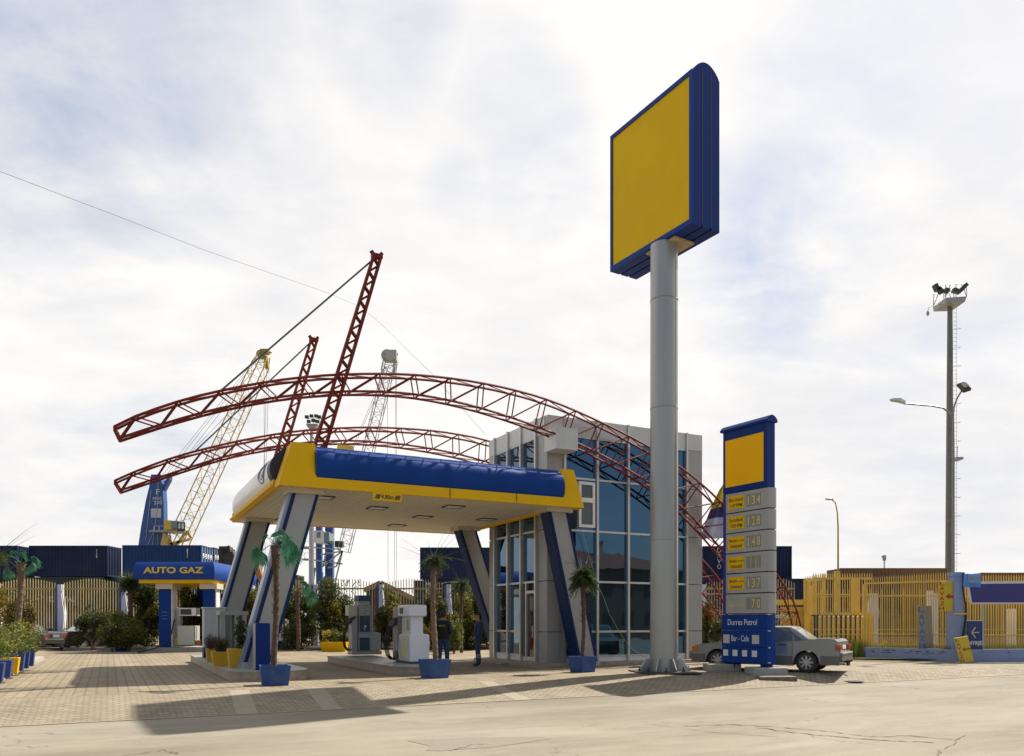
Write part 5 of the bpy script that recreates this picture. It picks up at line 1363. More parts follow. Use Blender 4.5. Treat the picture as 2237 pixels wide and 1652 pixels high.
# ---------------------------------------------------------------- harbour cranes
def P3(u, v, d): return at(u, v, d)
CRY = mat("crane_yellow", (.50, .36, .10), .5, var=.15, dirt=.15)
CRB = mat("crane_blue", (.02, .07, .24), .45, var=.12, scale=.3, dirt=.15)
CRG = mat("crane_grey", (.33, .33, .33), .5, .2, var=.12, dirt=.15)
WIREM = mat("wire_rope", (.10, .10, .10), .6)
def lattice(mb, a, b, w0, w1, n, r, cross=True, wd=.6):
    a, b = Vector(a), Vector(b); t = (b - a).normalized(); s_ = t.cross(Vector((0, 1, 0))).normalized(); q = s_.cross(t)
    def C(f, i):
        w = lerp(w0, w1, f) / 2; sg = ((-1, -1), (1, -1), (1, 1), (-1, 1))[i]
        return lerp(a, b, f) + s_ * sg[0] * w + q * sg[1] * w
    for i in range(4): mb.tube([C(0, i), C(1, i)], r, 5)
    for j in range(n):
        f0, f1 = j / n, (j + 1) / n
        for i in range(4):
            k = (i + 1) % 4; mb.tube([C(f0, i), C(f0, k)], r * wd, 3, False)
            mb.tube([C(f0, i), C(f1, k)] if j % 2 else [C(f0, k), C(f1, i)], r * wd, 3, False)
D1 = 115.0
c1 = thing('harbour_crane', 'harbour crane with blue tower and pale yellow lattice boom', 'crane', Vector((fx(335, D1), D1, -.3)))
mb = MB(); prof = [(300, 360, 1205), (308, 358, 1150), (318, 357, 1095), (326, 355, 1062), (328, 350, 1044)]
gp = [(-.3, 285, 372)]
rings = []
for (ul, ur, v) in [(292, 372, 1380)] + [(a, b, c) for a, b, c in prof]:
    z = fzz(v, D1); rings.append([(fx(ul, D1), D1, z), (fx(ur, D1), D1, z), (fx(ur, D1), D1 + 1.3, z), (fx(ul, D1), D1 + 1.3, z)])
mb.loft(rings); tw_ = mb.build('tower', CRB, c1)
mb = MB(); mb.prism([(fx(357, D1), fzz(1050, D1)), (fx(370, D1), fzz(1040, D1)), (fx(369, D1), fzz(1047, D1)), (fx(357, D1), fzz(1070, D1))], 'y', D1 + .2, D1 + 1.1); mb.box(fx(328, D1), fx(350, D1), D1 + .2, D1 + 1.2, fzz(1043, D1), fzz(1036, D1)); mb.build('tower_head', CRB, c1)
text('F', Vector((fx(341, D1), D1 - .02, fzz(1080, D1))), (1, 0, 0), UPZ, .55, .75, SIGNTXT, 'lettering', tw_)
text('MHC', Vector((fx(334, D1), D1 - .02, fzz(1093, D1))), (1, 0, 0), UPZ, 1.4, .5, SIGNTXT, 'lettering', tw_)
text('200', Vector((fx(336, D1), D1 - .02, fzz(1102, D1))), (1, 0, 0), UPZ, 1.2, .5, SIGNTXT, 'lettering', tw_)
mb = MB(); mb.box(fx(330, D1), fx(352, D1), D1 - .06, D1 - .01, fzz(1131, D1), fzz(1111, D1)); mb.build('white_plate', mat("faded_plate", (.42, .45, .50), .6, var=.15), tw_)
mb = MB(); lattice(mb, P3(384, 1196, D1), P3(568, 800, D1), 2.3, 1.9, 17, .085, wd=.45); lattice(mb, P3(568, 800, D1), P3(578, 775, D1), 1.9, 1.2, 3, .085, wd=.45); mb.build('boom', CRY, c1)
mb = MB()
for (a, b) in (((354, 1160), (382, 1196)), ((382, 1196), (408, 1160)), ((408, 1160), (418, 1175)), ((362, 1192), (415, 1178))): mb.bar(P3(*a, D1), P3(*b, D1), .35)
mb.prism([(fx(356, D1), fzz(1196, D1)), (fx(372, D1), fzz(1196, D1)), (fx(368, D1), fzz(1168, D1)), (fx(362, D1), fzz(1168, D1))], 'y', D1 - 1, D1 + 1); mb.build('boom_foot', CRY, c1)
mb = MB()
h0 = P3(572, 776, D1); mb.lathe([(.6, -.4), (.6, .4)], c=(fx(570, D1), D1, fzz(775, D1)), n=14, M=Matrix.Rotation(R_(90), 4, 'X')); mb.cbox((fx(579, D1), D1, fzz(769, D1)), 1.2, 1.0, .6); mb.bar(P3(583, 768, D1), P3(593, 771, D1), .2); mb.bar(P3(581, 780, D1), P3(583, 805, D1), .5); mb.build('boom_head', mat("crane_yellow_dark", (.30, .22, .03), .5, var=.2), c1)
mb = MB()
for a, b in (((352, 1042), (565, 775)), ((357, 1046), (566, 780)), ((360, 1048), (540, 860)), ((366, 1050), (560, 800)), ((583, 800), (565, 1380)), ((588, 800), (568, 1380)), ((576, 790), (580, 1380))): mb.tube([P3(*a, D1), P3(*b, D1)], .028, 4)
mb.build('rope', WIREM, c1)
mb = MB(); mb.box(fx(336, D1), fx(408, D1), D1 - 1.6, D1 + 1.2, fzz(1164, D1), fzz(1161, D1))
for u in (336, 347, 358): mb.bar(P3(u, 1161, D1 - 1.5), P3(u, 1149, D1 - 1.5), .08)
mb.bar(P3(336, 1149, D1 - 1.5), P3(358, 1149, D1 - 1.5), .08); mb.build('walkway', CRG, c1)
mb = MB(); mb.box(fx(372, D1), fx(388, D1), D1 - 2.2, D1, fzz(1160, D1), fzz(1141, D1)); cbn = mb.build('cab', mat("cab_yellow", (.55, .36, .03), .5, var=.1), c1)
mb = MB(); mb.box(fx(388.3, D1), fx(403, D1), D1 - 2.2, D1, fzz(1157, D1), fzz(1142, D1)); mb.build('cab_window', mat("cab_glass", (.10, .16, .15), .1, spec=.8), cbn)
mb = MB()
for u in (388.3, 395, 403): mb.bar(P3(u, 1142, D1 - 2.25), P3(u, 1160, D1 - 2.25), .14)
mb.bar(P3(388, 1142, D1 - 2.25), P3(404, 1142, D1 - 2.25), .18); mb.bar(P3(388, 1158, D1 - 2.25), P3(404, 1158, D1 - 2.25), .35); mb.build('cab_frame', DARKST, cbn)
mb = MB()
for (a, b) in (((322, 1190), (336, 1162)), ((333, 1190), (345, 1100)), ((345, 1190), (345, 1164)), ((345, 1100), (345, 1055)), ((318, 1180), (330, 1070))): mb.tube([P3(*a, D1 - .1), P3(*b, D1 - .1)], .05, 4)
mb.build('pipe', CRG, c1)
# second crane, seen under the canopy and above it
D2 = 105.0
c2 = thing('harbour_crane', 'harbour crane with grey white lattice boom and white cab, seen under the canopy', 'crane', Vector((fx(715, D2), D2, -.3)))
mb = MB()
for (a, b, w) in (((720, 1140), (720, 1260), 1.05), ((720, 1258), (720, 1420), .95)): mb.bar(P3(*a, D2 + 2), P3(*b, D2 + 2), w, w)
mb.build('tower', CRB, c2)
mb = MB()
for (a, b, w) in (((697, 1145), (697, 1250), .75), ((698, 1250), (699, 1420), .8), ((686, 1240), (668, 1400), .35), ((712, 1262), (700, 1300), .3), ((702, 1262), (716, 1330), .2)): mb.bar(P3(*a, D2), P3(*b, D2), w, w)
mb.build('tower_leg', CRB, c2)
mb = MB(); lattice(mb, P3(751, 1205, D2), P3(846, 815, D2), 1.4, 1.3, 22, .06, wd=.5); lattice(mb, P3(846, 815, D2), P3(853, 788, D2), 1.5, 1.6, 2, .075); mb.build('boom', CRG, c2)
mb = MB(); mb.cbox((fx(855, D2), D2, fzz(779, D2)), 1.5, 1.5, 1.3); mb.lathe([(.8, -.4), (.8, .4)], c=(fx(846, D2), D2, fzz(778, D2)), n=12, M=Matrix.Rotation(R_(90), 4, 'X')); mb.bar(P3(848, 770, D2), P3(869, 775, D2), .25); mb.bar(P3(862, 775, D2), P3(861, 815, D2), .35); mb.build('boom_head', mat("weathered_white", (.38, .37, .33), .6, var=.2), c2)
mb = MB()
for a, b in (((849, 800), (770, 985)), ((850, 795), (785, 1000)), ((845, 800), (760, 1000)), ((864, 790), (860, 1420)), ((866, 790), (865, 1420)), ((846, 830), (848, 1420)), ((760, 1000), (745, 1140)), ((785, 1000), (748, 1140))): mb.tube([P3(*a, D2), P3(*b, D2)], .024, 4)
mb.build('rope', WIREM, c2)
mb = MB(); mb.box(fx(697, D2), fx(719, D2), D2 - 3, D2, fzz(1190, D2), fzz(1165, D2)); cbn = mb.build('cab', WHITE, c2)
mb = MB(); mb.box(fx(719.3, D2), fx(730, D2), D2 - 3, D2, fzz(1190, D2), fzz(1168, D2)); mb.box(fx(704, D2), fx(712, D2), D2 - 3.04, D2 - 3.005, fzz(1180, D2), fzz(1168, D2)); mb.build('cab_window', mat("cab_glass", (.10, .16, .15), .1, spec=.8), cbn)
mb = MB()
for (a, b) in (((665, 1195), (745, 1200)), ((665, 1221), (748, 1232)), ((704, 1238), (747, 1204)), ((716, 1240), (734, 1238)), ((734, 1238), (748, 1204)), ((748, 1204), (732, 1272)), ((706, 1236), (712, 1205)), ((700, 1212), (748, 1204))): mb.bar(P3(*a, D2 - 1.5), P3(*b, D2 - 1.5), .18)
mb.build('frame', CRG, c2)
mb = MB(); mb.cbox((fx(741, D2), D2, fzz(1189, D2)), 1.0, 1, .8); mb.build('winch', DARKST, c2)
mb = MB(); mb.box(fx(668, D2), fx(726, D2), D2 - 4, D2 - 3.4, fzz(1157, D2), fzz(1146, D2)); mb.build('red_banner', mat("dark_red_board", (.22, .012, .008), .5), c2)
# ---- floodlight masts
def floodmast(label, u, vtop, vb, d, r0, r1, ladder, lights, platv, name='floodlight_mast', m=STEEL):
    t = thing(name, label, 'light mast', (fx(u, d), d, -.3)); x = fx(u, d)
    mb = MB(); mb.lathe([(r0, -.3), (lerp(r0, r1, .5), fzz((vtop + VH) / 2, d)), (r1, fzz(vtop, d))], c=(x, d, 0), n=12); mb.build('mast_pole', m, t, smooth=40)
    if ladder:
        mb = MB(); s_ = ladder; z = 1.0; ztop = fzz(vtop, d)
        mb.tube([(x + s_ - .05, d - .1, .5), (x + s_ - .1, d - .1, ztop)], .014, 4); mb.tube([(x + s_ + .25, d - .1, .5), (x + s_ + .2, d - .1, ztop)], .014, 4)
        while z < ztop - .5:
            mb.bar((x + s_ - .05, d - .1, z), (x + s_ + .25, d - .1, z), .02); z += .35
        z = 2.5
        while z < ztop - .5:
            mb.tube([(x + s_ - .08, d - .1, z), (x + s_ + .0, d - .5, z), (x + s_ + .36, d - .5, z), (x + s_ + .3, d - .1, z)], .016, 4); z += 1.6
        mb.build('ladder', CRG, t)
    return t, x
t, x = floodmast('tall grey floodlight mast with ladder and lamp platform at the right', 2074, 672, 1260, 68, .40, .19, .30, None, None, m=mat('dark_mast_steel', (.17, .165, .15), .6, .4, var=.15, dirt=.1))
D3 = 68.0
mb = MB(); mb.prism([(fx(2051, D3), fzz(661, D3)), (fx(2097, D3), fzz(658, D3)), (fx(2092, D3), fzz(670, D3)), (fx(2052, D3), fzz(671, D3))], 'y', D3 - 1.0, D3 + 1.0); mb.build('platform', CRG, t)
mb = MB()
for y in (D3 - .95, D3 + .95):
    for a, b in (((2051, 660), (2052, 632)), ((2097, 658), (2096, 630)), ((2074, 660), (2074, 631)), ((2051, 632), (2097, 630)), ((2052, 645), (2097, 643)), ((2051, 660), (2062, 632)), ((2097, 658), (2086, 632))): mb.tube([P3(*a, D3) + Vector((0, y - D3, 0)), P3(*b, D3) + Vector((0, y - D3, 0))], .035, 4)
mb.build('railing', CRG, t)
for i, (a, b) in enumerate((((2041, 622), (2047, 636)), ((2047, 630), (2058, 640)), ((2062, 634), (2072, 637)), ((2080, 634), (2090, 637)), ((2092, 640), (2110, 622)))):
    mb = MB(); mb.bar(P3(*a, D3 - 1), P3(*b, D3 - 1), .45, .30); mb.build('floodlight', DARKST, t)
mb = MB(); mb.tube([P3(2052, 665, D3), P3(2028, 672, D3), P3(2026, 680, D3)], .03, 4); mb.ell(P3(2026, 685, D3), .13, .13, .22, 8, 6); mb.build('camera_arm', CRG, t)
mb = MB(); mb.box(fx(2075, D3), fx(2091, D3), D3 - .9, D3 + .1, fzz(1008, D3), fzz(1003, D3))
for a, b in (((2090, 1005), (2091, 975)), ((2082, 1005), (2082, 977)), ((2082, 977), (2091, 976)), ((2078, 990), (2091, 990))): mb.tube([P3(*a, D3 - .8), P3(*b, D3 - .8)], .03, 4)
mb.build('rest_platform', CRG, t)
t, x = floodmast('grey floodlight mast seen behind the canopy between the red masts', 680, 940, 1400, 88, .36, .18, .38, None, None)
D4 = 88.0
mb = MB(); mb.prism([(fx(672, D4), fzz(930, D4)), (fx(697, D4), fzz(930, D4)), (fx(693, D4), fzz(938, D4)), (fx(676, D4), fzz(938, D4))], 'y', D4 - .9, D4 + .9); mb.build('platform', CRG, t)
for i, (u, v) in enumerate(((670, 911), (680, 909), (690, 909), (697, 911), (674, 921), (684, 919), (693, 921))):
    mb = MB(); mb.cbox(P3(u, v, D4 - .9), .40, .25, .32, .1 * i); mb.build('floodlight', DARKST, t)
mb = MB()
for u in (672, 684, 697): mb.tube([P3(u, 930, D4), P3(u, 909, D4)], .03, 4)
mb.tube([P3(670, 915, D4), P3(699, 915, D4)], .03, 4); mb.build('railing', CRG, t)
mb = MB()
for v in (1197, 1222): mb.box(fx(665, D4), fx(680, D4), D4 - 1, D4, fzz(v + 3, D4), fzz(v, D4))
for v in (1183, 1208): mb.tube([P3(665, v + 14, D4 - 1), P3(665, v, D4 - 1), P3(679, v, D4 - 1)], .025, 4)
mb.build('rest_platform', CRG, t)
# double-arm street lamp
D5 = 33.0; x = fx(2080, D5)
t = thing('street_lamp', 'double-armed street lamp with one arm left and one reaching up right', 'street lamp', (x, D5, 0)); GP = mat("lamp_pole_grey", (.22, .22, .21), .5, .4, var=.12)
mb = MB(); mb.tube([(x + .02, D5, 0), (x + .03, D5, fzz(1000, D5)), P3(2081, 905, D5)], [.07, .055, .045], 8); mb.build('pole', GP, t, smooth=40)
mb = MB(); mb.tube([P3(2081, 915, D5), P3(2076, 905, D5), P3(2060, 892, D5), P3(2035, 887, D5), P3(1975, 882, D5)], .035, 7); mb.build('arm', GP, t)
mb = MB(); mb.tube([P3(2081, 912, D5), P3(2083, 890, D5), P3(2090, 870, D5), P3(2101, 852, D5)], .035, 7); mb.build('arm', GP, t)
mb = MB(); q = P3(1960, 876, D5); mb.loft([[q + Vector((x_, y_ * w, z_)) for x_, y_, z_ in ((0, -1, 0), (0, 1, 0), (0, .6, h_), (0, -.6, h_))] for x_, w, h_ in ()] or [[Vector((q.x + a, q.y - w, q.z + zz)), Vector((q.x + a, q.y + w, q.z + zz)), Vector((q.x + a, q.y + w * .6, q.z + zz + h_)), Vector((q.x + a, q.y - w * .6, q.z + zz + h_))] for a, w, h_, zz in ((-.32, .05, .03, .04), (-.2, .12, .10, .0), (.1, .14, .14, -.04), (.3, .08, .12, -.12))]); mb.build('lamp_head', GREYL, t)
mb = MB(); q = P3(2105, 846, D5); mb.obox(Matrix.Translation(q) @ Matrix.Rotation(R_(-18), 4, 'Y') @ Matrix.Rotation(R_(55), 4, 'X'), .36, .52, .18, .05); lh = mb.build('lamp_head', DARKST, t)
mb = MB(); mb.obox(Matrix.Translation(q + Vector((0, -.06, .05))) @ Matrix.Rotation(R_(-18), 4, 'Y') @ Matrix.Rotation(R_(55), 4, 'X'), .22, .26, .16, .03); mb.build('lens', mat("lamp_lens", (.35, .32, .25), .3), lh)
def smalllamp(label, u, vt, d, du):
    x = fx(u, d); t = thing('street_lamp', label, 'street lamp', (x, d, 0)); zt = fzz(vt, d)
    mb = MB(); mb.tube([(x, d, 0), (x, d, zt - 2), (x - .05, d, zt - 1.0), (x + du * .35, d, zt - .25), (x + du * .9, d, zt)], [.09, .06, .05, .045, .04], 7); mb.build('pole', FYEL, t, smooth=40)
    mb = MB(); mb.ell((x + du * 1.15, d, zt + .02), .35, .14, .09, 8, 6); mb.build('lamp_head', GREYL, t)
smalllamp('slim single-armed street lamp standing between the price pylon and the tall mast', 1830, 1091, 58, -.55)
D6 = 90.0; x = fx(1931, D6); t = thing('signal_post', 'tiny post with a small device above the brown container', 'post', (x, D6, 0))
mb = MB(); mb.tube([(x, D6, 0), (x, D6, fzz(1216, D6))], .07, 6); mb.build('pole', CRG, t); mb = MB(); mb.cbox((x, D6, fzz(1219, D6)), .3, .3, .6); mb.bar((x - .3, D6, fzz(1217, D6)), (x, D6, fzz(1214, D6)), .15); mb.build('device', CRG, t)
# reach stacker and spreader bits above the gas kiosk
D7 = 62.0; t = thing('reach_stacker', 'dark reach stacker machine rising behind the gas kiosk', 'machine', (fx(505, D7), D7, 0))
mb = MB(); mb.box(fx(478, D7), fx(494, D7), D7, D7 + 2, fzz(1240, D7), fzz(1196, D7)); mb.box(fx(481, D7), fx(499, D7), D7 - .3, D7 + 1, fzz(1200, D7), fzz(1194, D7)); mb.build('spreader', mat("stacker_dark", (.03, .028, .026), .7, var=.4), t)
mb = MB(); mb.bar(P3(497, 1193, D7), P3(502, 1215, D7), .35); mb.bar(P3(500, 1210, D7), P3(518, 1250, D7), .9); mb.bar(P3(512, 1240, D7), P3(540, 1340, D7), .8); mb.bar(P3(486, 1215, D7), P3(512, 1222, D7), .5); mb.build('mast_boom', mat("stacker_dark", (.03, .028, .026), .7), t)
mb = MB(); mb.bar(P3(556, 1225, D7), P3(568, 1262, D7), .5); mb.bar(P3(566, 1255, D7), P3(575, 1275, D7), .35); mb.build('hydraulic_arm', mat("stacker_orange", (.35, .13, .05), .6, var=.3), t)
# gabled warehouse behind the fence
D8 = 78.0
t = thing('warehouse', 'low dark warehouse with sloping roof behind the fence', 'building', (fx(870, D8), D8, 0))
mb = MB(); mb.prism([(fx(800, D8), -.3), (fx(800, D8), fzz(1290, D8)), (fx(832, D8), fzz(1276, D8)), (fx(905, D8), fzz(1312, D8)), (fx(905, D8), -.3)], 'y', D8, D8 + 9); mb.build('wall', mat("dark_brown_shed", (.055, .035, .026), .8, var=.3), t)
mb = MB(); mb.bar((fx(832, D8), D8 - .25, fzz(1273, D8)), (fx(910, D8), D8 - .25, fzz(1311, D8)), .4, .45); mb.bar((fx(832, D8), D8 - .25, fzz(1273, D8)), (fx(796, D8), D8 - .25, fzz(1290, D8)), .4, .45); mb.build('roof_edge', mat("tan_roof_edge", (.25, .17, .11), .8, var=.2), t)

# ---------------------------------------------------------------- gas kiosk
DK = 39.0
KX0, KX1 = fx(300, DK), fx(463, DK); ks = thing('gas_kiosk', 'small gas filling kiosk with rounded blue roof lettered AUTO GAZ', 'kiosk', (fx(380, DK), DK, 0))
KD = 6.2
kz0, kz1, kz2 = fzz(1273, DK), fzz(1266, DK), fzz(1227, DK)
def kprof(k=1):
    P = []
    for i in range(9):
        f = i / 8; P.append((-.18 * math.sin(math.pi * f) * k + .32 * f * f, lerp(kz1, kz2, f)))
    return P
mb = MB(); rings = []
for i in range(9):
    f = i / 8; o = -.13 * math.sin(math.pi * f) + .14 * f * f; z = lerp(kz1, kz2, f)
    rings.append([(KX0 + o * .35 - .15, DK + o, z), (KX1 - o * .6 + .1, DK + o, z), (KX1 - o * .6 + .1, DK + KD - o, z), (KX0 + o * .35 - .15, DK + KD - o, z)])
mb.loft(rings); mb.build('roof', mat("kiosk_blue", (.005, .045, .25), .4, var=.08, scale=1.5, spec=.25), ks, smooth=40)
mb = MB(); mb.box(KX0 + .05, KX1 - .02, DK + .05, DK + KD - .05, kz0 - .02, kz1 - .003); mb.build('roof_band', YELLOW, ks)
text('AUTO GAZ', Vector((fx(317, DK), DK - .2, fzz(1253, DK))), (1, 0, 0), UPZ, fx(447, DK) - fx(317, DK), 14 * DK / FPX, YTXT, 'lettering', ks, bold=.03, depth=.0)
for i, (ua, ub) in enumerate(((340, 366), (437, 463))):
    xa, xb = fx(ua, DK), fx(ub, DK)
    mb = MB(); mb.box(xa, xb, DK + .35, DK + .95, .22, kz0 - .30); co = mb.build('column', BLUE, ks)
    mb = MB(); mb.box(xb + .002, xb + .06, DK + .40, DK + .90, .22, kz0 - .30); mb.build('side_panel', WHITE, co)
    mb = MB(); mb.box(xa - .12, xb + .16, DK + .2, DK + 1.1, kz0 - .299, kz0 - .022); mb.build('capital', CREAM, co)
    mb = MB()
    for k in range(3): mb.box(xa + .12, xa + .42, DK + .343, DK + .349, 1.95 - k * .17, 2.0 - k * .17)
    mb.build('notice', mat("faint_notice", (.06, .10, .24), .6), co)
each('rear_column', BLUE, ks, [(fx(ua, DK) - .3, fx(ua, DK) + .3, DK + KD - 1.0, DK + KD - .5, .22, kz0 - .022) for ua in (352, 450)])
mb = MB(); mb.box(fx(322, DK), fx(478, DK), DK - .1, DK + 3, -.01, .215); mb.build('base', CONC, ks)
gd = thing('gas_dispenser', 'boxy cream gas dispenser with raised display between the kiosk columns', 'fuel pump', (fx(404, DK), DK + .4, .22)); DG = DK + .4
def gbox(nm, m, ua, ub, va, vb, y0, y1, par=gd): 
    mb = MB(); mb.box(fx(ua, DG), fx(ub, DG), DG + y0, DG + y1, fzz(vb, DG), fzz(va, DG)); return mb.build(nm, m, par)
gbox('cabinet', mat("dispenser_cream_light", (.50, .49, .42), .45, var=.08, dirt=.2), 388, 424, 1367, 1409, .0, .7)
gbox('side_pillar', GREY, 382, 389.5, 1328, 1409, .2, .5)
hd = gbox('display_head', WHITE, 391, 427, 1328, 1345, .05, .55); gbox('display', mat("dark_display", (.03, .04, .035), .2), 393, 417, 1330.5, 1343, .035, .048, hd)
gbox('side_box', mat("orange_box", (.40, .18, .03), .6), 425, 436, 1399, 1410, .1, .5); gbox('side_box', mat("orange_box2", (.45, .24, .03), .6), 381, 388, 1393, 1409, .0, .19)
mb = MB(); mb.tube([(fx(430, DG), DG - .05, fzz(1368, DG)), (fx(430, DG), DG - .05, fzz(1398, DG))], .03, 6); mb.build('rod', WHITE, gd)
mb = MB(); mb.tube([(fx(381, DG), DG, 1.6), (fx(380, DG), DG - .3, .9), (fx(372, DG), DG - .5, .45), (fx(352, DG), DG - .7, .20), (fx(336, DG), DG - 1.2, .05), (fx(330, DG), DG - 1.4, .03)], .035, 6); mb.build('hose', RUBBER, gd, smooth=True)
t = thing('blue_tub', 'small dark blue tub among the shrubs left of the kiosk', 'planter', (fx(261, 40), 40, 0)); mb = MB(); mb.box(fx(251, 40), fx(272, 40), 40, 40.5, 0.01, .5); mb.build('tub', BLUE2, t)

# ---------------------------------------------------------------- cars
def sedan(name, label, pos, rz, paint, lower, seed=1, plate='', roofm=None):
    t = thing(name, label, 'car', pos, rz); M = WM[t]
    def prof(off, z0=0.0):
        P = [(-2.20, .42), (-2.24, .50), (-2.24, .62), (-2.19, .66), (-2.17, .92), (-2.10, .98), (-1.95, 1.0), (-1.42, .99), (-.9, .935), (0.0, .905), (0.92, .895), (1.5, .86), (1.95, .80), (2.12, .74), (2.17, .62), (2.20, .56), (2.20, .40), (2.10, .26)]
        def arch_(cx, r, a0=0, n=9): return [(cx + r * math.cos(R_(a0 + 180 * i / n)), .30 + r * math.sin(R_(a0 + 180 * i / n)) if .30 + r * math.sin(R_(a0 + 180 * i / n)) > .24 else .24) for i in range(n + 1)]
        P += [(1.36 + .40, .22)] + arch_(1.36, .365) + [(1.36 - .40, .20), (-1.30 + .40, .20)] + arch_(-1.30, .365) + [(-1.30 - .40, .26)]
        cx, cz = 0, .62
        return [(x - off * (1 if x > 0 else -1) * (abs(x) > 1.9), z - off * .8 * (z > .7)) for x, z in P]
    def ring(y, off, zs=1.0): return [M @ Vector((x, y, z)) for x, z in prof(off)]
    mb = MB(); mb.loft([ring(-.80, .07), ring(-.835, .02), ring(-.845, .0), ring(-.82, 0), ring(.82, 0), ring(.845, .0), ring(.835, .02), ring(.80, .07)][1:-1]); mb.build('body', paint, t)
    # lower cladding
    for s_ in (-1, 1):
        mb = MB(M)
        for (a, b) in ((-.91, .97), (1.76, 2.19), (-2.22, -1.70)):
            y0, y1 = (.846, .862) if s_ > 0 else (-.862, -.846)
            mb.box(a, b, y0, y1, .24, .50)
        mb.build('side_cladding', lower, t)
    mb = MB(M); mb.box(-2.30, -2.225, -.84, .84, .36, .60); mb.box(2.185, 2.27, -.82, .82, .32, .58); mb.build('bumper', lower, t)
    mb = MB(M); mb.box(-2.315, -2.301, -.80, .80, .57, .605); mb.build('bumper_trim', GREYL, t)
    # greenhouse
    def g(z): 
        f = (z - .97) / .40; return f
    B = [(-1.50, -.72), (1.02, -.72), (1.02, .72), (-1.50, .72)]
    R1 = [(-.82, -.585), (.28, -.585), (.28, .585), (-.82, .585)]
    def gp(f, i, j=None): return Vector((lerp(B[i][0], R1[i][0], f), lerp(B[i][1], R1[i][1], f), lerp(.86, 1.34, f)))
    mb = MB(M); mb.loft([[gp(0, i) for i in range(4)], [gp(1, i) for i in range(4)]]); mb.build('cabin', paint, t)
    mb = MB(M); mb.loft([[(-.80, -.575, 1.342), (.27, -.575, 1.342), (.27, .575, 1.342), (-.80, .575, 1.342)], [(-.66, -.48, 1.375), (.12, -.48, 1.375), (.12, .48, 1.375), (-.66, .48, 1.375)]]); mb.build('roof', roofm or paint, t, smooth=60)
    GL = mat('car_side_glass', (.085, .10, .088), .05, var=.35, scale=3, spec=.9)
    for s_ in (-1, 1):
        def sp(x, f):   # on the side plane
            y = lerp(.72, .585, f) + .006; return M @ Vector((x, y * s_, lerp(.86, 1.34, f)))
        for poly in (((-.16, .08), (-.16, .90), (.22, .90), (.80, .10)), ((-.22, .08), (-.22, .90), (-.70, .90), (-.86, .55), (-.90, .08)), ((-.95, .10), (-.91, .50), (-.97, .46), (-1.22, .10))):
            mb = MB(); mb.recalc = False; mb.quad(*[sp(x, f) for x, f in (poly if s_ > 0 else poly[::-1])]); mb.build('side_window', GL, t)
        mb = MB()
        for a, b in (((-.19, .02), (-.19, .94)), ((.24, .94), (-.72, .94)), ((-.72, .94), (-.93, .5)), ((-.93, .5), (-1.26, .05)), ((-1.3, .04), (.9, .04)), ((.24, .94), (.86, .06))): mb.bar(sp(*a), sp(*b), .025, .02)
        mb.build('window_trim', DARKST, t)
        mb = MB(M)
        for x in (-.62, .42): mb.box(x - .10, x + .10, s_ * .853 - .012, s_ * .853 + .012, .80, .835)
        mb.build('door_handle', DARKST, t)
        each('door_gap', DARKST, t, [(x, x + .010, s_ * .8455 - .002, s_ * .8455 + .002, .26, .90) for x in (-.905, -.195, .92)], M)
        each('trim_strip', GREYL, t, [(-.90, .92, min(s_ * .8455, s_ * .853), max(s_ * .8455, s_ * .853), .50, .512)], M)
        mb = MB(M); mb.cbox((.78, s_ * .90, 1.03), .12, .16, .12); mb.build('side_mirror', paint, t)
    def plane(i, j, f0, f1, m0, m1, dx, dz):
        a, b, c_, d_ = gp(f0, i), gp(f0, j), gp(f1, j), gp(f1, i)
        e = Vector((dx, 0, dz)); return [lerp(a, b, m0) + e, lerp(a, b, m1) + e, lerp(d_, c_, m1) + e, lerp(d_, c_, m0) + e]
    mb = MB(M); mb.recalc = False; mb.quad(*plane(3, 0, .08, .94, .06, .94, -.008, .008)); mb.build('rear_window', mat("rear_glass_with_glare", (.30, .33, .33), .05, .3, var=.01, spec=.9), t)  # white glare is painted into the pale colour of the rear glass
    mb = MB(M); mb.recalc = False; mb.quad(*plane(1, 2, .08, .94, .06, .94, .008, .008)); mb.build('windscreen', GL, t)
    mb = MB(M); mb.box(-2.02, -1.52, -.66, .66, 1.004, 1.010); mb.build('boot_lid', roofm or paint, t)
    TL = mat("tail_light_red", (.35, .02, .01), .25, spec=.6); TO = mat("indicator_orange", (.42, .09, .01), .3)
    for s_ in (-1, 1):
        mb = MB(M); mb.box(-2.25, -2.10, min(s_ * .50, s_ * .852), max(s_ * .50, s_ * .852), .68, .83); mb.build('tail_light', TL, t)
        mb = MB(M); mb.box(-2.256, -2.11, min(s_ * .66, s_ * .858), max(s_ * .66, s_ * .858), .76, .826); mb.build('indicator', TO, t)
        mb = MB(M); mb.box(2.02, 2.175, min(s_ * .45, s_ * .70), max(s_ * .45, s_ * .70), .58, .74); mb.build('headlight', GREYL, t)
        mb = MB(M); mb.box(1.98, 2.18, min(s_ * .71, s_ * .852), max(s_ * .71, s_ * .852), .56, .74); mb.build('indicator', TO, t)
    mb = MB(M); mb.box(-2.21, -2.178, -.26, .26, .70, .81); pl_ = mb.build('number_plate', SIGNTXT, t)
    mb = MB(M); mb.box(-2.26, -2.19, -.70, -.40, .18, .34); mb.tube([(-2.30, .35, .26), (-2.1, .35, .26)], .03, 6); mb.bar((-2.3, -.1, .30), (-2.42, -.1, .36), .05); mb.build('exhaust', DARKST, t)
    AL = mat("alloy_wheel", (.36, .34, .31), .4, .6, var=.1, dirt=.15)
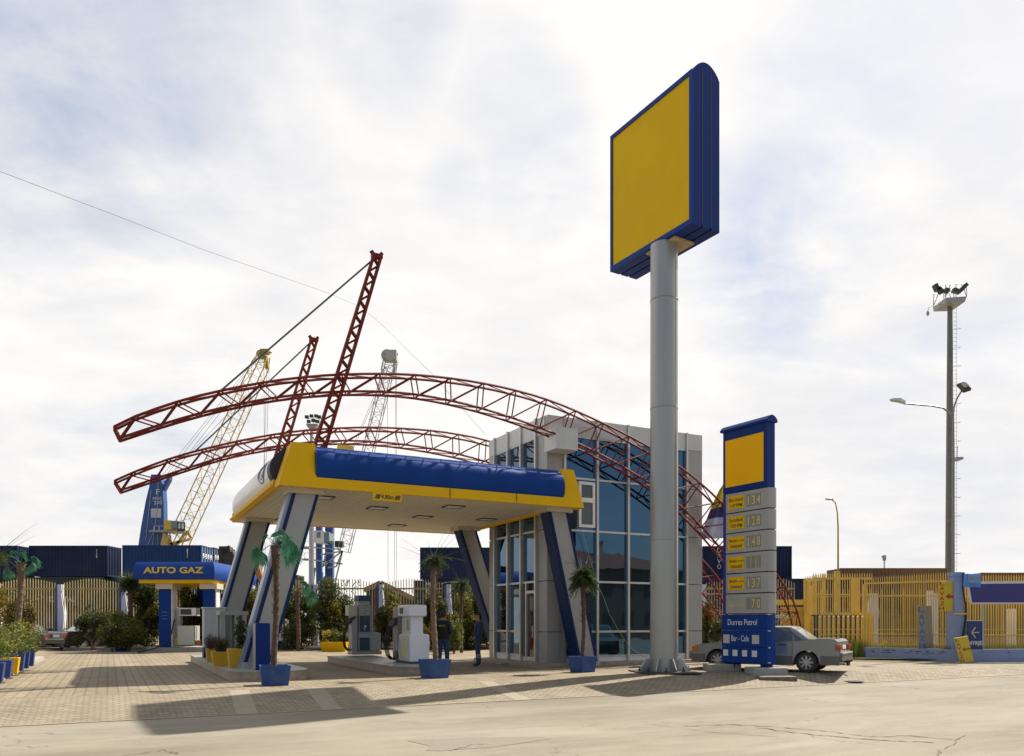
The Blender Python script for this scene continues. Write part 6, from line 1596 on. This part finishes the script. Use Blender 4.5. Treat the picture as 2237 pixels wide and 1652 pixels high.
    for cx in (1.36, -1.30):
        for s_ in (-1, 1):
            Mw = M @ Matrix.Translation((cx, s_ * .735, .305)) @ Matrix.Rotation(R_(-90 * s_), 4, 'X')
            mb = MB(Mw); mb.lathe([(.20, -.09), (.285, -.095), (.305, -.07), (.305, .07), (.285, .095), (.20, .09)], n=28); w_ = mb.build('wheel', RUBBER, t, smooth=40)
            mb = MB(Mw); mb.lathe([(.198, .05), (.205, .092), (.18, .085), (.165, .05)], n=28)
            for k in range(8):
                a = 2 * math.pi * k / 8; mb.bar((.04 * math.cos(a), .04 * math.sin(a), .085), (.185 * math.cos(a), .185 * math.sin(a), .078), .055, .03)
            mb.lathe([(.065, .06), (.06, .10), (.001, .10)], n=14); mb.build('rim', AL, w_)
            mb = MB(Mw); mb.lathe([(.19, .02), (.001, .02)], n=20); mb.build('brake_disc', DARKST, w_)
    mb = MB(M); mb.box(-1.9, 2.0, -.70, .70, .22, .50); mb.build('underbody', DARKST, t)
    return t
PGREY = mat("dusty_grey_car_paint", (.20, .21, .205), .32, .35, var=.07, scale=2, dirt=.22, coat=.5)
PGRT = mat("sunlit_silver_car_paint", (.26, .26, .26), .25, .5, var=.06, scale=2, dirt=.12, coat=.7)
CLAD = mat("dark_grey_cladding", (.10, .095, .085), .5, var=.12, scale=2, dirt=.3)
rw = onz(1761, 1469.5, 0.0); fw = onz(1567, 1463.0, 0.0); dirc = (fw - rw).normalized(); ang = math.atan2(dirc.y, dirc.x)
nrm = Vector((dirc.y, -dirc.x, 0)); nrm = nrm if nrm.y > 0 else -nrm
cpos = rw + dirc * 1.30 + nrm * .80; cpos.z = 0.0
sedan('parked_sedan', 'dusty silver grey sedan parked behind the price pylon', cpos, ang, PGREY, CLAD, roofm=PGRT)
PBR = mat("brown_car_paint", (.10, .082, .068), .3, .3, var=.07, dirt=.12, coat=.6)
rw = at(181, 1411, 41.4); rw.z = 0
cd = R_(62); dirc = Vector((math.cos(cd), math.sin(cd), 0)); nrm = Vector((math.sin(cd), -math.cos(cd), 0))
cpos = rw + dirc * 1.30 - nrm * .80; cpos.z = 0
sedan('parked_sedan', 'brown sedan parked at the left with its tail towards the road', cpos, cd, PBR, mat("brown_cladding", (.05, .042, .036), .5, dirt=.1), roofm=PBR)
PBK = mat("black_car_paint", (.015, .016, .022), .25, .2, var=.05, coat=.7)
fwp = at(82, 1411, 43.0); fwp.z = 0; cd = R_(0 - 14)
dirc = Vector((math.cos(cd), math.sin(cd), 0)); cpos = fwp - dirc * 1.36 + Vector((.0, .8, 0)); cpos.z = 0
sedan('parked_sedan', 'black car at far left, mostly hidden by the russet shrubs', cpos, cd, PBK, PBK)

# ---------------------------------------------------------------- the two attendants
def skinned(name, verts, edges, mats, parent, root=0, sub=2, matfn=None):
    """verts: (x,y,z,rx,ry)"""
    me = bpy.data.meshes.new(name); me.from_pydata([Vector(v[:3]) for v in verts], edges, [])
    o = bpy.data.objects.new(name, me); COL.objects.link(o)
    md = o.modifiers.new("s", 'SKIN'); md.use_smooth_shade = True
    for i, v in enumerate(verts): 
        sv = me.skin_vertices[0].data[i]; sv.radius = (v[3], v[4]); sv.use_root = (i == root)
    m2 = o.modifiers.new("u", 'SUBSURF'); m2.levels = sub; m2.render_levels = sub
    dg = bpy.context.evaluated_depsgraph_get(); ev = o.evaluated_get(dg); nm = bpy.data.meshes.new_from_object(ev)
    bpy.data.objects.remove(o)
    for m in mats: nm.materials.append(m)
    for p in nm.polygons:
        p.use_smooth = True
        if matfn: p.material_index = matfn(p.center)
    ob = bpy.data.objects.new(name, nm); COL.objects.link(ob); ob.parent = parent; WM[ob] = WM[parent].copy(); return ob
SKIN = mat("skin", (.30, .17, .11), .55, var=.08); HAIR = mat("dark_hair", (.015, .011, .009), .6, var=.2)
WORK = mat("navy_work_suit", (.020, .036, .085), .8, var=.2, scale=10); JEAN = mat("blue_work_trousers", (.018, .05, .12), .8, var=.2, scale=10); VEST = mat("black_vest", (.012, .012, .012), .8, var=.2, scale=10)
BOOT = mat("black_boots", (.012, .010, .009), .6); REFL = mat("reflective_band", (.42, .44, .42), .4)
def person(label, pos, rz, hgt, jacket, trousers, arms, kind):
    t = thing('person', label, 'person', pos, rz); s = hgt / 1.78
    V = []; E = []
    def add(x, y, z, rx, ry=None, p=None):
        V.append((x * s, y * s, z * s, rx * s, (ry or rx) * s)); i = len(V) - 1
        if p is not None: E.append((p, i))
        return i
    # faces -y ; x is the person's left-right
    pel = add(0, 0, .95, .175, .145); wst = add(0, .0, 1.10, .172, .15, pel); ch = add(0, .0, 1.28, .195, .155, wst); sh = add(0, .01, 1.43, .16, .115, ch)
    nk = add(0, .0, 1.52, .062, .062, sh); ja = add(0, -.02, 1.60, .068, .078, nk); hd_ = add(0, -.015, 1.68, .078, .095, ja); tp = add(0, -.005, 1.745, .058, .07, hd_)
    for sd in (-1, 1):
        hp = add(sd * .095, 0, .88, .10, .105, pel); kn = add(sd * .115, -.01, .50, .072, .078, hp); cf = add(sd * .12, .01, .32, .070, .075, kn); an = add(sd * .125, .02, .10, .058, .062, cf)
        to = add(sd * .135, -.09, .05, .042, .05, an); add(sd * .14, -.16, .04, .036, .042, to)
        so = add(sd * .185, .01, 1.41, .070, .070, sh); A = arms[0 if sd < 0 else 1]
        el = add(sd * A[0][0], A[0][1], A[0][2], .054, .056, so); wr = add(sd * A[1][0], A[1][1], A[1][2], .034, .036, el)
        pd = Vector(A[2]); pd = Vector((pd.x * sd, pd.y, pd.z)).normalized(); hx = Vector((sd * A[1][0], A[1][1], A[1][2]))
        pm = hx + pd * .07; pa = add(*pm, .036, .022, wr)
        side = Vector((0, 1, 0)) if abs(pd.y) < .7 else Vector((1, 0, 0))
        for k, (o_, ln) in enumerate(((-.030, .070), (-.010, .082), (.010, .078), (.030, .062))):
            b = pm + side * o_ + pd * .03; c1_ = add(*b, .010, .010, pa); c2_ = add(*(b + pd * ln * .6 + Vector((0, -.006, 0))), .0088, .0088, c1_); add(*(b + pd * ln + Vector((-sd * .012, -.014, 0))), .0075, .0075, c2_)
        tb = pm - pd * .02 - side * .035; c1_ = add(*tb, .012, .012, pa); add(*(tb - side * .02 + pd * .045), .010, .010, c1_)
    def mf(c):
        x, y, z = c.x / s, c.y / s, c.z / s
        if z > 1.50: return 0
        if z < .13: return 3
        if abs(x) > .0:
            for sd, A in ((-1, arms[0]), (1, arms[1])):
                if (Vector((x, y, z)) - (Vector((sd * A[1][0], A[1][1], A[1][2])) + Vector((A[2][0] * sd, A[2][1], A[2][2])).normalized() * .09)).length < .115: return 0
        if z < .90: return 2
        if kind == 'vest' and abs(x) > .215: return 4
        return 1
    bd = skinned('body', V, E, [SKIN, jacket, trousers, BOOT, WORK], t, 0, 2, mf)
    M = WM[t]
    mb = MB(M); n_ = 18
    for j in range(1): pass
    mb.recalc = True
    rings = []
    for f in range(7):
        a = math.pi / 2 * f / 6; zc = 1.69 + .10 * math.sin(a); r = math.cos(a)
        rings.append([(s * (.088 * r + .004) * math.cos(2 * math.pi * k / n_), s * (.012 + (.108 * r + .004) * math.sin(2 * math.pi * k / n_)), s * (zc - (.035 if math.sin(2 * math.pi * k / n_) > .1 else -.012) * (f == 0) - (.06 if (math.sin(2 * math.pi * k / n_) > .5 and f == 0) else 0))) for k in range(n_)])
    mb.loft(rings); mb.build('hair', HAIR, t, smooth=True)
    mb = MB(M)
    for sd in (-1, 1):
        mb.ell((sd * .030 * s, -.100 * s, 1.675 * s), .013 * s, .010 * s, .008 * s, 8, 5)
    mb.build('eye', mat("eye", (.35, .33, .30), .3), t)
    mb = MB(M); mb.loft([[(-.008 * s, -.10 * s, 1.68 * s), (.008 * s, -.10 * s, 1.68 * s), (0, -.11 * s, 1.68 * s)], [(-.018 * s, -.102 * s, 1.635 * s), (.018 * s, -.102 * s, 1.635 * s), (0, -.130 * s, 1.64 * s)]]); mb.ell((0, -.094 * s, 1.605 * s), .026 * s, .012 * s, .007 * s, 8, 4)
    for sd in (-1, 1): mb.ell((sd * .086 * s, .0, 1.665 * s), .012 * s, .022 * s, .032 * s, 8, 6)
    mb.build('face_feature', SKIN, t)
    return t, s, M
p = onz(1044, 1455.5, 0.0); p.z = 0
arms2 = [((.25, -.02, 1.16), (.23, -.16, .98), (-.1, -.5, -.5)), ((.25, -.02, 1.16), (.23, -.15, .97), (-.1, -.5, -.5))]
t, s_, M = person('man in navy work suit with reflective bands standing in profile by the building', p, R_(-78), 1.80, WORK, WORK, arms2, 'suit')
mb = MB(M)
for sd in (-1, 1):
    mb.lathe([(.080, .37), (.080, .40)], c=(sd * .118 * s_, .006, 0), n=12); mb.lathe([(.082, .30), (.082, .325)], c=(sd * .12 * s_, .008, 0), n=12)
mb.lathe([(.062, -.02), (.060, .02)], c=(-.232 * s_, -.005, 1.24 * s_), n=12); mb.build('reflective_band', REFL, t)
q = onz(968, 1462, 0.0); q.z = 0
arms1 = [((.25, .03, 1.16), (.13, -.16, 1.08), (-.8, -.3, .0)), ((.25, .03, 1.16), (.13, -.16, 1.06), (-.8, -.3, .0))]
t, s_, M = person('man in black lettered vest seen from behind next to the bare-fronded potted palm', q, R_(172), 1.84, VEST, JEAN, arms1, 'vest')
text('SERVIS', M @ Vector((.10 * s_, .178 * s_, 1.31 * s_)), M.to_3x3() @ Vector((-1, 0, 0)), UPZ, .20, .045, YTXT, 'lettering', t)

# ---------------------------------------------------------------- right-hand side: wall, pillar, yellow fence, gate, signs
def pg(u, v, z=0.0): q = onz(u, v, z); return q
A_, B_, C_, D_ = pg(1890, 1439), pg(2086, 1446.5), pg(2240, 1445.5), pg(2420, 1444)
wl = thing('low_wall', 'low lilac blue wall with peeling paint along the pavement', 'wall', A_)
mb = MB(); th = Vector((0, .28, 0)); zt = .47
for a, b in ((A_, B_), (B_, C_), (C_, D_)):
    mb.loft([[(p.x, p.y, -.02), (p.x, p.y + .28, -.02), (p.x, p.y + .28, zt), (p.x, p.y, zt)] for p in (a, b)])
mb.build('wall_body', LILACB, wl)
mb = MB(); rng = random.Random(5)
for a, b, n in ((A_, B_, 20), (B_, C_, 3)):
    dw = (b - a).normalized()
    for k in range(n):
        f = rng.uniform(.08, .92); q = lerp(a, b, f) + Vector((0, -.004, 0)); z = rng.uniform(.26, .38); w = rng.uniform(.05, .22); hh = rng.uniform(.008, .03)
        mb.recalc = False; mb.quad(q + dw * -w + Vector((0, 0, z - hh * .3)), q + dw * w * .3 + Vector((0, 0, z - hh)), q + dw * w + Vector((0, 0, z)), q + dw * w * .2 + Vector((0, 0, z + hh)))
mb.build('peeled_paint', mat("bare_mortar", (.10, .09, .08), .9, var=.3), wl)
for k, u in enumerate((2013, 2185)):
    pass
DP = B_.y + .35
pil = thing('gate_pillar', 'tall lilac blue pillar wrapped with a black cable', 'pillar', (fx(2096, DP), DP, 0))
mb = MB(); w0, w1 = (fx(2082, DP), fx(2109, DP)), (fx(2085, DP), fx(2104, DP))
mb.box(fx(2081.5, DP), fx(2109, DP), DP, DP + .5, 0, fzz(1342, DP)); mb.box(fx(2084, DP), fx(2104, DP), DP + .02, DP + .45, fzz(1342, DP) + .002, fzz(1258, DP)); mb.box(fx(2082, DP), fx(2107, DP), DP - .0, DP + .47, fzz(1258, DP) + .002, fzz(1250, DP)); mb.build('pillar_body', LILACB, pil)
mb = MB(); mb.tube([P3(2103, 1252, DP - .05), P3(2103, 1290, DP - .05), P3(2108, 1320, DP - .05), P3(2108, 1355, DP - .05), P3(2102, 1390, DP - .05), P3(2100, 1440, DP - .05)], .03, 6); mb.build('cable', RUBBER, pil)
mb = MB(); mb.tube([P3(2082, 1341, DP - .08), P3(2110, 1341, DP - .08)], .03, 6); mb.build('strap', FYELR, pil)
# grass strip
mb = MB(); mb.recalc = False; rng = random.Random(11)
for k in range(9000):
    f = rng.random(); x = lerp(A_.x - 1.6, C_.x + 1.0, f); yb = (lerp(A_.y, B_.y, (x - A_.x) / (B_.x - A_.x)) if x < B_.x else lerp(B_.y, C_.y, (x - B_.x) / (C_.x - B_.x))) 
    y = yb + .3 + rng.random() ** 1.3 * 2.2; h = rng.uniform(.12, .42) + (.15 if x < A_.x + .3 else 0) + .18; z0 = .10
    if x < A_.x: y = A_.y + rng.random() * 1.5; h += .15; z0 = 0
    w = rng.uniform(.006, .014); a = rng.uniform(-1, 1); mb.m = 1 if rng.random() < .12 else 0
    mb.add([(x - w, y, z0), (x + w, y + w * a, z0), (x + a * .12, y + rng.uniform(-.08, .08), z0 + h)], [(0, 1, 2)])
mb.m = 0
GRS = leafmat("grass_blades", (.08, .10, .015), (.16, .18, .03), (.26, .26, .05))
g_ = mb.build('grass', [GRS, LEAFY], None); tag(g_, 'tall yellow green grass growing behind the low lilac wall', 'grass', None, 'stuff')
mb = MB(); mb.recalc = False; mb.quad((A_.x - 2.5, A_.y + .1, .02), (B_.x, B_.y + .29, .10), (D_.x, D_.y + .29, .10), (D_.x, 46, .10), (A_.x - 2.5, 46, .02)); struct(mb.build('grass_bank', mat("grassy_soil", (.09, .09, .03), .95, var=.4, scale=3)))
# tall yellow fence behind the wall
YF = thing('yellow_fence', 'tall bright yellow barred fence behind the low lilac wall', 'fence', (fx(1985, 31.5), 31.5, 0))
def run(a, b, za, zb_, n, r, z0a, z0b, rails, par, nm='panel', m=FYELR, tip=.06):
    a, b = Vector(a), Vector(b); mb = MB()
    for i in range(n + 1):
        f = i / n; q = lerp(a, b, f); z1 = lerp(za, zb_, f); z0 = lerp(z0a, z0b, f)
        mb.add([(q.x + sx_ * r, q.y + sy_ * r, z) for z in (z0, z1 - .03) for sx_, sy_ in ((-1, -1), (1, -1), (1, 1), (-1, 1))] + [(q.x, q.y, z1 + tip)], [(0, 3, 2, 1), (0, 1, 5, 4), (1, 2, 6, 5), (2, 3, 7, 6), (3, 0, 4, 7), (4, 5, 8), (5, 6, 8), (6, 7, 8), (7, 4, 8)])
    for (ra, rb, w) in rails: mb.bar(Vector((a.x, a.y - r - .02, ra)), Vector((b.x, b.y - r - .02, rb)), .035, w)
    return mb.build(nm, m, par)
y1, y2 = 32.4, 30.2
a = (fx(1889, y1), y1, 0); b = (fx(2081, y2), y2, 0)
run(a, b, fzz(1263, y1), fzz(1252, y2), 38, .0135, .30, .35, [(fzz(1275, y1), fzz(1269, y2), .07), (fzz(1301, y1), fzz(1301, y2), .035), (fzz(1385, y1), fzz(1386, y2), .04), (fzz(1409, y1), fzz(1409, y2), .05)], YF)
a = (fx(2108, 30.6), 30.6, 0); b = (fx(2440, 31), 31, 0)
run(a, b, fzz(1258, 30.6), fzz(1258, 31), 60, .0135, .30, .35, [(fzz(1281, 30.6), fzz(1281, 31), .05), (fzz(1387, 30.6), fzz(1388, 31), .05)], YF)
each('post', FYELR, YF, [(fx(u, yy) - .05, fx(u, yy) + .05, yy - .05, yy + .05, fzz(v1, yy), fzz(v0, yy)) for u, v0, v1, yy in ((1888, 1276, 1420, y1), (2020, 1400, 1425, 30.9), (1932, 1400, 1424, 31.8), (2077, 1400, 1428, 30.3))])
mb = MB(); each('concrete_post', LILAC, YF, [(fx(2200, 31.6), fx(2213, 31.6), 31.4, 31.7, .2, fzz(1330, 31.6)), (fx(2030, 33), fx(2040, 33), 33, 33.3, .2, fzz(1290, 33))])
# far rows of the same fence (old boundary seen through the bars)
F2 = thing('inner_fence', 'second barred fence standing behind the tall yellow fence', 'fence', (fx(2000, 41), 41, 0))
run((fx(1770, 41), 41, 0), (fx(2560, 41), 41, 0), fzz(1288, 41), fzz(1288, 41), 66, .013, .1, .1, [(fzz(1303, 41), fzz(1303, 41), .05), (fzz(1375, 41), fzz(1375, 41), .05)], F2, m=FYEL)
mb = MB()
for u in (1905, 2035): mb.loft([[(fx(u, 40.9) - w, 40.7, z), (fx(u, 40.9) + w, 40.7, z), (fx(u, 40.9) + w, 40.95, z), (fx(u, 40.9) - w, 40.95, z)] for z, w in ((0, .2), (1.2, .2), (2.0, .26), (2.8, .17), (fzz(1297, 41), .18))])
mb.build('post', LILAC, F2)
mb = MB(); mb.box(fx(1890, 43), fx(2560, 43), 43, 43.2, 0, fzz(1392, 43)); mb.build('base_wall', mat("pink_plaster_base", (.30, .20, .14), .8, var=.2), F2)
# big yellow gate
dg_ = 33.5
G = thing('yellow_gate', 'big yellow barred gate with heavy frame right of the price pylon', 'gate', (fx(1850, dg_), dg_, 0))
def gx(u, d=dg_): return fx(u, d)
run((gx(1776), dg_, 0), (gx(1904), dg_, 0), fzz(1254, dg_), fzz(1254, dg_), 24, .015, fzz(1343, dg_), fzz(1343, dg_), [(fzz(1264, dg_), fzz(1264, dg_), .09), (fzz(1299, dg_), fzz(1299, dg_), .05)], G)
run((gx(1790), dg_, 0), (gx(1904), dg_, 0), fzz(1345, dg_), fzz(1345, dg_), 11, .040, .02, .02, [(fzz(1341, dg_), fzz(1341, dg_), .12), (fzz(1386, dg_), fzz(1386, dg_), .05)], G, tip=0)
run((gx(1759, 36), 36, 0), (gx(1800, 33.6), 33.6, 0), fzz(1262, 36), fzz(1254, 33.6), 10, .018, fzz(1343, 36), fzz(1343, 33.6), [(fzz(1270, 36), fzz(1264, 33.6), .09)], G)
FR_ = []
for u, w, d_, z0, vt in ((1762, .13, 35.9, 0, 1266), (1828, .11, dg_ - .06, fzz(1343, dg_), 1248), (1867, .15, dg_ - .07, fzz(1341, dg_), 1264), (1901, .10, dg_ - .06, .02, 1341), (1772, .08, 35, fzz(1343, 35), 1280)): FR_.append((fx(u, d_) - w, fx(u, d_) + w, d_ - .06, d_ + .06, z0, fzz(vt, d_)))
each('frame', FYELR, G, FR_)
mb = MB(); n = 40
for i in range(n):
    xa, xb = lerp(gx(1690, 37), gx(1796, 35), i / n), lerp(gx(1690, 37), gx(1796, 35), (i + 1) / n); mb.box(xa, xb - .004, 36 + .03 * (i % 2), 36.06 + .03 * (i % 2), .05, fzz(1346 if xa > gx(1757, 36) else 1326, 36))
mb.bar((gx(1690, 36), 35.95, fzz(1316, 36)), (gx(1762, 36), 35.95, fzz(1316, 36)), .05, .25); mb.build('sheet_panel', FYELR, G)
mb = MB(); mb.box(gx(1694, 35.8), gx(1720, 35.8), 35.78, 35.8, fzz(1350, 35.8), fzz(1343, 35.8)); pl_ = mb.build('notice', SIGNTXT, G)
text('MAX', Vector((gx(1696, 35.78), 35.776, fzz(1348.7, 35.78))), (1, 0, 0), UPZ, gx(1718, 35.78) - gx(1696, 35.78), .09, BLACKTXT, 'lettering', pl_)
# car-wash boards
def board(name, label, cu, cv, w, h, d, m, tilt=0.0, rz=0.0, lean=0.0, th=.03):
    c = P3(cu, cv, d); t = thing(name, label, 'sign', c, 0)
    M = Matrix.Translation(c) @ Matrix.Rotation(rz, 4, 'Z') @ Matrix.Rotation(lean, 4, 'X') @ Matrix.Rotation(-tilt, 4, 'Y')
    W_, H_ = w * d / FPX, h * d / FPX; mb = MB(M); mb.obox(Matrix.Identity(4), W_, th, H_, .006); mb.build('board', m, t)
    return t, M, W_, H_
def vtext(t, M, W_, H_, s_, m, x, cw, top, step, th, bold=.02):
    xd_ = M.to_3x3() @ Vector((1, 0, 0)); up_ = M.to_3x3() @ Vector((0, 0, 1)); rng = random.Random(3)
    for i, ch in enumerate(s_):
        text(ch, M @ Vector((x + rng.uniform(-.01, .01), -th / 2, top - (i + 1) * step)), xd_, up_, cw, step * .74, m, 'lettering', t, bold=bold)
def arrow(t, M, x0, x1, z, hw, hl, sh, th, m):
    mb = MB(M); mb.prism([(x0, z), (x0 + hl, z + hw), (x0 + hl, z + sh), (x1, z + sh * 1.2), (x1, z - sh), (x0 + hl, z - sh), (x0 + hl, z - hw)], 'y', -th / 2 - .006, -th / 2 - .002); mb.build('arrow', m, t)
YB = mat("mustard_board", (.52, .38, .015), .5, var=.07, dirt=.12)
t, M, W_, H_ = board('car_wash_sign', 'mustard sign with red LAVAZH and arrow, hung high beside the lilac pillar', 2069, 1302.5, 39, 66, 29.8, YB, R_(-1), R_(3))
vtext(t, M, W_, H_, 'LAVAZH', REDTXT, -W_ / 2 + .01, .20, H_ / 2 + .02, H_ / 6.1, .03); arrow(t, M, -W_ / 2 + .25, W_ / 2, -.01, .12, .16, .045, .03, REDTXT)
t, M, W_, H_ = board('car_wash_sign', 'small mustard sign with red LAVAZH and arrow, leaning on the low wall', 2104.5, 1419, 32, 56, 28.6, YB, R_(9), R_(4), R_(-9))
vtext(t, M, W_, H_, 'LAVAZH', REDTXT, -W_ / 2 + .03, .14, H_ / 2, H_ / 6.1, .03); arrow(t, M, -W_ / 2 + .20, W_ / 2, .0, .07, .1, .022, .03, REDTXT)
t, M, W_, H_ = board('car_wash_sign', 'tall grey beige board with blue LAVAZH standing on the low wall', 2020, 1371, 32, 96, 30.6, mat("beige_board", (.30, .26, .20), .7, var=.06, dirt=.12), 0, R_(2), R_(-3))
vtext(t, M, W_, H_, 'LAVAZH', BLUETXT, -W_ / 2 + .02, .26, H_ / 2 + .02, H_ / 6.1, .03, .03)
t, M, W_, H_ = board('entrance_sign', 'dark blue board with white arrow and HYRJE, on the low wall beside the pillar', 2128, 1387.5, 34, 62, 29.5, mat("sign_blue", (.012, .035, .14), .5, var=.06, dirt=.05), 0, R_(3), 0, .05)
text('HYRJE', M @ Vector((-W_ / 2 + .04, -.025, -H_ / 2 + .12)), M.to_3x3() @ Vector((1, 0, 0)), UPZ, W_ - .06, .19, SIGNTXT, 'lettering', t, bold=.03)
CRT = mat("cream_lettering", (.62, .52, .25), .6)
mb = MB(M); mb.bar((-.13, -.030, .10), (.16, -.030, .10), .012, .030, (0, 1, 0)) if False else mb.box(-.12, .16, -.034, -.027, .085, .115)
for s_ in (-1, 1): mb.bar((-.13, -.030, .10), (.02, -.030, .10 + s_ * .20), .008, .035, (0, 0, 1))
mb.build('arrow', CRT, t)
mb = MB(M); mb.box(-W_ / 2, W_ / 2, -.03, .03, H_ / 2 + .001, H_ / 2 + .02); mb.build('edge', SIGNTXT, t)
SKYB = mat("light_blue_box", (.03, .20, .55), .4, var=.06)
t, M, W_, H_ = board('light_box_sign', 'small tilted light blue box sign fixed at the top of the lilac pillar', 2123, 1268.5, 33, 28, 29.2, SKYB, R_(-4), R_(2), 0, .18)
mb = MB(M); mb.box(-W_ / 2 + .05, W_ / 2 - .05, -.096, -.0905, -H_ / 2 + .17, H_ / 2 - .04); mb.build('panel', mat("pale_blue_panel", (.16, .32, .55), .5), t)
text('LAVAZH', M @ Vector((-W_ / 2 + .08, -.096, -H_ / 2 + .20)), M.to_3x3() @ Vector((1, 0, 0)), M.to_3x3() @ Vector((0, 0, 1)), W_ - .16, H_ - .28, mat("brown_lettering", (.25, .12, .06), .6), 'lettering', t)
arrow(t, M, -W_ / 2 + .10, W_ / 2 - .10, -H_ / 2 + .09, .035, .10, .010, .19, mat("brown_lettering", (.25, .12, .06), .6))
DB = 30.0
t = thing('billboard', 'long purple blue billboard with white rim on the fence at the right border', 'billboard', (fx(2200, DB), DB, fzz(1290, DB)))
mb = MB(); mb.prism([(fx(2112, DB), fzz(1270, DB)), (fx(2380, DB), fzz(1268, DB)), (fx(2380, DB), fzz(1319, DB)), (fx(2121, DB), fzz(1319.5, DB))], 'y', DB, DB + .08); mb.build('rim', mat("pinkish_white_rim", (.62, .55, .55), .5), t)
mb = MB(); mb.prism([(fx(2116, DB), fzz(1276, DB)), (fx(2379, DB), fzz(1273, DB)), (fx(2379, DB), fzz(1316, DB)), (fx(2123, DB), fzz(1316, DB))], 'y', DB - .012, DB - .002); mb.build('panel', mat("violet_blue_panel", (.034, .030, .17), .5, var=.05), t)
mb = MB()
for u in (2150, 2300): mb.box(fx(u, DB) - .04, fx(u, DB) + .04, DB + .082, DB + .16, .1, fzz(1272, DB))
mb.build('post', STEEL, t)

# ---------------------------------------------------------------- flag, wire, pieces on the canopy roof
DF = 29.5
t = thing('flag', 'drooping yellow blue and white flag between the arch and the price pylon', 'flag', (fx(1590, DF), DF, 0))
mb = MB(); mb.tube([(fx(1592, DF), DF, 0), (fx(1592, DF), DF, fzz(1035, DF))], .03, 7); mb.build('flag_pole', STEEL, t)
mb = MB(); mb.recalc = False; nx, nz = 16, 16
def FP(i, j):
    f, g = i / nx, j / nz; ul = lerp(1577, 1529, g ** .8); ur = 1588; v = lerp(lerp(1135, 1060, f), lerp(1178, 1180, f), g) if False else lerp(lerp(1062, 1048, f), lerp(1178, 1175, f), g)
    return P3(lerp(ul, ur, f), v, DF) + Vector((0, .12 * math.sin(f * 9 + g * 2), 0))
vs = [FP(i, j) for j in range(nz + 1) for i in range(nx + 1)]
for j in range(nz):
    mb.m = 0 if j < 7 else (1 if j < 10 else 2)
    mb.f += [[j * (nx + 1) + i, j * (nx + 1) + i + 1, (j + 1) * (nx + 1) + i + 1, (j + 1) * (nx + 1) + i] for i in range(nx)]; mb.mi += [mb.m] * nx
mb.v = vs; mb.build('cloth', [mat("flag_yellow", (.62, .48, .03), .7), mat("flag_blue", (.03, .04, .14), .7), mat("flag_white", (.48, .48, .62), .7)], t, smooth=True)
mb = MB(); pts = [(-1500, -150, 22), (-500, 190, 27), (-60, 352, 30), (0, 375, 31), (250, 470, 36), (450, 548, 41), (600, 600, 46), (715, 640, 50), (790, 672, 55)]
P = [P3(*p) for p in pts]; mb.tube(P, .010, 4); mb.tube([P3(790, 672, 55), P3(830, 706, 52), P3(870, 745, 48), P3(905, 780, 45), P3(942, 815, 42), P3(1060, 950, 36)], .009, 4)
tag(mb.build('overhead_wire', WIREM, origin=P3(715, 640, 50)), 'thin overhead wire crossing the sky from the left border', 'wire')
a = sY(715, 975, CY0 + 2.2); b = sY(773, 985, CY0 + 2.2)
t = thing('roof_sign', 'small yellow board lying behind the blue canopy edge', 'sign', S @ Vector((a.x, CY0 + 2.2, CT)), ANG)
p0 = sY(731, 970, CY0 + 3); p1 = sY(775, 971, CY0 + 3)
mb = MB(S); mb.prism([(p0.x, CT - .1), (p0.x + .1, p0.z), (p1.x - .05, p0.z), (p1.x + .1, CT - .1)], 'y', CY0 + 3, CY0 + 3.06); mb.build('board', mat("ochre_board", (.45, .33, .03), .6), t)

# ---------------------------------------------------------------- houses over the road (seen mirrored in the glass)
def house(label, X0, X1, Y, dep, h, m, F=S):
    t = thing('tiled_house', label, 'house', F @ Vector(((X0 + X1) / 2, Y, 0)), ANG)
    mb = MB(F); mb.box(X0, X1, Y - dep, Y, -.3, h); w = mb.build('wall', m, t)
    o = .5; ym = Y - dep / 2; mb = MB(F)
    mb.add([(X0 - o, Y + o, h), (X1 + o, Y + o, h), (X1 + o, Y - dep - o, h), (X0 - o, Y - dep - o, h), (X0 + dep / 2, ym, h + 2.2), (X1 - dep / 2, ym, h + 2.2)], [(0, 1, 5, 4), (1, 2, 5), (2, 3, 4, 5), (3, 0, 4), (3, 2, 1, 0)])
    r = mb.build('roof', mat("red_roof_tiles", (.22, .07, .04), .8, var=.3, scale=8, bump=.6), t)
    mb = MB(F)
    for x in (X0 + (X1 - X0) * .35, X0 + (X1 - X0) * .62): mb.box(x - .35, x + .35, ym + .8, ym + 1.4, h + .9, h + 3.0); mb.box(x - .42, x + .42, ym + .73, ym + 1.47, h + 3.001, h + 3.12)
    mb.build('chimney', mat("plaster", (.40, .32, .25), .8, var=.1, dirt=.2), r)
    k = X0 + 1.2
    while k < X1 - 1.2:
        for z in (1.2, 4.2):
            if z + 1.3 < h: 
                mb = MB(F); mb.box(k, k + 1.1, Y + .002, Y + .04, z, z + 1.3); wn_ = mb.build('window', DARKST, t)
        k += 2.6
    return t
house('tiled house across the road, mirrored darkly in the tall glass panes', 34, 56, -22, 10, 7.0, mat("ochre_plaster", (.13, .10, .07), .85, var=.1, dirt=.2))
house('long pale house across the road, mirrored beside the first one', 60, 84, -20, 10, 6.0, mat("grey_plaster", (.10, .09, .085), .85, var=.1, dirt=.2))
